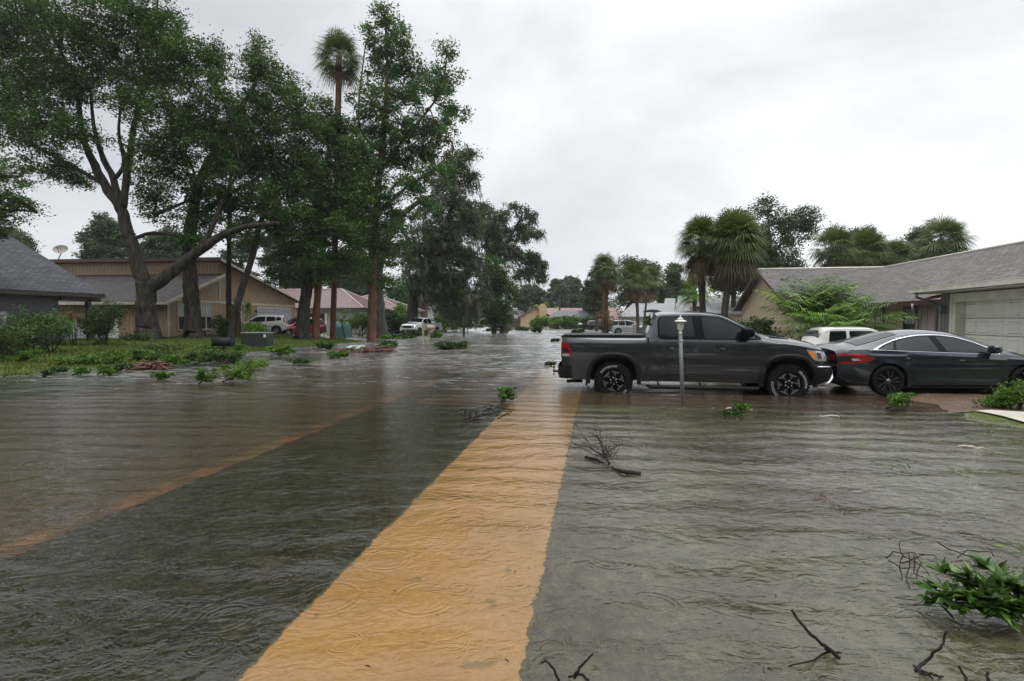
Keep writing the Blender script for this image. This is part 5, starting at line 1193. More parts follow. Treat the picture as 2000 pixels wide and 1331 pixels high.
def arcpoly(corners, r, n=6):
    """rounded polygon in (x,z)"""
    out_ = []; k = len(corners)
    for i in range(k):
        p = np.array(corners[i], float); a = np.array(corners[i-1], float); c = np.array(corners[(i+1) % k], float)
        ra = r[i] if hasattr(r, '__len__') else r
        u_, w_ = unit(a-p), unit(c-p); ra = min(ra, np.linalg.norm(a-p)*.48, np.linalg.norm(c-p)*.48)
        for t_ in np.linspace(0, 1, n): out_.append((1-t_)**2*(p+u_*ra)+2*t_*(1-t_)*p+t_*t_*(p+w_*ra))
    return np.array(out_)
def poly_fns(pg):
    """lower and upper edge of a polygon as functions of x"""
    x0, x1 = pg[:, 0].min(), pg[:, 0].max()
    def cross(x, pick):
        x = np.clip(x, x0+1e-4, x1-1e-4); r = np.zeros(len(x))
        for i, xx in enumerate(x):
            zs = []
            for j in range(len(pg)):
                a, b = pg[j], pg[(j+1) % len(pg)]
                if (a[0]-xx)*(b[0]-xx) <= 0 and a[0] != b[0]: zs.append(a[1]+(b[1]-a[1])*(xx-a[0])/(b[0]-a[0]))
            r[i] = pick(zs)
        return r
    return x0, x1, (lambda x: cross(x, min)), (lambda x: cross(x, max))
def poly_patch(car, root, name, mat, corners, rad=.04, off=.006, sides=(-1, 1), parent=None, nx=34, nz=6, label=None):
    x0, x1, lo, hi = poly_fns(arcpoly(corners, rad)); return car.side_patch(root, name, mat, x0, x1, lo, hi, off, nx, nz, sides, parent, label)
def seam(car, root, name, pts, w=.007, sides=(-1, 1), mat='interior', off=.0025):
    for sg in sides:
        b = MB(); q = []
        for i in range(len(pts)-1):
            for t_ in np.linspace(0, 1, 8, endpoint=False): q.append(np.array(pts[i])*(1-t_)+np.array(pts[i+1])*t_)
        q.append(np.array(pts[-1], float)); q = np.array(q); d = np.gradient(q, axis=0); d = unit(d); nrm = np.stack([-d[:, 1], d[:, 0]], 1)*w/2
        A_, B_ = q-nrm, q+nrm; f = lambda Q: np.stack([Q[:, 0], sg*(car.yside(Q[:, 0], Q[:, 1])+off), Q[:, 1]], 1)
        b.grid(np.array([f(A_), f(B_)]), False); sub(root, name, b, mat)
def wheel(root, x, y, z, R_, w, rimR, style, sg, mats=('tyre_rubber', 'rim_silver'), text=None, spin=0, detail=True):
    """wheel at (x,y,z) whose outer face looks to sg*y"""
    n = 40 if detail else 20; tb = MB(); h = w/2
    prof = [(rimR*.98, h*.80), (rimR*1.03, h*.98), (rimR+(R_-rimR)*.35, h*1.04), (rimR+(R_-rimR)*.7, h*1.0), (R_*.965, h*.88), (R_, h*.62), (R_, 0), (R_, -h*.62), (R_*.96, -h*.9), (rimR*1.03, -h*.98), (rimR*.98, -h*.8)]
    tb.lathe([(r, sg*q) for r, q in prof], n, (x, y, z), 'y')
    if style == 'offroad':
        for k in range(36):
            a = 2*math.pi*k/36
            for q, dz in ((-.55, 0), (0, .5), (.55, 0)):
                aa = a+dz*2*math.pi/36; c, s_ = math.cos(aa), math.sin(aa); V = []
                for rr in (R_*.99, R_*1.022):
                    for dy in (-.22, .22):
                        for da in (-.055, .055): V.append((x+rr*math.cos(aa+da), y+sg*h*(q+dy), z+rr*math.sin(aa+da)))
                tb.hexa(V)
            c, s_ = math.cos(a), math.sin(a); V = []
            for q in (h*.86, h*1.03):
                for rr in (R_*.90, R_*1.012):
                    for da in (-.045, .045): V.append((x+rr*math.cos(a+da), y+sg*q, z+rr*math.sin(a+da)))
            tb.hexa(V)
    wh = sub(root, 'wheel', tb, mats[0], sharp=40); wh['_b'] = root['_b']
    dk = MB(); dk.lathe([(rimR*.97, sg*h*.62), (rimR*.90, sg*h*.30), (rimR*.3, sg*h*.25), (0, sg*h*.25)], n, (x, y, z), 'y'); sub(root, 'wheel_barrel', dk, 'interior', parent=wh)
    b = MB(); b.lathe([(rimR*.90, sg*h*.60), (rimR*.93, sg*h*.85), (rimR*1.0, sg*h*.92), (rimR*1.02, sg*h*.86)], n, (x, y, z), 'y')
    def wedge(mb, a0, a1, r0, r1, y0, y1, a0b=None, a1b=None):
        a0b = a0 if a0b is None else a0b; a1b = a1 if a1b is None else a1b; V = []
        for yy in (y0, y1):
            for (r, p_, q_) in ((r0, a0, a1), (r1, a0b, a1b)):
                for a in (p_, q_): V.append((x+r*math.cos(a), y+sg*yy, z+r*math.sin(a)))
        mb.hexa(V)
    if style == 'offroad':
        lp = MB()
        for k in range(6):
            a = spin+2*math.pi*k/6
            wedge(lp, a-.30, a+.30, rimR*.74, rimR*.915, h*.6, h*.93, a-.42, a+.42)
            wedge(lp, a-.06, a+.06, rimR*.45, rimR*.74, h*.55, h*.88, a-.10, a+.10)
        sub(root, 'rim', lp, 'rim_grey', parent=wh)
        sp = MB()
        for k in range(6):
            a = spin+math.pi/6+2*math.pi*k/6; wedge(sp, a-.5, a+.5, rimR*.16, rimR*.93, h*.3, h*.62, a-.16, a+.16)
        sp.lathe([(rimR*.92, sg*h*.6), (rimR*.93, sg*h*.8), (rimR*.985, sg*h*.90)], n, (x, y, z), 'y'); sp.lathe([(rimR*.40, sg*h*.5), (rimR*.36, sg*h*.78), (0, sg*h*.80)], 20, (x, y, z), 'y'); sp.lathe([(rimR*.14, sg*h*.8), (rimR*.12, sg*h*1.02), (0, sg*h*1.04)], 14, (x, y, z), 'y')
        sub(root, 'spokes', sp, 'black_gloss', parent=wh)
        lg = MB()
        for k in range(6):
            a = spin+.3+2*math.pi*k/6; lg.lathe([(.0, sg*h*.99), (.012, sg*h*.98), (.013, sg*h*.79)], 8, (x+rimR*.27*math.cos(a), y, z+rimR*.27*math.sin(a)), 'y')
        sub(root, 'lug_nuts', lg, 'chrome', parent=wh)
    else:
        ns = {'ten': 10, 'five': 5, 'six': 6}[style]; lp = MB(); bk = MB()
        for k in range(ns):
            a = spin+2*math.pi*k/ns; tw = .28 if style == 'ten' else 0
            wd = .05 if style == 'ten' else .16
            off_ = (.10 if k % 2 else -.10) if style == 'ten' else 0
            wedge(lp, a-wd*1.6+off_*0, a+wd*1.6, rimR*.18, rimR*.94, h*.62, h*.84, a+tw-wd*.5+off_, a+tw+wd*.8+off_)
            if style == 'ten': wedge(bk, a-wd*2.8, a+wd*2.8, rimR*.18, rimR*.94, h*.5, h*.78, a+tw-wd*1.5+off_, a+tw+wd*1.8+off_)
        lp.lathe([(rimR*.2, sg*h*.62), (rimR*.19, sg*h*.86), (0, sg*h*.88)], 18, (x, y, z), 'y'); 
        if style != 'ten': lp.v += b.v; o_ = len(lp.v)-len(b.v); lp.f += [[i+o_ for i in f] for f in b.f]; lp.sm += b.sm; lp.mi += b.mi; lp.n = len(lp.v)
        sub(root, 'rim', lp, mats[1], parent=wh)
        if style == 'ten':
            bk.v += b.v; o_ = len(bk.v)-len(b.v); bk.f += [[i+o_ for i in f] for f in b.f]; bk.sm += b.sm; bk.mi += b.mi; bk.n = len(bk.v)
            sub(root, 'spokes', bk, 'black_gloss', parent=wh)
    if text:
        for txt, ang in text:
            cu = bpy.data.curves.new('lettering', 'FONT'); cu.body = txt; cu.size = (R_-rimR)*.42; cu.space_character = 1.25; cu.resolution_u = 2; cu.align_x = 'CENTER'
            to = bpy.data.objects.new('lettering', cu); COL.objects.link(to); me = bpy.data.meshes.new_from_object(to); bpy.data.objects.remove(to)
            r0 = rimR+(R_-rimR)*.34; V = []
            for vtx in me.vertices:
                a = ang-sg*(-1)*(-vtx.co.x)/(r0+.03)*1.0; rr = r0+vtx.co.y
                V.append((x+rr*math.cos(a), y+sg*(h*1.045+.002), z+rr*math.sin(a)))
            tm = MB(); tm.add(V, [list(p.vertices) for p in me.polygons]); sub(root, 'lettering', tm, 'white_letter', parent=wh, recalc=False)
    return wh
def mirror_(root, x, z, y, mat, s_=1.0, sides=(-1, 1)):
    for sg in sides:
        b = MB(); V = []
        for (dx, r) in ((-.10*s_, .55), (-.08*s_, .95), (0, 1), (.07*s_, .8), (.11*s_, .3)):
            for k in range(12):
                a = 2*math.pi*k/12; V.append((x+dx, sg*(y+.13*s_)+.125*s_*r*math.cos(a), z+.02+.095*s_*r*np.sign(math.sin(a))*abs(math.sin(a))**.7))
        b.add(V, [(i*12+k, i*12+(k+1) % 12, (i+1)*12+(k+1) % 12, (i+1)*12+k) for i in range(4) for k in range(12)]+[list(range(12)), list(range(48, 60))[::-1]], True)
        m_ = sub(root, 'mirror', b, mat, sharp=40); a = MB(); a.tube([(x+.02, sg*(y-.03), z-.06), (x, sg*(y+.06), z-.04)], .022, 6); sub(root, 'mirror_arm', a, 'black_plastic', parent=m_)
def handle(car, root, x, z, L_=.2, mat='chrome', sides=(-1, 1)):
    for sg in sides:
        y = float(car.yside(x, z)); b = MB(); b.tube([(x-L_/2, sg*(y+.004), z), (x-L_*.42, sg*(y+.035), z), (x+L_*.42, sg*(y+.035), z), (x+L_/2, sg*(y+.004), z)], [.012, .014, .014, .012], 6)
        sub(root, 'door_handle', b, mat)
def vehicle(name, label, cat, loc, rotz, group=None):
    r = thing(name, label, cat, loc, rotz, group); r['_b'] = [0., 0., 0.]; return r
VG = None
# ---- the big grey pickup ------------------------------------------------
def z0at(x, y): return gz1(x, y)
wr, wf = G(1198, 766), G(1541, 773); hd = math.atan2(wf[1]-wr[1], wf[0]-wr[0]); HW = .98
cen = lambda w, ang, hw: (w[0]-hw*math.sin(ang), w[1]+hw*math.cos(ang))
tx, ty = cen(wr, hd, HW-.0)
truck = vehicle('pickup_truck', 'dark grey crew cab pickup truck with black flares, nearest the camera', 'pickup truck', (tx, ty, -.175), hd)
TR = Car(wb=3.68, R=.42, x0=-1.16, x1=4.60, ar=(.525, .57, 2.6), zmid=.95, tuck=.05, shoulder=.045, extra=[.70, .715, .86, .872, 3.22],
  top=[(-1.16, 1.42), (.74, 1.42), (.80, 1.44), (.84, 1.93), (1.0, 1.985), (1.8, 2.0), (2.35, 1.965), (2.6, 1.87), (3.22, 1.50), (3.35, 1.475), (3.9, 1.40), (4.35, 1.30), (4.53, 1.20), (4.60, 1.05)],
  rail=[(-1.16, 1.405), (.72, 1.405), (.78, 1.43), (.84, 1.84), (1.0, 1.905), (1.8, 1.925), (2.3, 1.89), (2.6, 1.75), (3.18, 1.41), (3.4, 1.365), (3.9, 1.31), (4.3, 1.235), (4.5, 1.15), (4.60, .98)],
  belt=[(-1.16, 1.33), (.8, 1.345), (3.1, 1.35), (3.4, 1.30), (3.9, 1.24), (4.3, 1.16), (4.5, 1.06), (4.60, .93)],
  W=[(-1.16, .955), (-1.05, .975), (0, .99), (3.2, .99), (3.9, .985), (4.2, .95), (4.42, .86), (4.54, .74), (4.60, .66)],
  Wr=[(-1.16, .90), (.75, .90), (.86, .80), (1.2, .775), (2.2, .765), (2.6, .80), (3.2, .88), (3.6, .87), (4.2, .80), (4.45, .66), (4.60, .5)],
  bot=[(-1.16, .76), (-.62, .72), (-.6, .46), (-.5, .45), (.55, .42), (1.0, .44), (3.1, .44), (3.2, .42), (4.2, .62), (4.6, .72)],
  creases=[(1.26, .05, .012, -1.0, 4.0), (.80, .07, -.030, .7, 3.3), (.62, .10, .018, .7, 3.3)])
TR.body(truck, 'paint_grey'); TR.under(truck)
# bed cover and rails
b = MB(); b.box(-1.12, .74, -.86, .86, 1.40, 1.452); b.box(-1.15, .76, -.925, -.855, 1.395, 1.425); b.box(-1.15, .76, .855, .925, 1.395, 1.425); sub(truck, 'bed_cover', b, 'black_plastic', bevel=.012)
b = MB(); b.box(-1.185, -1.11, -.90, .90, 1.36, 1.44); sub(truck, 'tailgate_cap', b, 'black_plastic', bevel=.025)
b = MB(); b.box(.735, .765, -.999, .999, .42, 1.40); sub(truck, 'bed_gap', b, 'interior')
# cab windows: a black surround, then the panes
zt = lambda x: TR.fr(x)
fw_ = [(1.98, 1.375), (2.05, 1.862), (2.26, 1.835), (2.56, 1.695), (3.04, 1.42), (3.06, 1.375)]
poly_patch(TR, truck, 'window_frame', 'black_gloss', [(.96, 1.36), (.96, 1.865), (1.9, 1.885), (2.30, 1.855), (2.60, 1.715), (3.12, 1.42), (3.13, 1.36)], [.12, .12, .02, .05, .1, .04, .03], .004, nx=50)
poly_patch(TR, truck, 'window', 'car_glass', [(1.0, 1.385), (1.0, 1.84), (1.70, 1.855), (1.745, 1.385)], [.12, .1, .02, .02], .008)
poly_patch(TR, truck, 'window', 'car_glass', [(1.96, 1.385), (1.90, 1.855), (2.28, 1.835), (2.58, 1.69), (2.98, 1.44), (3.0, 1.385)], [.02, .03, .06, .1, .03, .02], .008)
TR.top_patch(truck, 'windscreen', 'car_glass', 2.42, 3.16, .86)
b = MB(); b.box(.815, .835, -.62, .62, 1.47, 1.84); sub(truck, 'rear_window', b, 'car_glass'); 
b = MB(); b.add([(.80, -.74, 1.45), (.80, .74, 1.45), (.83, .70, 1.88), (.83, -.70, 1.88)], [(0, 1, 2, 3)]); sub(truck, 'window_frame', b, 'black_gloss')
# doors, handles
seam(TR, truck, 'door_seam', [(1.87, 1.89), (1.865, 1.36), (1.90, .95), (1.92, .50)], .010)
seam(TR, truck, 'door_seam', [(.92, 1.36), (.895, 1.0), (.90, .62), (.98, .50), (3.02, .50), (3.08, .7), (3.14, 1.34), (2.62, 1.73)], .009)
seam(TR, truck, 'bonnet_seam', [(3.18, 1.33), (3.5, 1.27), (4.05, 1.20), (4.36, 1.10)], .008)
for x in (1.22, 2.30):
    for sg in (-1, 1):
        y = float(TR.yside(x, 1.20)); b = MB(); b.box(x-.125, x+.125, sg*(y-.02), sg*(y+.006), 1.165, 1.235); r_ = sub(truck, 'handle_recess', b, 'interior', bevel=.02)
        b = MB(); b.box(x-.12, x+.12, sg*(y+.015), sg*(y+.042), 1.20, 1.228); sub(truck, 'door_handle', b, 'paint_grey', bevel=.01); b = MB(); b.box(x-.01, x+.07, sg*(y+.004), sg*(y+.018), 1.165, 1.18); sub(truck, 'handle_trim', b, 'chrome', parent=r_)
# flares
for sg in (-1, 1):
    for xc in (0, 3.68):
        V = []; A_, H_, e_ = TR.ar
        n_ = 41
        for k in range(n_):
            a = math.pi*k/(n_-1); c, s_ = math.cos(a), math.sin(a)
            sx = np.sign(c)*abs(c)**(2/e_); sz = s_**(2/e_) if s_ > 0 else 0
            row = []
            for (q, dy) in ((-.012, -.06), (-.012, .030), (.015, .040), (.055, .034), (.075, .018), (.080, -.02)):
                x = xc+sx*(A_+q); z = .42+sz*(H_+q); x_s = xc+sx*(A_+max(q, .01)); z_s = .42+sz*(H_+max(q, .01))
                row.append((x, sg*(float(TR.yside(np.clip(x_s, -1.1, 4.4), max(z_s, .5)))+dy), z-(.06 if s_ < .08 else 0)))
            V.append(row)
        b = MB(); b.grid(np.array(V), True); sub(truck, 'fender_flare', b, 'black_plastic', sharp=50)
# bumpers, steps, hitch
def rounded_bar(b, x0, x1, w, z0, z1, r=.1):
    pass
b = MB(); P_ = []
for y, dx in ((-1.0, .34), (-.99, .10), (-.93, .03), (-.5, 0), (0, -.01), (.5, 0), (.93, .03), (.99, .10), (1.0, .34)):
    P_.append([(-1.25+dx, y, .74), (-1.27+dx, y*1.0, .72), (-1.27+dx, y, .56), (-1.24+dx, y*.99, .47), (-1.1+dx*.6, y*.9, .45), (-.95, y*.9, .5), (-.95, y*.9, .74)])
b.grid(np.array(P_), True); sub(truck, 'rear_bumper', b, 'black_plastic', sharp=50)
for sg in (-1, 1):
    b = MB(); b.box(-.93, -.56, sg*.90, sg*.985, .44, .735); sub(truck, 'bumper_corner', b, 'paint_grey', bevel=.02)
b = MB(); P_ = []
for y, dx in ((-1.0, -.50), (-.985, -.34), (-.93, -.18), (-.75, -.05), (-.4, 0), (0, .015), (.4, 0), (.75, -.05), (.93, -.18), (.985, -.34), (1.0, -.50)):
    P_.append([(4.62+dx, y, .80), (4.68+dx, y, .78), (4.70+dx, y, .62), (4.64+dx, y, .50), (4.45+dx, y*.97, .40), (4.2+dx*.3, y*.95, .42)])
b.grid(np.array(P_), True); sub(truck, 'front_bumper', b, 'black_plastic', sharp=50)
P_ = []
for y, dx in ((-.995, -.46), (-.985, -.34), (-.93, -.18), (-.75, -.05), (-.4, 0), (0, .015), (.4, 0), (.75, -.05), (.93, -.18), (.985, -.34), (.995, -.46)): P_.append((4.69+dx, y*1.004, .795))
b = MB(); b.tube(P_, .017, 6); sub(truck, 'bumper_trim', b, 'chrome')
b = MB(); b.tube([(4.42, -.93, .43), (4.50, -.90, .45), (4.60, -.82, .55), (4.63, -.74, .70)], [.02, .028, .028, .015], 8); b.tube([(4.42, .93, .43), (4.50, .90, .45), (4.60, .82, .55), (4.63, .74, .70)], [.02, .028, .028, .015], 8); sub(truck, 'tow_hook', b, 'rim_silver')
for sg in (-1, 1):
    b = MB(); b.tube([(.74, sg*.90, .33), (.80, sg*.98, .305), (3.05, sg*.98, .305), (3.1, sg*.92, .35)], [.03, .045, .045, .03], 10)
    for x in (1.0, 1.9, 2.8): b.tube([(x, sg*.6, .42), (x, sg*.97, .31)], .02, 6)
    sub(truck, 'step_bar', b, 'black_plastic')
b = MB(); b.box(-1.42, -1.1, -.03, .03, .50, .55); b.tube([(-1.40, 0, .48), (-1.40, 0, .62)], .014, 8); b.lathe([(0, -.028), (.02, -.02), (.027, 0), (.02, .02), (0, .028)], 12, (-1.40, 0, .635)); b.lathe([(.02, 0), (.02, .03)], 8, (-1.40, 0, .43)); sub(truck, 'tow_hitch', b, 'black_metal')
b = MB(); b.tube([(-.7, -.55, .36), (-.95, -.62, .37), (-1.05, -.66, .36)], .04, 10); sub(truck, 'exhaust', b, 'black_metal')
b = MB(); b.box(-.62, -.58, -.92, -.70, .30, .50); sub(truck, 'mud_flap', b, 'black_plastic')
# lamps
for sg in (-1, 1):
    s_ = (sg,)
    tl = poly_patch(TR, truck, 'tail_lamp', 'tail_red', [(-1.155, .95), (-1.165, 1.28), (-1.05, 1.27), (-.97, 1.18), (-.925, .96)], [.02, .02, .07, .06, .02], .012, s_, nx=20)
    poly_patch(TR, truck, 'lamp_lens', 'lens_dark', [(-1.15, 1.05), (-1.15, 1.16), (-1.03, 1.16), (-.985, 1.05)], .015, .018, s_, tl, nx=10)
    poly_patch(TR, truck, 'lamp_lens', 'lens_clear', [(-1.15, .97), (-1.15, 1.03), (-1.0, 1.03), (-.98, .97)], .01, .018, s_, tl, nx=10)
    b = MB(); b.box(-1.175, -1.155, sg*.72, sg*.955, .93, 1.28); sub(truck, 'lamp_face', b, 'tail_red', parent=tl, bevel=.006)
    hl = poly_patch(TR, truck, 'headlamp', 'lens_clear', [(4.02, 1.175), (4.50, 1.10), (4.50, .90), (4.20, .93), (4.10, 1.02)], [.02, .02, .03, .05, .06], .010, s_, nx=24)
    poly_patch(TR, truck, 'turn_signal', 'amber', [(4.06, 1.12), (4.17, 1.11), (4.22, .99), (4.13, 1.0)], .01, .016, s_, hl, nx=12)
    poly_patch(TR, truck, 'headlamp_brow', 'black_gloss', [(4.00, 1.20), (4.50, 1.13), (4.50, 1.10), (4.02, 1.17)], .004, .014, s_, hl, nx=12)
    poly_patch(TR, truck, 'lamp_lens', 'lens_dark', [(4.24, 1.10), (4.34, 1.09), (4.37, .96), (4.27, .97)], .01, .015, s_, hl, nx=12)
b = MB(); b.box(4.56, 4.64, -.58, .58, .82, 1.12); sub(truck, 'grille', b, 'black_plastic', bevel=.03)
b = MB(); b.box(3.30, 3.85, -.32, .32, 1.43, 1.49); V_ = b.v; b.v = [(x, y, z-(x-3.3)*.13) for x, y, z in V_]; sub(truck, 'bonnet_scoop', b, 'paint_grey', bevel=.03)
for sg in (-1, 1): b = MB(); b.add([(3.42, sg*.42, 1.478), (3.82, sg*.40, 1.405), (3.82, sg*.55, 1.395), (3.42, sg*.60, 1.468)], [(0, 1, 2, 3)]); b.v = [(x, y, z+.012) for x, y, z in b.v]; sub(truck, 'bonnet_vent', b, 'black_plastic')
b = MB(); b.tube([(3.24, -.35, 1.50), (3.20, .55, 1.52)], .012, 6); b.tube([(3.22, -.62, 1.46), (3.12, .1, 1.55)], .012, 6); sub(truck, 'wiper', b, 'black_plastic')
b = MB(); b.lathe([(.0, .07), (.05, .06), (.09, .03), (.11, 0)], 16, (0, 0, 0)); b.v = [(x*2.2+.95, y*.9, z+1.975) for x, y, z in b.v]; sub(truck, 'roof_antenna', b, 'black_gloss')
mirror_(truck, 2.80, 1.50, .93, 'black_gloss', 1.25)
LT = [('GOODYEAR', 2.05), ('WRANGLER', 5.35)]
for x, sp_, lt in ((0, .3, [('GOODYEAR', 1.95), ('WRANGLER', 5.1)]), (3.68, .12, [('GOODYEAR', 3.6), ('WRANGLER', .35)])):
    for sg in (-1, 1): wheel(truck, x, sg*.86, .42, .42, .27, .262, 'offroad', sg, text=lt if sg < 0 else None, spin=sp_)

# ---- the slate sedan ------------------------------------------------------
ang = R(-5.0); wr2 = np.array([G(1734, 773.6, .01)[0], G(1734, 773.6, .01)[1]]); cx_, cy_ = cen(wr2, ang, .88)
sedan = vehicle('sedan', 'dark slate fastback sedan parked nose to the garage, right of the grey pickup', 'car', (cx_, cy_, .0), ang)
SD = Car(wb=2.70, R=.325, x0=-.96, x1=3.66, ar=(.385, .385, 2.1), zmid=.62, tuck=.06, shoulder=.075, extra=[-.93, -.9, -.85],
  top=[(-.96, .95), (-.88, 1.045), (-.55, 1.10), (-.1, 1.22), (.35, 1.345), (.75, 1.40), (1.1, 1.405), (1.5, 1.37), (1.8, 1.29), (2.2, 1.12), (2.5, .99), (2.75, .93), (3.2, .84), (3.5, .73), (3.66, .58)],
  rail=[(-.96, .90), (-.88, 1.0), (-.5, 1.03), (-.15, 1.12), (.3, 1.265), (.75, 1.335), (1.1, 1.34), (1.5, 1.29), (1.8, 1.20), (2.15, 1.05), (2.42, .95), (2.75, .885), (3.2, .79), (3.5, .68), (3.66, .52)],
  belt=[(-.96, .84), (-.88, .955), (-.5, .985), (0, .985), (.6, .955), (1.5, .915), (2.3, .885), (2.75, .85), (3.2, .76), (3.5, .64), (3.66, .48)],
  W=[(-.96, .70), (-.88, .80), (-.7, .865), (-.4, .895), (0, .905), (2.7, .90), (3.1, .87), (3.45, .76), (3.66, .5)],
  Wr=[(-.96, .62), (-.8, .68), (-.3, .64), (.2, .57), (.8, .55), (1.4, .57), (2.0, .66), (2.45, .76), (3.2, .70), (3.66, .4)],
  bot=[(-.96, .42), (-.85, .30), (-.6, .24), (.5, .20), (2.2, .20), (3.1, .20), (3.5, .22), (3.66, .28)],
  creases=[(lambda x: .84-.02*x, .035, .016, -.7, 3.6), (.70, .05, -.014, .4, 3.2), (.30, .06, .020, .45, 2.3)])
SD.body(sedan, 'paint_slate'); SD.under(sedan)
fr_poly = [(-.22, .99), (-.02, 1.085), (.30, 1.205), (.70, 1.285), (1.1, 1.295), (1.45, 1.255), (1.80, 1.14), (2.18, .955), (2.20, .91), (1.2, .935), (.4, .965)]
poly_patch(SD, sedan, 'window_frame', 'chrome', [(-.30, .985), (-.035, 1.094), (.29, 1.216), (.70, 1.299), (1.1, 1.309), (1.455, 1.268), (1.815, 1.15), (2.21, .96), (2.22, .902), (1.2, .927), (.4, .957)], [.02, .05, .1, .1, .1, .1, .05, .03, .02, .02, .02], .004, nx=60)
poly_patch(SD, sedan, 'window_frame', 'black_gloss', fr_poly, [.02, .05, .1, .1, .1, .1, .05, .03, .02, .02, .02], .006, nx=60, label='black surround of the side windows')
poly_patch(SD, sedan, 'window', 'car_glass', [(-.15, .995), (.02, 1.075), (.20, 1.145), (.10, .985)], [.02, .03, .02, .02], .010, nx=16)
poly_patch(SD, sedan, 'window', 'car_glass', [(.17, .985), (.26, 1.165), (.66, 1.255), (.93, 1.27), (1.02, .955)], [.02, .04, .05, .02, .02], .010)
poly_patch(SD, sedan, 'window', 'car_glass', [(1.18, .95), (1.06, 1.27), (1.43, 1.235), (1.75, 1.13), (2.05, .985), (2.06, .925)], [.02, .02, .06, .05, .03, .02], .010)
SD.top_patch(sedan, 'windscreen', 'car_glass', 1.62, 2.42, .93); SD.top_patch(sedan, 'rear_window', 'car_glass', -.50, .38, .88, nx=14)
seam(SD, sedan, 'door_seam', [(1.10, .93), (1.12, .75), (1.15, .26)], .008); seam(SD, sedan, 'door_seam', [(.14, .965), (.16, .85), (.40, .55), (.47, .30), (.6, .255), (2.16, .255), (2.24, .45), (2.22, .88)], .008)
seam(SD, sedan, 'boot_seam', [(-.70, .98), (-.62, .93), (-.50, .90)], .007); seam(SD, sedan, 'bumper_seam', [(-.52, .74), (-.40, .60), (-.385, .42)], .007)
seam(SD, sedan, 'sill_trim', [(.47, .235), (2.25, .235)], .03, mat='black_gloss'); seam(SD, sedan, 'bonnet_seam', [(2.3, .87), (2.75, .83), (3.3, .71)], .007)
for x, z in ((.36, .835), (1.42, .80)):
    for sg in (-1, 1):
        y = float(SD.yside(x, z)); b = MB(); b.box(x-.11, x+.11, sg*(y+.010), sg*(y+.036), z-.002, z+.020); hh = sub(sedan, 'door_handle', b, 'paint_slate', bevel=.008)
        b = MB(); b.box(x-.03, x+.06, sg*(y+.0), sg*(y+.006), z-.035, z-.012); sub(sedan, 'handle_recess', b, 'chrome', parent=hh, bevel=.002)
for sg in (-1, 1):
    s_ = (sg,)
    tl = poly_patch(SD, sedan, 'tail_lamp', 'tail_red', [(-.945, .90), (-.60, .905), (-.25, .80), (-.45, .715), (-.93, .66)], [.01, .04, .02, .04, .01], .012, s_, nx=40)
    poly_patch(SD, sedan, 'lamp_lens', 'lens_dark', [(-.95, .845), (-.74, .855), (-.60, .79), (-.74, .735), (-.94, .71)], .01, .016, s_, tl, nx=16)
    poly_patch(SD, sedan, 'lamp_lens', 'lens_clear', [(-.74, .79), (-.62, .80), (-.56, .755), (-.70, .74)], .008, .017, s_, tl, nx=12)
    poly_patch(SD, sedan, 'bumper_insert', 'black_plastic', [(-.92, .50), (-.60, .44), (-.42, .34), (-.56, .31), (-.88, .36)], .02, .006, s_, nx=20)
    poly_patch(SD, sedan, 'headlamp', 'lens_clear', [(3.1, .70), (3.45, .62), (3.5, .56), (3.2, .60)], .02, .01, s_, nx=12)
b = MB(); b.box(-.975, -.955, -.62, .62, .74, .86); sub(sedan, 'tail_panel', b, 'tail_red', bevel=.005)
mirror_(sedan, 2.02, .985, .83, 'paint_slate', .95)
for x, sp_ in ((0, .18), (2.70, .5)):
    for sg in (-1, 1): wheel(sedan, x, sg*.80, .325, .325, .215, .242, 'ten', sg, ('tyre_rubber', 'rim_grey'), spin=sp_)

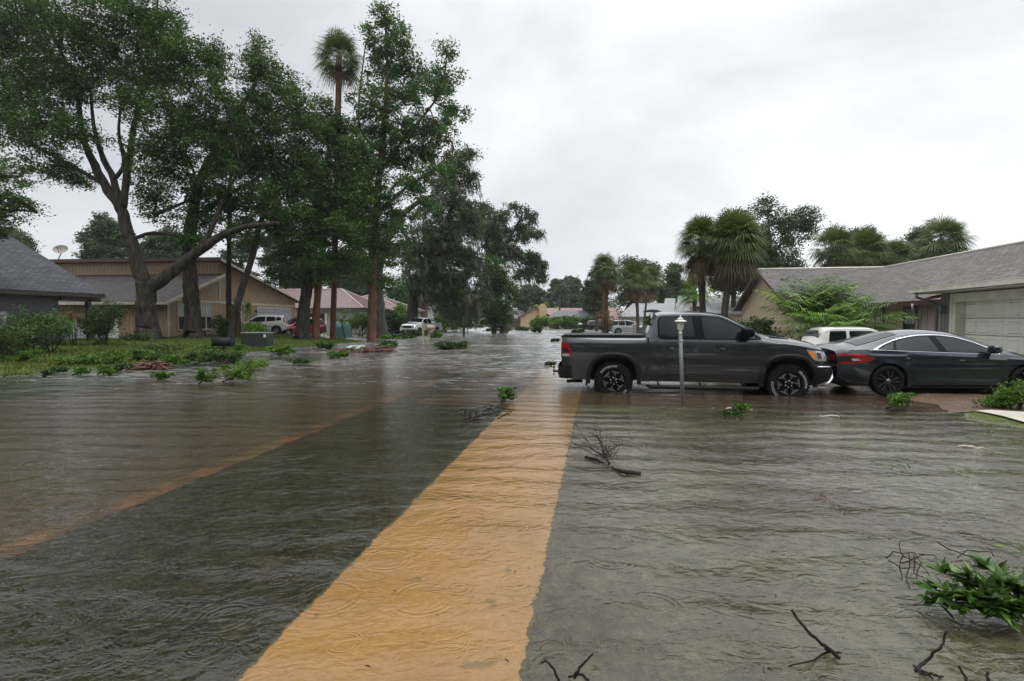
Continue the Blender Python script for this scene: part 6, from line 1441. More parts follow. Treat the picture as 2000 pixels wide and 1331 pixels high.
# ---- smaller vehicles -------------------------------------------------------
def small_car(name, label, cat, loc, ang, paint_, kind, dark_glass='car_glass', wheels=None, rim='rim_silver', grp='cars parked beside the street'):
    r = vehicle(name, label, cat, loc, ang, grp)
    if kind == 'suv':
        C_ = Car(wb=2.80, R=.36, x0=-.95, x1=3.72, ar=(.43, .43, 2.1), zmid=.75, tuck=.06, shoulder=.06, extra=[],
          top=[(-.95, 1.05), (-.9, 1.4), (-.75, 1.66), (-.5, 1.73), (.8, 1.77), (1.5, 1.73), (1.8, 1.62), (2.45, 1.16), (2.7, 1.10), (3.3, 1.03), (3.6, .92), (3.72, .75)],
          rail=[(-.95, 1.0), (-.9, 1.35), (-.72, 1.58), (.8, 1.67), (1.5, 1.63), (1.8, 1.52), (2.4, 1.11), (2.7, 1.04), (3.3, .97), (3.6, .85), (3.72, .68)],
          belt=[(-.95, .95), (-.85, 1.09), (0, 1.08), (2.3, 1.02), (2.7, .99), (3.3, .90), (3.6, .78), (3.72, .6)],
          W=[(-.95, .80), (-.8, .88), (0, .93), (2.8, .93), (3.3, .87), (3.6, .75), (3.72, .62)], Wr=[(-.95, .6), (-.7, .66), (.5, .68), (1.6, .68), (2.4, .80), (3.3, .74), (3.72, .5)],
          bot=[(-.95, .45), (-.6, .3), (2.6, .28), (3.3, .3), (3.72, .4)], creases=[(.55, .08, -.015, .3, 2.5)])
        wins = [[(-.72, 1.10), (-.62, 1.50), (-.05, 1.56), (-.02, 1.10)], [(.05, 1.10), (.08, 1.57), (.78, 1.60), (.80, 1.08)], [(.88, 1.08), (.86, 1.60), (1.48, 1.56), (1.78, 1.44), (2.2, 1.12), (2.2, 1.06)]]
        ws, rw_, hx, tl_ = (1.62, 2.42), (-.90, -.66), (3.30, 3.66), [(-.93, .95), (-.90, 1.22), (-.78, 1.20), (-.80, .95)]; seams = (.83, 1.05); hz = .72
    elif kind == 'box':
        C_ = Car(wb=2.57, R=.33, x0=-.68, x1=3.42, ar=(.40, .40, 2.1), zmid=.7, tuck=.05, shoulder=.05, extra=[],
          top=[(-.68, 1.1), (-.62, 1.5), (-.5, 1.58), (.5, 1.62), (1.4, 1.60), (1.65, 1.53), (2.25, 1.10), (2.5, 1.04), (3.1, .97), (3.32, .85), (3.42, .65)],
          rail=[(-.68, 1.0), (-.62, 1.42), (-.45, 1.50), (.5, 1.53), (1.4, 1.51), (1.65, 1.43), (2.2, 1.05), (2.5, .98), (3.1, .91), (3.32, .78), (3.42, .6)],
          belt=[(-.68, .95), (-.6, 1.09), (0, 1.08), (2.1, .99), (2.5, .93), (3.1, .85), (3.32, .7), (3.42, .52)],
          W=[(-.68, .78), (-.5, .86), (0, .9), (2.5, .9), (3.1, .83), (3.32, .72), (3.42, .6)], Wr=[(-.68, .6), (-.4, .68), (1.4, .67), (2.2, .78), (3.1, .7), (3.42, .5)],
          bot=[(-.68, .4), (-.4, .28), (2.4, .25), (3.1, .28), (3.42, .35)], creases=[(.5, .08, -.012, .3, 2.2)])
        wins = [[(-.38, 1.16), (-.34, 1.40), (.0, 1.43), (.02, 1.12)], [(.06, 1.11), (.06, 1.44), (.72, 1.46), (.74, 1.06)], [(.82, 1.05), (.80, 1.46), (1.38, 1.44), (1.62, 1.36), (2.0, 1.06), (2.0, 1.02)]]
        ws, rw_, hx, tl_ = (1.52, 2.22), (-.66, -.52), (3.0, 3.36), [(-.66, 1.0), (-.62, 1.4), (-.52, 1.4), (-.54, 1.0)]; seams = (.77, 1.0); hz = .66
    elif kind == 'pickup':
        C_ = Car(wb=3.6, R=.40, x0=-1.15, x1=4.52, ar=(.50, .50, 2.3), zmid=.9, tuck=.05, shoulder=.05, extra=[.70, .72, 1.0, 1.02],
          top=[(-1.15, 1.36), (.72, 1.36), (.95, 1.38), (1.02, 1.86), (1.4, 1.93), (2.3, 1.92), (2.6, 1.80), (3.15, 1.42), (3.4, 1.36), (4.2, 1.26), (4.45, 1.15), (4.52, 1.0)],
          rail=[(-1.15, 1.33), (.72, 1.33), (.95, 1.35), (1.02, 1.75), (1.4, 1.83), (2.3, 1.82), (2.6, 1.7), (3.1, 1.34), (3.4, 1.29), (4.2, 1.19), (4.45, 1.06), (4.52, .92)],
          belt=[(-1.15, 1.25), (.8, 1.25), (3.1, 1.24), (3.4, 1.2), (4.2, 1.1), (4.45, .97), (4.52, .85)],
          W=[(-1.15, .93), (0, .98), (3.6, .98), (4.2, .96), (4.45, .88), (4.52, .82)], Wr=[(-1.15, .88), (.7, .88), (1.1, .76), (2.5, .76), (3.2, .88), (4.2, .84), (4.52, .72)],
          bot=[(-1.15, .55), (-.5, .45), (3.2, .42), (4.2, .5), (4.52, .55)], creases=[(.7, .1, -.015, .8, 3.1)])
        wins = [[(1.15, 1.28), (1.16, 1.76), (1.82, 1.77), (1.84, 1.27)], [(1.94, 1.27), (1.92, 1.77), (2.3, 1.76), (2.6, 1.62), (2.98, 1.34), (2.98, 1.27)]]
        ws, rw_, hx, tl_ = (2.45, 3.1), None, (4.1, 4.48), [(-1.14, .9), (-1.14, 1.22), (-1.0, 1.22), (-1.0, .9)]; seams = (1.88, 1.05); hz = .95
    elif kind == 'cab':
        C_ = Car(wb=2.9, R=.34, x0=-1.0, x1=3.75, ar=(.42, .42, 2.1), zmid=.75, tuck=.04, shoulder=.05, extra=[.30, .32],
          top=[(-1.0, 1.02), (.1, 1.02), (.2, 1.04), (.30, 1.50), (.55, 1.56), (1.6, 1.56), (1.85, 1.48), (2.4, 1.10), (2.7, 1.03), (3.4, .96), (3.75, .82)],
          rail=[(-1.0, 1.0), (.1, 1.0), (.2, 1.02), (.30, 1.42), (.55, 1.50), (1.6, 1.50), (1.85, 1.40), (2.35, 1.04), (2.7, .98), (3.4, .9), (3.75, .76)],
          belt=[(-1.0, .95), (.2, .97), (2.3, .96), (2.7, .92), (3.4, .84), (3.75, .7)],
          W=[(-1.0, .80), (0, .83), (2.9, .83), (3.5, .8), (3.75, .7)], Wr=[(-1.0, .74), (.3, .68), (1.6, .64), (2.4, .74), (3.75, .6)],
          bot=[(-1.0, .45), (2.7, .38), (3.75, .42)], creases=[])
        wins = [[(.46, 1.0), (.50, 1.44), (.92, 1.45), (.92, .99)], [(1.02, .99), (1.0, 1.45), (1.56, 1.45), (1.80, 1.36), (2.2, 1.05), (2.2, .99)]]
        ws, rw_, hx, tl_ = (1.72, 2.32), None, (3.4, 3.72), [(-.99, .7), (-.99, .92), (-.9, .92), (-.9, .7)]; seams = (.97, 1.0); hz = .8
    C_.body(r, paint_); C_.under(r)
    for w_ in wins: poly_patch(C_, r, 'window', dark_glass, w_, .04, .007, nx=20, nz=4)
    C_.top_patch(r, 'windscreen', dark_glass, ws[0], ws[1], .92)
    if rw_: C_.top_patch(r, 'rear_window', dark_glass, rw_[0], rw_[1], .85, nx=5)
    if kind in ('pickup', 'cab'):
        x_ = 1.0 if kind == 'pickup' else .27; z_ = (1.42, 1.78) if kind == 'pickup' else (1.08, 1.46); wy = .66 if kind == 'pickup' else .60
        b = MB(); b.hexa([(x_-.02+(.02 if z > z_[0] else 0), y, z) for z in z_ for y in (-wy, wy) for x in (0, 1)]) if False else b.add([(x_-.03, -wy, z_[0]), (x_-.03, wy, z_[0]), (x_-.005, wy*.93, z_[1]), (x_-.005, -wy*.93, z_[1])], [(0, 1, 2, 3)]); sub(r, 'rear_window', b, dark_glass)
    seam(C_, r, 'door_seam', [(seams[0], seams[1]+.03), (seams[0]+.02, .4)], .012)
    for sg in (-1, 1):
        poly_patch(C_, r, 'tail_lamp', 'tail_red', tl_, .02, .010, (sg,), nx=8, nz=4)
        hl = poly_patch(C_, r, 'headlamp', 'lens_clear', [(hx[0], hz+.02), (hx[0]+.03, hz+.16), (hx[1], hz+.10), (hx[1], hz-.04)], .03, .010, (sg,), nx=10, nz=4)
        xf = C_.x1; wy = float(C_.fw(xf)); b = MB(); b.box(xf-.02, xf+.03, sg*wy*.62, sg*wy*.98, hz-.06, hz+.13); sub(r, 'headlamp_face', b, 'lens_clear', parent=hl, bevel=.015)
    xf = C_.x1; wy = float(C_.fw(xf)); b = MB(); b.box(xf-.02, xf+.035, -wy*.58, wy*.58, hz-.14, hz+.14); gr_ = sub(r, 'grille', b, 'black_plastic', bevel=.015)
    if kind == 'pickup':
        b = MB()
        for z in (-.06, .06): b.box(xf+.035, xf+.05, -wy*.5, wy*.5, hz+z-.012, hz+z+.012)
        b.box(xf+.035, xf+.055, -.10, .10, hz-.035, hz+.035); sub(r, 'badge', b, 'chrome', parent=gr_)
    b = MB(); zb = C_.fbot(np.array([xf]))[0]; b.box(xf-.12, xf+.07, -wy*1.04, wy*1.04, zb-.02, zb+.22 if kind != 'pickup' else zb+.25); bp = sub(r, 'front_bumper', b, paint_ if kind != 'cab' else 'chrome', bevel=.04)
    b = MB(); b.box(xf+.05, xf+.08, -wy*.7, wy*.7, zb+.0, zb+.11); sub(r, 'bumper_intake', b, 'black_plastic', parent=bp)
    xr = C_.x0; wy = float(C_.fw(xr)); b = MB(); b.box(xr-.07, xr+.1, -wy*1.04, wy*1.04, .38, .58); sub(r, 'rear_bumper', b, 'black_plastic' if kind != 'box' else paint_, bevel=.04)
    for x_ in (.45, 1.25) if kind in ('suv', 'box') else (1.3, 2.1): handle(C_, r, x_, float(C_.fb(x_))-.12, .18, 'chrome')
    mirror_(r, ws[1]-.35, float(C_.fb(ws[1]-.35))+.08, float(C_.fw(ws[1]-.3))-.06, 'black_plastic' if paint_ != 'paint_silver' else paint_, 1.0)
    Wy = float(C_.fw(0))
    for x_ in (0, C_.wb):
        for sg in (-1, 1): wheel(r, x_, sg*(Wy-.11), C_.R, C_.R, .22, C_.R*.66, 'five' if kind != 'pickup' else 'six', sg, ('tyre_rubber', rim), detail=False)
    if kind == 'suv':
        for sg in (-1, 1):
            b = MB(); b.tube([(-.45, sg*.58, 1.70), (-.4, sg*.58, 1.76), (1.4, sg*.58, 1.78), (1.5, sg*.58, 1.72)], .018, 6); sub(r, 'roof_rail', b, 'black_plastic')
    return r
def place(px, py, z=None): 
    p = G(px, py, z if z is not None else 0.0); return p
# white boxy car and red car in the brown house's driveway, noses toward the street (towards +x, slightly to the camera)
p = D(533, 657, 42); small_car('compact_car', 'white boxy compact car in the driveway of the brown house', 'car', (p[0], p[1]+.9, gz1(p[0], p[1])+.0), R(-163), 'paint_white', 'box')
p = D(604, 655, 46.5); small_car('suv', 'red crossover half hidden by the black leaning trunk', 'car', (p[0], p[1]+.6, gz1(p[0], p[1])+.0), R(-126), 'paint_red', 'suv')
p = D(822, 648, 54); small_car('pickup_truck', 'white pickup truck facing the camera in a flooded driveway', 'pickup truck', (p[0]+.4, p[1]+3.4, -.06), R(-112), 'paint_white', 'pickup')
p = D(783, 640, 64); small_car('sedan_car', 'dark car mostly hidden behind the bush left of the white pickup', 'car', (p[0]-1, p[1]+2, -.25), R(-105), 'paint_navy', 'suv')
p = G(1213, 652); small_car('station_wagon', 'white sport utility wagon standing in the water by the stop sign', 'car', (p[0]-.3, p[1]+.8, -.12), R(-3), 'paint_silver', 'suv')
p = G(1163, 645); small_car('station_wagon', 'dark blue black wagon beyond the thin olive shrub', 'car', (p[0]-.3, p[1]+.6, -.2), R(6), 'paint_navy', 'suv')
p = D(1225, 640, 84); small_car('station_wagon', 'second white car whose roof shows behind the white wagon', 'car', (p[0]-1.5, p[1]+.6, -.1), R(-6), 'paint_white', 'suv')
p = D(1262, 640, 86); small_car('station_wagon', 'farthest white car seen between the palm trunks', 'car', (p[0]-1.5, p[1]+.6, -.05), R(-6), 'paint_white', 'suv')
small_car('white_pickup', 'old cream white pickup whose cab shows above the sedan', 'pickup truck', (8.6, 15.2, -.14), R(-12), 'paint_cream', 'cab')
# ------------------------------------------------------------------ street furniture and small things
# lamp post in front of the pickup
bp = G(1333, 784); tp = D(1329, 619, bp[1]); lp = thing('lamp_post', 'leaning grey lamp post with white coach lantern before the pickup', 'lamp post', (bp[0], bp[1], -.15)); lp['_b'] = [bp[0], bp[1], -.15]
top = D(1329, 655, bp[1]); ax_ = unit(top-bp)
b = MB(); b.tube([bp-ax_*.2, top], [.037, .035], 16); sub(lp, 'post', b, 'post_grey', recalc=False)
b = MB(); b.tube([top, top+ax_*.10], [.030, .028], 12); b.tube([top+ax_*.10, top+ax_*.115], [.045, .045], 12); b.tube([top+ax_*.03, top+ax_*.045], [.038, .038], 12); sub(lp, 'collar', b, 'lamp_white')
b = MB(); c = top+ax_*.115
def lat(b, prof, n=12, c=c): b.lathe(prof, n, tuple(c))
lat(b, [(.035, 0), (.05, .03), (.066, .15)], 10); sub(lp, 'lantern_glass', b, 'lamp_glass')
b = MB(); lat(b, [(.02, .05), (.034, .07), (.036, .11), (.02, .13), (0, .135)]); sub(lp, 'bulb', b, 'lamp_yellow')
b = MB()
for k in range(6):
    a = k*math.pi/3; e1_ = lambda r, z: c+np.array([r*math.cos(a), r*math.sin(a), z]); b.tube([e1_(.038, 0), e1_(.056, .03), e1_(.072, .15)], [.008, .007, .007], 5)
    for zz, rr in ((.05, .060), (.09, .065), (.12, .070)): b.tube([e1_(rr, zz), c+np.array([rr*math.cos(a+.5), rr*math.sin(a+.5), zz+.02]), c+np.array([rr*math.cos(a+1.04), rr*math.sin(a+1.04), zz])], .005, 4)
lat(b, [(.0, -.005), (.045, -.005), (.045, .012), (.03, .015)]); sub(lp, 'lantern_frame', b, 'lamp_white')
b = MB(); lat(b, [(.068, .15), (.118, .155), (.115, .165), (.075, .185), (.05, .19), (.05, .205), (.055, .208), (.05, .22), (.025, .235), (.012, .24), (.012, .255), (.018, .262), (.010, .275), (0, .278)], 18); sub(lp, 'lantern_cap', b, 'lamp_white', sharp=50)
b = MB(); s_ = top-ax_*.10; b.tube([s_, s_+np.array([.02, -.05, 0])], [.012, .016], 8); sub(lp, 'light_sensor', b, 'lamp_white')
# lamp post on the left lawn
q = D(6, 706, 19.5); zb = gz1(q[0], q[1]); l2 = thing('lamp_post', 'black lamp post with small lantern on the lawn at the left edge', 'lamp post', (q[0], q[1], zb)); l2['_b'] = [q[0], q[1], zb]
t2 = D(8, 628, 19.5); b0 = np.array([q[0], q[1], zb-.1]); b = MB(); b.tube([b0, t2], .045, 10); b.tube([t2-[0, 0, .38], t2+np.array([.55, 0, -.38])], .012, 5); sub(l2, 'post', b, 'black_metal')
b = MB(); b.lathe([(.05, 0), (.12, .24)], 8, tuple(t2)); sub(l2, 'lantern_glass', b, 'lamp_glass')
b = MB(); b.lathe([(.17, .24), (.10, .34), (.03, .38), (.0, .42)], 8, tuple(t2), smooth=False)
for k in range(4): a = k*math.pi/2+.4; b.tube([t2+[.055*math.cos(a), .055*math.sin(a), 0], t2+[.125*math.cos(a), .125*math.sin(a), .24]], .012, 4)
sub(l2, 'lantern_cap', b, 'black_metal')
# utility box, mailboxes, pedestal
q = D(507, 672, 29.0); b = MB(); z_ = max(.05, gz1(q[0], q[1])); zb_ = q[2]-.02
ub = thing('utility_box', 'low dark green utility box on the lawn beneath a bush', 'utility box', (q[0], q[1], zb_)); ub['_b'] = [q[0], q[1], zb_]
b = MB(); b.box(q[0]-.85, q[0]+.6, q[1]-.4, q[1]+.4, zb_-.3, q[2]+.60); sub(ub, 'cabinet', b, 'box_green', bevel=.03)
b = MB(); b.box(q[0]-.88, q[0]+.63, q[1]-.43, q[1]+.43, q[2]+.60, q[2]+.66); sub(ub, 'lid', b, 'ac_grey', bevel=.01); b = MB(); b.box(q[0]+.42, q[0]+.56, q[1]-.41, q[1]-.4, q[2]+.38, q[2]+.55); sub(ub, 'label_plate', b, 'box_white')
def mailbox(name, label, px, pyb, pyt, d, w, mats, post='mail_wood', ang=0., lean=0, r=.12, lenn=.5, base_z=0.):
    q = G(px, pyb, base_z) if d is None else D(px, pyb, d); d = float(q[1]); t = D(px+lean, pyt, d); m_ = thing(name, label, 'mailbox', (float(q[0]), float(q[1]), float(q[2]))); m_['_b'] = [float(v) for v in q]
    b = MB(); b.box(-.05, .05, -.05, .05, 0, 1); h = t[2]-q[2]-r*1.4
    b.v = [(q[0]+x+(t[0]-q[0])*z, q[1]+y, q[2]-.25+(h+.25)*z) for x, y, z in b.v]; sub(m_, 'post', b, post)
    ca, sa = math.cos(ang), math.sin(ang); b = MB(); P_ = []
    for s_ in (-lenn/2, lenn/2):
        row = []
        for k in range(9): a = math.pi*k/8; row.append((s_, r*math.cos(a), r*.9*math.sin(a)+r*.7))
        row = [(s_, r, 0)]+row+[(s_, -r, 0)]; P_.append(row)
    P_ = np.array(P_); X, Y = P_[:, :, 0]*ca-P_[:, :, 1]*sa, P_[:, :, 0]*sa+P_[:, :, 1]*ca; zt_ = q[2]+h; P2 = np.stack([X+t[0], Y+t[1], P_[:, :, 2]+zt_], -1)
    b.grid(P2, True); n = P2.shape[1]; b.f += [list(range(n)), list(range(n, 2*n))[::-1], [0, n, 2*n-1, n-1]]; b.sm += [False]*3; b.mi += [0]*3; sub(m_, 'box', b, mats)
    b = MB(); c_ = P2[1].mean(0); b.tube([c_+[0, 0, -.02], c_+np.array([ca*.03, sa*.03, -.02])], .02, 6); sub(m_, 'latch', b, 'chrome'); return m_
q = D(436, 690, 24); m_ = mailbox('mailbox', 'big black tub shaped mailbox over brown debris in the water', 436, 694, 661, 23.5, 0, 'black_plastic', 'wood_debris', 0.15, 0, .26, .80)
m2 = mailbox('mailbox', 'tan mailbox with two weathered posts in front of the white pickup', 836, 668, 636, None, 0, 'mail_tan', 'mail_wood', .5, 4, .20, .62)
b = MB(); q = np.array(m2['_b']); b.box(q[0]-.42, q[0]-.28, q[1]-.05, q[1]+.05, q[2]-.2, q[2]+1.45); b.box(q[0]-.3, q[0]+.1, q[1]-.04, q[1]+.04, q[2]+.85, q[2]+.95); sub(m2, 'tall_post', b, 'mail_wood')
mailbox('mailbox', 'small dark mailbox far down the street left of the tan house', 975, 650, 636, None, 0, 'black_plastic', 'mail_wood', .2, 0, .22, .9)
mailbox('mailbox', 'tiny white mailbox on a dark post before the round bush', 1133, 645, 632, None, 0, 'box_white', 'black_metal', .2, 0, .16, .60)
mailbox('mailbox', 'small grey mailbox on a thin post beside the white wagon', 1238, 655, 634, None, 0, 'ac_grey', 'post_grey', .2, 0, .13, .45)
q = G(698, 687); b = MB(); b.lathe([(.0, .30), (.35, .30), (.5, .22), (.55, .06), (.55, -.15)], 8, (0, 0, 0), smooth=False); b.v = [(q[0]+x*1.15+y*.1, q[1]+y*.8, z) for x, y, z in b.v]; one('pedestal_cover', b, 'pale_green', 'pale green plastic cover lying in the water near red debris', 'utility cover', bevel=.02)
q = D(668, 648, 48); b = MB(); b.lathe([(0, 1.45), (.45, 1.42), (.75, 1.25), (.9, .85), (.92, .0)], 20, (q[0], q[1], 0)); tt = thing('garden_tank', 'teal domed garden tank by the metal roofed house', 'tank', (q[0], q[1], 0)); tt['_b'] = [q[0], q[1], 0.]; sub(tt, 'tank', b, 'teal')
b = MB(); b.tube([(q[0]-.2, q[1], 1.42), (q[0]-.2, q[1], 1.53), (q[0]+.2, q[1], 1.53), (q[0]+.2, q[1], 1.42)], .03, 6); sub(tt, 'handle', b, 'black_metal')
q = G(675, 661); b = MB(); b.tube([q-[0, 0, .2], q+np.array([-.25, 0, .9]), q+np.array([-.35, 0, 1.55])], [.06, .05, .05], 7); b.tube([q+np.array([-.55, 0, 1.35]), q+np.array([-.35, 0, 1.5]), q+np.array([-.2, 0, 1.45])], .03, 5); b.lathe([(.0, .16), (.09, .1), (.09, 0), (0, -.03)], 8, tuple(q+np.array([-.37, 0, 1.55]))); one('sprinkler_post', b, 'black_metal', 'thin black leaning post with a knob beside the teal tank', 'post')
# bins, pole, signs at the end of the street
q = G(961, 644); tb_ = thing('wheelie_bin', 'dark green wheeled bin with pale lid at the road edge', 'bin', tuple(q)); tb_['_b'] = [float(v) for v in q]; b = MB(); b.hexa([(q[0]+x*(.30+.07*z), q[1]+y*(.33+.07*z), q[2]-.1+1.15*z) for z in (0, 1) for y in (-1, 1) for x in (-1, 1)]); sub(tb_, 'body', b, 'sign_green'); b = MB(); b.box(q[0]-.42, q[0]+.42, q[1]-.45, q[1]+.45, 1.05, 1.18); sub(tb_, 'lid', b, 'box_white', bevel=.03)
q = G(1093, 640.5); b = MB(); b.tube([q-[0, 0, .3], D(1093, 577, q[1])], [.22, .15], 8); one('utility_pole', b, 'bark_dark', 'dark wooden pole rising out of the hedge', 'pole')
sp_ = D(1242, 645, 74); b0 = np.array([sp_[0], sp_[1], -.1]); ss = thing('stop_sign', 'red octagonal stop sign below a green street name sign', 'sign', tuple(b0)); ss['_b'] = list(map(float, b0))
b = MB(); b.tube([b0, [b0[0], b0[1], D(1242, 609, 74)[2]]], .035, 6); sub(ss, 'post', b, 'post_grey')
cz = D(1241, 624, 74); b = MB(); rr = .40; V = [(cz[0]+rr*math.cos(math.pi/8+k*math.pi/4), cz[1]-.05, cz[2]+rr*math.sin(math.pi/8+k*math.pi/4)) for k in range(8)]; V2 = [(x, y+.02, z) for x, y, z in V]
b.add(V+V2, [list(range(8)), list(range(8, 16))[::-1]]+[(k, (k+1) % 8, (k+1) % 8+8, k+8) for k in range(8)]); pl = sub(ss, 'plate', b, 'sign_red')
V = [(cz[0]+(x-cz[0])*1.07, y+.006, cz[2]+(z-cz[2])*1.07) for x, y, z in V]; b = MB(); b.add(V, [list(range(8))]); sub(ss, 'plate_border', b, 'white_letter', parent=pl)
def lettering(root, txt, size, c, mat, parent):
    cu = bpy.data.curves.new('lettering', 'FONT'); cu.body = txt; cu.size = size; cu.align_x = 'CENTER'; cu.align_y = 'CENTER'; to = bpy.data.objects.new('lettering', cu); COL.objects.link(to); me = bpy.data.meshes.new_from_object(to); bpy.data.objects.remove(to)
    b = MB(); b.add([(c[0]+v.co.x, c[1], c[2]+v.co.y) for v in me.vertices], [list(p.vertices) for p in me.polygons]); sub(root, 'lettering', b, mat, parent=parent, recalc=False)
lettering(ss, 'STOP', .30, (cz[0], cz[1]-.056, cz[2]), 'white_letter', pl)
b = MB(); z2 = D(1241, 615, 74)[2]; b.add([(cz[0]-.22, cz[1]-.03, z2-.17), (cz[0]+.22, cz[1]-.03, z2-.17), (cz[0], cz[1]-.03, z2+.24), (cz[0]-.22, cz[1]-.01, z2-.17), (cz[0]+.22, cz[1]-.01, z2-.17), (cz[0], cz[1]-.01, z2+.24)], [(0, 1, 2), (5, 4, 3), (0, 3, 4, 1), (1, 4, 5, 2), (2, 5, 3, 0)]); sub(ss, 'triangular_plate', b, 'sign_red')
b = MB(); zz = D(1241, 610, 74)[2]; b.box(cz[0]-.55, cz[0]+.25, cz[1]-.01, cz[1]+.01, zz+.02, zz+.22); b.box(cz[0]-.1, cz[0]+.55, cz[1]-.035, cz[1]-.015, zz-.20, zz-.0); sub(ss, 'street_name_plate', b, 'sign_green')

# ------------------------------------------------------------------ debris in the water
DB = [(465, 748, 70, 'leaf_bright', .34, 1.5, 'bright leafy clump nearest the camera on the left, rounded'), (404, 752, 34, 'leaf_bright', .22, 1.2, 'small round leafy clump left of the bright nearest clump'),
 (415, 712, 80, 'leaf_shrub', .30, 1.5, 'long dark green heap below the black mailbox'), (455, 708, 46, 'leaf_shrub', .22, 1.1, 'small green tuft right of the dark green heap'), (215, 712, 70, 'leaf_bright', .26, 1.3, 'green heap left of the red brown palm debris'),
 (268, 708, 52, 'leaf_bright', .26, 1.2, 'green heap touching the red brown palm debris'), (300, 705, 60, 'leaf_shrub', .36, .8, 'ragged branch pile under the forked oak with bare twigs'), (135, 716, 46, 'leaf_bright', .18, 1.1, 'low green strip of leaves near the left shore'),
 (158, 734, 44, 'leaf_bright', .14, .9, 'floating leaves in open water on the far left'), (203, 733, 30, 'leaf_bright', .16, 1.1, 'small floating leaf clump right of the far left leaves'), (90, 737, 16, 'leaf_shrub', .1, .6, 'single leaf tuft alone in the left water'),
 (115, 730, 22, 'leaf_shrub', .1, .8, 'tiny green tuft close to the left shore strip'), (548, 696, 46, 'leaf_bright', .24, 1.3, 'leafy clump in the middle of the left water'), (635, 682, 30, 'leaf_shrub', .22, 1.0, 'green tuft by the foot of the reddish trunk'),
 (760, 684, 36, 'leaf_bright', .45, 1.0, 'leafy branch at the right end of the red brown pile'), (812, 656, 52, 'leaf_shrub', .35, .7, 'floating branch just below the white pickup truck'), (775, 662, 40, 'leaf_shrub', .15, .7, 'flat row of floating leaves left of the tan mailbox'),
 (850, 662, 20, 'leaf_bright', .4, 1.0, 'small leafy spray right of the tan mailbox'), (885, 682, 60, 'leaf_moss_oak', .22, 1.3, 'long olive heap of moss and leaves in the mid street'), (1052, 650, 20, 'leaf_shrub', .5, .6, 'dark spray of leaves far down the street'),
 (1020, 646, 30, 'leaf_shrub', .3, .5, 'long thin dark branch far down the street'), (1085, 668, 16, 'leaf_shrub', .12, .6, 'tiny dark tuft left of the pickup bed'), (1072, 716, 22, 'leaf_shrub', .08, .4, 'line of leaves floating behind the pickup'),
 (1130, 652, 16, 'leaf_shrub', .3, .8, 'dark tuft below the tiny white mailbox'), (990, 786, 22, 'leaf_bright', .16, 1.0, 'bright leaf tuft on the bare twig over the pavement'), (905, 640, 50, 'leaf_moss_oak', .5, 1.0, 'brush pile at the foot of the magnolia'),
 (1755, 800, 60, 'leaf_bright', .16, .9, 'grassy green tuft at the waterline before the sedan'), (1450, 802, 15, 'leaf_bright', .07, .7, 'small green sprig in the brown water below the sedan'), (1425, 812, 26, 'leaf_shrub', .05, .5, 'flat green sprig left of the small one'),
 (975, 647, 40, 'leaf_shrub', .2, .4, 'dark row of twigs beyond the mossy oak'),
 (35, 716, 60, 'leaf_bright', .3, 1.3, 'leafy clump beside the foot of the black lamp post'), (345, 716, 44, 'leaf_bright', .22, 1.2, 'green tuft between the red brown husks and dark heap'), (240, 726, 40, 'leaf_shrub', .14, 1.0, 'flat dark strip of leaves left of the red brown husks'),
 (500, 722, 50, 'leaf_bright', .16, 1.0, 'sprig afloat behind the bright nearest clump'), (320, 742, 34, 'leaf_bright', .12, .9, 'lonely floating sprig in front of the red brown husks'), (590, 712, 40, 'leaf_shrub', .12, .7, 'thin dark spray left of centre in open brown water'),
 (660, 700, 40, 'leaf_bright', .16, .8, 'green spray left of the long red brown pile'), (430, 688, 70, 'leaf_bright', .2, 1.1, 'bright leaves on the shore behind the black mailbox')]
for i, (px, py, w, lf, h, dn, lab) in enumerate(DB):
    d = float(G(px, py)[1]); debris_branch('leafy_branch', lab, px, py, w, 500+i, lf, h, dens=dn, lsize=max(.05, d*.0042))
def bark_pile(name, label, px, py, wpx, n, seed, mat='wood_debris', h=.2, ln=.5):
    rng = np.random.default_rng(seed); c = G(px, py); w = wpx*c[1]/F/2; b = MB()
    for _ in range(n):
        a = c+np.array([rng.normal()*w*.5, rng.normal()*w*.22, abs(rng.normal())*h*.5]); d_ = np.array([rng.normal(), rng.normal()*.6, rng.normal()*.22]); d_ = unit(d_)*ln*rng.uniform(.4, 1.2)
        b.tube([a-d_/2, a+rng.normal(size=3)*.04, a+d_/2], [.015, .035, .01], 4, False)
    return one(name, b, mat, label, 'debris', group='piles of fallen palm boots and bark', base=tuple(c), recalc=False)
bark_pile('debris_pile', 'red brown fallen palm husks heaped left of centre in the water', 293, 722, 70, 60, 1, h=.22, ln=.7); bark_pile('debris_pile', 'brown twigs and husks lying below the black mailbox', 438, 700, 46, 40, 2, h=.15); bark_pile('debris_pile', 'long red brown pile of bark around the pale green cover', 718, 688, 100, 110, 3, h=.22, ln=.9)
bark_pile('debris_pile', 'dead leaf heap on the shore beneath the forked oak', 285, 695, 50, 60, 4, 'stick_dark', .3, .7)
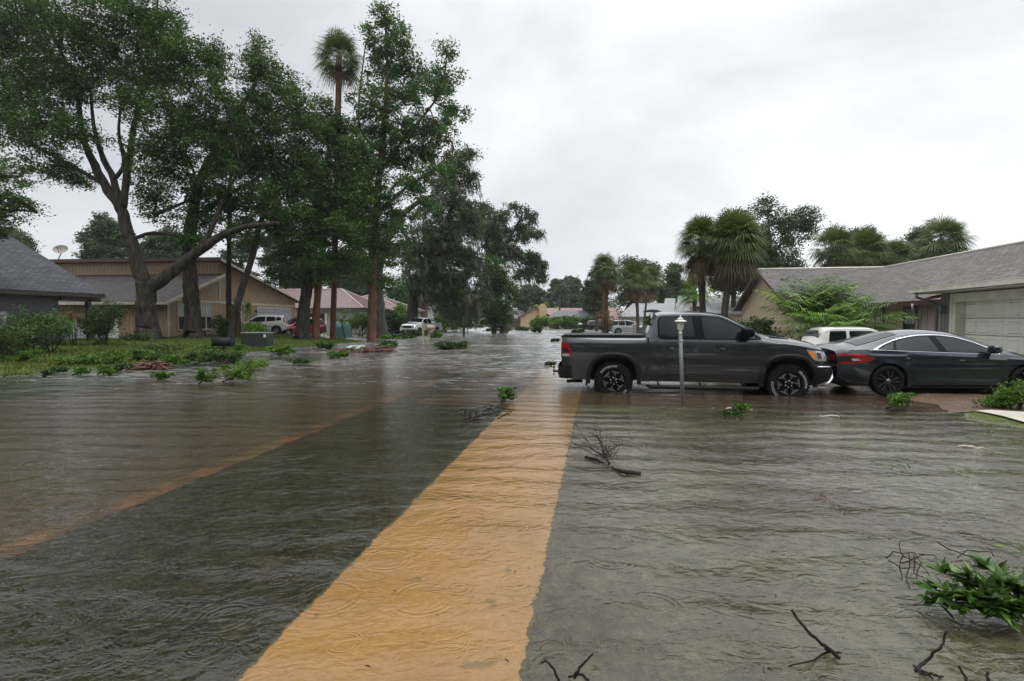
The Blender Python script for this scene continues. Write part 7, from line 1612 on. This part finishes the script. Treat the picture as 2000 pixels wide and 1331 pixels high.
def sticks(name, label, paths, mat='stick_dark', cat='stick', group='bare sticks poking from the water', seed=0):
    rng = np.random.default_rng(seed); b = MB()
    for p_ in paths:
        pts = []
        for q in p_: pts.append(q if len(q) == 3 and isinstance(q, np.ndarray) else None)
        q_ = [np.array(v) for v in p_[0]]; r_ = list(p_[1]); Q, Rr = [q_[0]], [r_[0]]
        for i_ in range(1, len(q_)):
            dl = np.linalg.norm(q_[i_]-q_[i_-1]); Q += [(q_[i_-1]+q_[i_])/2+rng.normal(size=3)*dl*.055, q_[i_]]; Rr += [(r_[i_-1]+r_[i_])/2*rng.uniform(.85, 1.15), r_[i_]]
        limb(b, Q, Rr, rng, 6, .3, 3)
    V = np.array(b.v); base = (V[:, 0].mean(), V[:, 1].mean(), 0.0); return one(name, b, mat, label, cat, group, base=base, recalc=False)
def g3(px, py, z): p = G(px, py, z); return p
# bare branch over the pavement edge
rng = np.random.default_rng(77); paths = [([g3(1143, 893, .01), g3(1165, 898, .03), g3(1180, 905, .0)], [.016, .020, .012]), ([g3(1195, 912, .02), g3(1215, 922, .02), g3(1252, 926, .01)], [.014, .020, .026]), ([g3(1190, 907, .02), g3(1178, 880, .12), g3(1165, 850, .2)], [.014, .01, .006])]
o = g3(1186, 903, .02)
for i in range(32):
    a = rng.uniform(0, 6.28); l = rng.uniform(.2, .58); e = o+np.array([rng.normal()*.05, rng.uniform(0, .2), .03]); mid_ = e+np.array([math.cos(a)*l*.5-.03, abs(math.sin(a))*l*.8, rng.uniform(.03, .14)]); tip = e+np.array([math.cos(a)*l-.06, abs(math.sin(a))*l*1.9, rng.uniform(.0, .30)])
    paths.append(([e, mid_, tip], [.0036, .0024, .0012])); t_ = mid_+(tip-mid_)*rng.uniform(.3, .8); paths.append(([t_, t_+np.array([rng.normal()*.09, abs(rng.normal())*.12, rng.normal()*.04])], [.003, .0015]))
sticks('dead_branch', 'bushy bare dead branch with two thick stubs right of the pavement', paths, seed=3)
paths = []
for i in range(16):
    s_ = g3(rng.uniform(900, 985), rng.uniform(798, 822), .0); paths.append(([s_, s_+np.array([rng.normal()*.15, rng.normal()*.1, rng.uniform(.02, .12)]), s_+np.array([rng.normal()*.28, rng.normal()*.2, rng.uniform(0, .1)])], [.009, .006, .003]))
paths.append(([g3(900, 832, 0), g3(935, 812, .05), g3(985, 800, .02), g3(1000, 800, .0)], [.008, .012, .01, .006]))
sticks('dead_branch', 'thin twiggy bare branch floating left of the pavement', paths, seed=4)
sticks('bare_stick', 'single dark stick rising out of the water at lower right', [([g3(1546, 1191, .20), g3(1580, 1235, .13), g3(1610, 1262, .06), g3(1640, 1286, .0)], [.0075, .008, .009, .010]), ([g3(1612, 1268, .03), g3(1642, 1275, .0)], [.006, .005]), ([g3(1540, 1302, .0), g3(1590, 1290, .004), g3(1625, 1272, .01)], [.003, .005, .006])], seed=5)
sticks('bare_stick', 'curved dark stick at the bottom edge below the green branch', [([g3(1848, 1233, .16), g3(1838, 1265, .10), g3(1812, 1290, .03), g3(1788, 1312, .0)], [.005, .006, .007, .008]), ([g3(1788, 1305, .0), g3(1815, 1316, .02), g3(1842, 1322, .0)], [.006, .007, .005]), ([g3(1784, 1300, .0), g3(1800, 1316, .02), g3(1822, 1326, .0)], [.004, .005, .004])], seed=6)
sticks('bare_stick', 'two short dark twigs at the bottom edge right of the pavement', [([g3(1158, 1278, .14), g3(1135, 1300, .08), g3(1120, 1325, .02)], [.004, .006, .007]), ([g3(1110, 1322, .01), g3(1135, 1318, .03), g3(1150, 1330, .0)], [.005, .006, .006]), ([g3(1058, 1296, .08), g3(1066, 1290, .09), g3(1080, 1304, .05), g3(1092, 1330, .0)], [.004, .005, .006, .006])], seed=7)
sticks('bare_stick', 'pair of twig ends at the bottom right corner', [([g3(1872, 1301, .06), g3(1884, 1320, .03), g3(1893, 1340, .0)], [.005, .006, .007]), ([g3(1930, 1314, .05), g3(1929, 1328, .03), g3(1926, 1345, .0)], [.006, .007, .007])], seed=8)
for i, (a, b_, lab) in enumerate([((1870, 873), (1922, 875), 'pale bark strip floating below the concrete path'), ((1390, 797), (1470, 800), 'long pale stick floating in front of the pickup wheel'), ((1600, 812), (1640, 815), 'short pale stick floating below the sedan')]):
    sticks('bark_strip', lab, [([g3(*a, .005), g3((a[0]+b_[0])/2, (a[1]+b_[1])/2-1, .012), g3(*b_, .005)], [.006, .018, .008])], 'bark_chip', 'bark', 'pale bark strips afloat', 20+i)
# row of floating leaves and loose bits
def leaf_blade(V, T, o, d_, up_, L_, W_, tn):
    d_ = unit(np.array(d_, float)); s_ = unit(np.cross(d_, up_)); n_ = np.cross(s_, d_)
    pts = [(0, 0), (.18, .55), (.42, 1), (.7, .75), (1, 0)]; dr = lambda f: -n_*.16*L_*f*f
    mid_ = [o+d_*L_*f+dr(f) for f, _ in pts]
    for sg in (-1, 1):
        ed = [o+d_*L_*f+dr(f)+sg*s_*W_*.5*w+n_*W_*.16*w for f, w in pts]
        for k in range(4): V.append([mid_[k], ed[k], ed[k+1], mid_[k+1]]); T.append(tn+(.06 if sg > 0 else -.03))
def blades_obj(name, V, T, mat, c, parent): V = np.array(V); return link(name, np_mesh(name, V.reshape(-1, 3)-np.array(c), np.arange(len(V)*4).reshape(-1, 4), mat, np.repeat(np.clip(T, 0, 1), 4), True), parent)
plain('stick_green', (.05, .05, .025), .5)
# the big green branch lying in the water, lower right
rng = np.random.default_rng(9); c = g3(1890, 1195, 0); br = thing('leafy_branch', 'big glossy green leafed branch lying in the water at lower right', 'branch', tuple(c)); b = MB(); V, T = [], []
stems = []
for (px0, py0, px1, py1, zt_, nn_) in [(1990, 1205, 1845, 1120, .17, 5), (1990, 1210, 1815, 1150, .10, 5), (1985, 1215, 1890, 1128, .19, 5), (1995, 1200, 1930, 1110, .17, 4), (2010, 1190, 1960, 1140, .18, 4), (2010, 1200, 1850, 1165, .10, 5),
      (2020, 1205, 1900, 1165, .13, 5), (2030, 1195, 1985, 1150, .15, 4), (2010, 1215, 1935, 1185, .09, 5), (2050, 1200, 2005, 1160, .15, 4), (2020, 1215, 1870, 1190, .05, 4), (2000, 1212, 1828, 1175, .05, 4), (2040, 1215, 1960, 1200, .05, 4), (2060, 1180, 2030, 1140, .17, 4)]:
    a_ = g3(px0, py0, .03); e = g3(px1, py1, zt_); m_ = (a_+e)/2+np.array([0, 0, .03]); Pn = limb(b, [a_, m_, e], [.007, .005, .003], rng, 6, .3, 4)
    n0 = len(Pn)
    for k in range(2, n0):
        p = Pn[k]; dd = unit(Pn[k]-Pn[k-1])
        for _ in range(4 if k < n0-1 else 8):
            az = rng.uniform(0, 6.28); side = unit(np.array([math.cos(az), math.sin(az), rng.uniform(-.1, 1.1)]))
            leaf_blade(V, T, p, dd*.6+side*.9, unit(np.array([rng.normal()*.4, rng.normal()*.4, 1])), rng.uniform(.075, .135), rng.uniform(.030, .048), rng.normal(.5, .2))
b.build('twigs', 'stick_green', br, off=c, recalc=False); blades_obj('leaves', V, T, 'leaf_branch', c, br)
paths = []
for pl_ in [[(1758, 1057, .13), (1762, 1085, .11), (1790, 1100, .09), (1815, 1125, .02)], [(1730, 1090, .02), (1745, 1078, .06), (1785, 1080, .08), (1800, 1100, .06)], [(1735, 1095, .02), (1760, 1110, .03), (1790, 1108, .05)], [(1765, 1085, .09), (1757, 1110, .04), (1762, 1135, .0)],
     [(1775, 1082, .09), (1772, 1120, .03), (1778, 1150, .0)], [(1785, 1085, .08), (1785, 1118, .03), (1805, 1128, .03)], [(1795, 1082, .10), (1825, 1085, .10), (1838, 1110, .07)], [(1800, 1100, .06), (1790, 1130, .02), (1768, 1128, .02)], [(1830, 1058, .07), (1870, 1078, .06), (1905, 1088, .06), (1945, 1102, .05)],
     [(1870, 1090, .04), (1890, 1075, .06), (1935, 1078, .05), (1942, 1088, .02)], [(1910, 1088, .06), (1930, 1100, .03), (1948, 1098, .02)], [(1760, 1100, .05), (1785, 1092, .07), (1805, 1085, .09)]]:
    paths.append(([g3(*q) for q in pl_], [.0038, .0032, .0028, .002][:len(pl_)]))
sticks('dead_branch', 'tangle of dark bare twigs left of the big green branch', paths, seed=11)
def scatter(name, label, pts, seed, L_=.06, mat='leaf_shrub', n=1, spread=.03, cat='leaves', group='loose leaves floating on the water'):
    rng = np.random.default_rng(seed); V, T = [], []; cs = [g3(px, py, .004) for px, py in pts]; c = np.mean(cs, axis=0)
    for q in cs:
        for _ in range(n):
            az = rng.uniform(0, 6.28); o = q+np.array([rng.normal()*spread, rng.normal()*spread, 0]); leaf_blade(V, T, o, (math.cos(az), math.sin(az), rng.uniform(.05, .6)), (0, 0, 1), L_*rng.uniform(.6, 1.3), L_*.35, rng.random())
    V = np.array(V); V[:, :, 2] = np.maximum(V[:, :, 2], .003); me = np_mesh(name, V.reshape(-1, 3)-c, np.arange(len(V)*4).reshape(-1, 4), mat, np.repeat(np.clip(T, 0, 1), 4)); o = link(name, me); o.location = tuple(c); return tag(o, label, cat, group)
scatter('floating_leaves', 'row of dark leaves afloat right of centre below the sedan', [(1704+i*5.2, 903+i*.9+3*math.sin(i)) for i in range(8)]+[(1755, 913), (1768, 915), (1772, 918)], 1, .09)
scatter('floating_leaves', 'brown leaf cluster below the floating leaf row', [(1609, 975)], 2, .07, 'leaf_brown', 7, .02); scatter('floating_leaves', 'brown twig with dead leaves right of the brown cluster', [(1632, 982), (1640, 988), (1647, 995), (1650, 998)], 3, .06, 'leaf_brown', 3, .02)
scatter('floating_leaves', 'two green leaves above the big green branch', [(1948, 1070), (1958, 1072), (1955, 1066)], 4, .07, 'leaf_bright'); scatter('floating_leaves', 'green leaf pair at the right edge above the big branch', [(1984, 1062), (1988, 1066)], 5, .06, 'leaf_bright', 2)
scatter('floating_leaves', 'loose leaf bits scattered over the water on the right', [(x, y) for x, y in zip(np.random.default_rng(6).uniform(1130, 1990, 46), np.random.default_rng(7).uniform(850, 1300, 46))], 8, .03, 'leaf_shrub')
scatter('floating_leaves', 'grassy sprigs by the waterline under the concrete path', [(1675, 870), (1680, 862), (1885, 920), (1880, 925), (1890, 918), (1930, 845), (1925, 850), (1990, 865), (1840, 850)], 9, .06, 'leaf_bright', 7, .05)
scatter('floating_leaves', 'dark bits of leaf caught over the submerged pavement', [(775, 1150), (820, 1240), (700, 1165), (1000, 1115), (880, 1200), (905, 1065), (990, 1300), (720, 1300)], 10, .035, 'leaf_brown')

# leaf litter: countless scraps drifting along the driveway edge and the left shore
rng = np.random.default_rng(44); Vs, Ts = [], []
for n, u0, u1, v0, v1, sz in ((4200, .2, 9.5, 8.0, 12.0, .034), (700, 2.5, 6.5, 3, 8, .022), (260, -1.6, 3.5, 2.6, 8, .018), (2600, -19, -14.6, 9, 40, .07), (500, -12, -4, 6, 30, .035)):
    U = rng.uniform(u0, u1, n); Vv = rng.uniform(v0, v1, n); X, Y = uv2xy(U, Vv); k = (wob(X*.7, Y*.7) > rng.uniform(-1.2, 1.4, n)); X, Y = X[k], Y[k]; n = len(X)
    Z = np.maximum(gz(X, Y)+.022, .003)+rng.uniform(0, .004, n); a = rng.uniform(0, 6.28, n); l = sz*rng.uniform(.4, 1.6, n); w = l*rng.uniform(.25, .6, n); c_, s_ = np.cos(a), np.sin(a); C = np.stack([X, Y, Z], 1)
    d_ = np.stack([c_*l, s_*l, rng.normal(0, .1, n)*l], 1)*.5; q = np.stack([-s_*w, c_*w, rng.normal(0, .2, n)*w], 1)*.5; Vs.append(np.stack([C-d_, C+q, C+d_, C-q], 1)); Ts.append(np.repeat(np.clip(rng.normal(.5, .3, n), 0, 1), 4))
V = np.concatenate(Vs); V[:, :, 2] = np.maximum(V[:, :, 2], .002); tag(link('leaf_litter', np_mesh('leaf_litter', V.reshape(-1, 3), np.arange(len(V)*4).reshape(-1, 4), 'leaf_rust', np.concatenate(Ts))), 'brown leaf litter drifting on the flood water', 'leaf litter', kind='stuff')
# ------------------------------------------------------------------ rain haze
b = MB(); b.box(-290, 290, -110, 350, -2.0, 45)
hz_m = newmat('haze'); t = hz_m.node_tree
pv = N(t, 'ShaderNodeVolumePrincipled'); pv.inputs['Color'].default_value = (.93, .96, 1, 1); pv.inputs['Density'].default_value = .0003; pv.inputs['Anisotropy'].default_value = .1
o = N(t, 'ShaderNodeOutputMaterial'); L(t, pv.outputs[0], o.inputs['Volume']); MATS['haze'] = hz_m
tag(b.build('haze', 'haze'), 'thin rain haze hanging over the whole street', 'haze', kind='stuff')
# drop the builders' working notes
for o in bpy.data.objects:
    if '_b' in o: del o['_b']
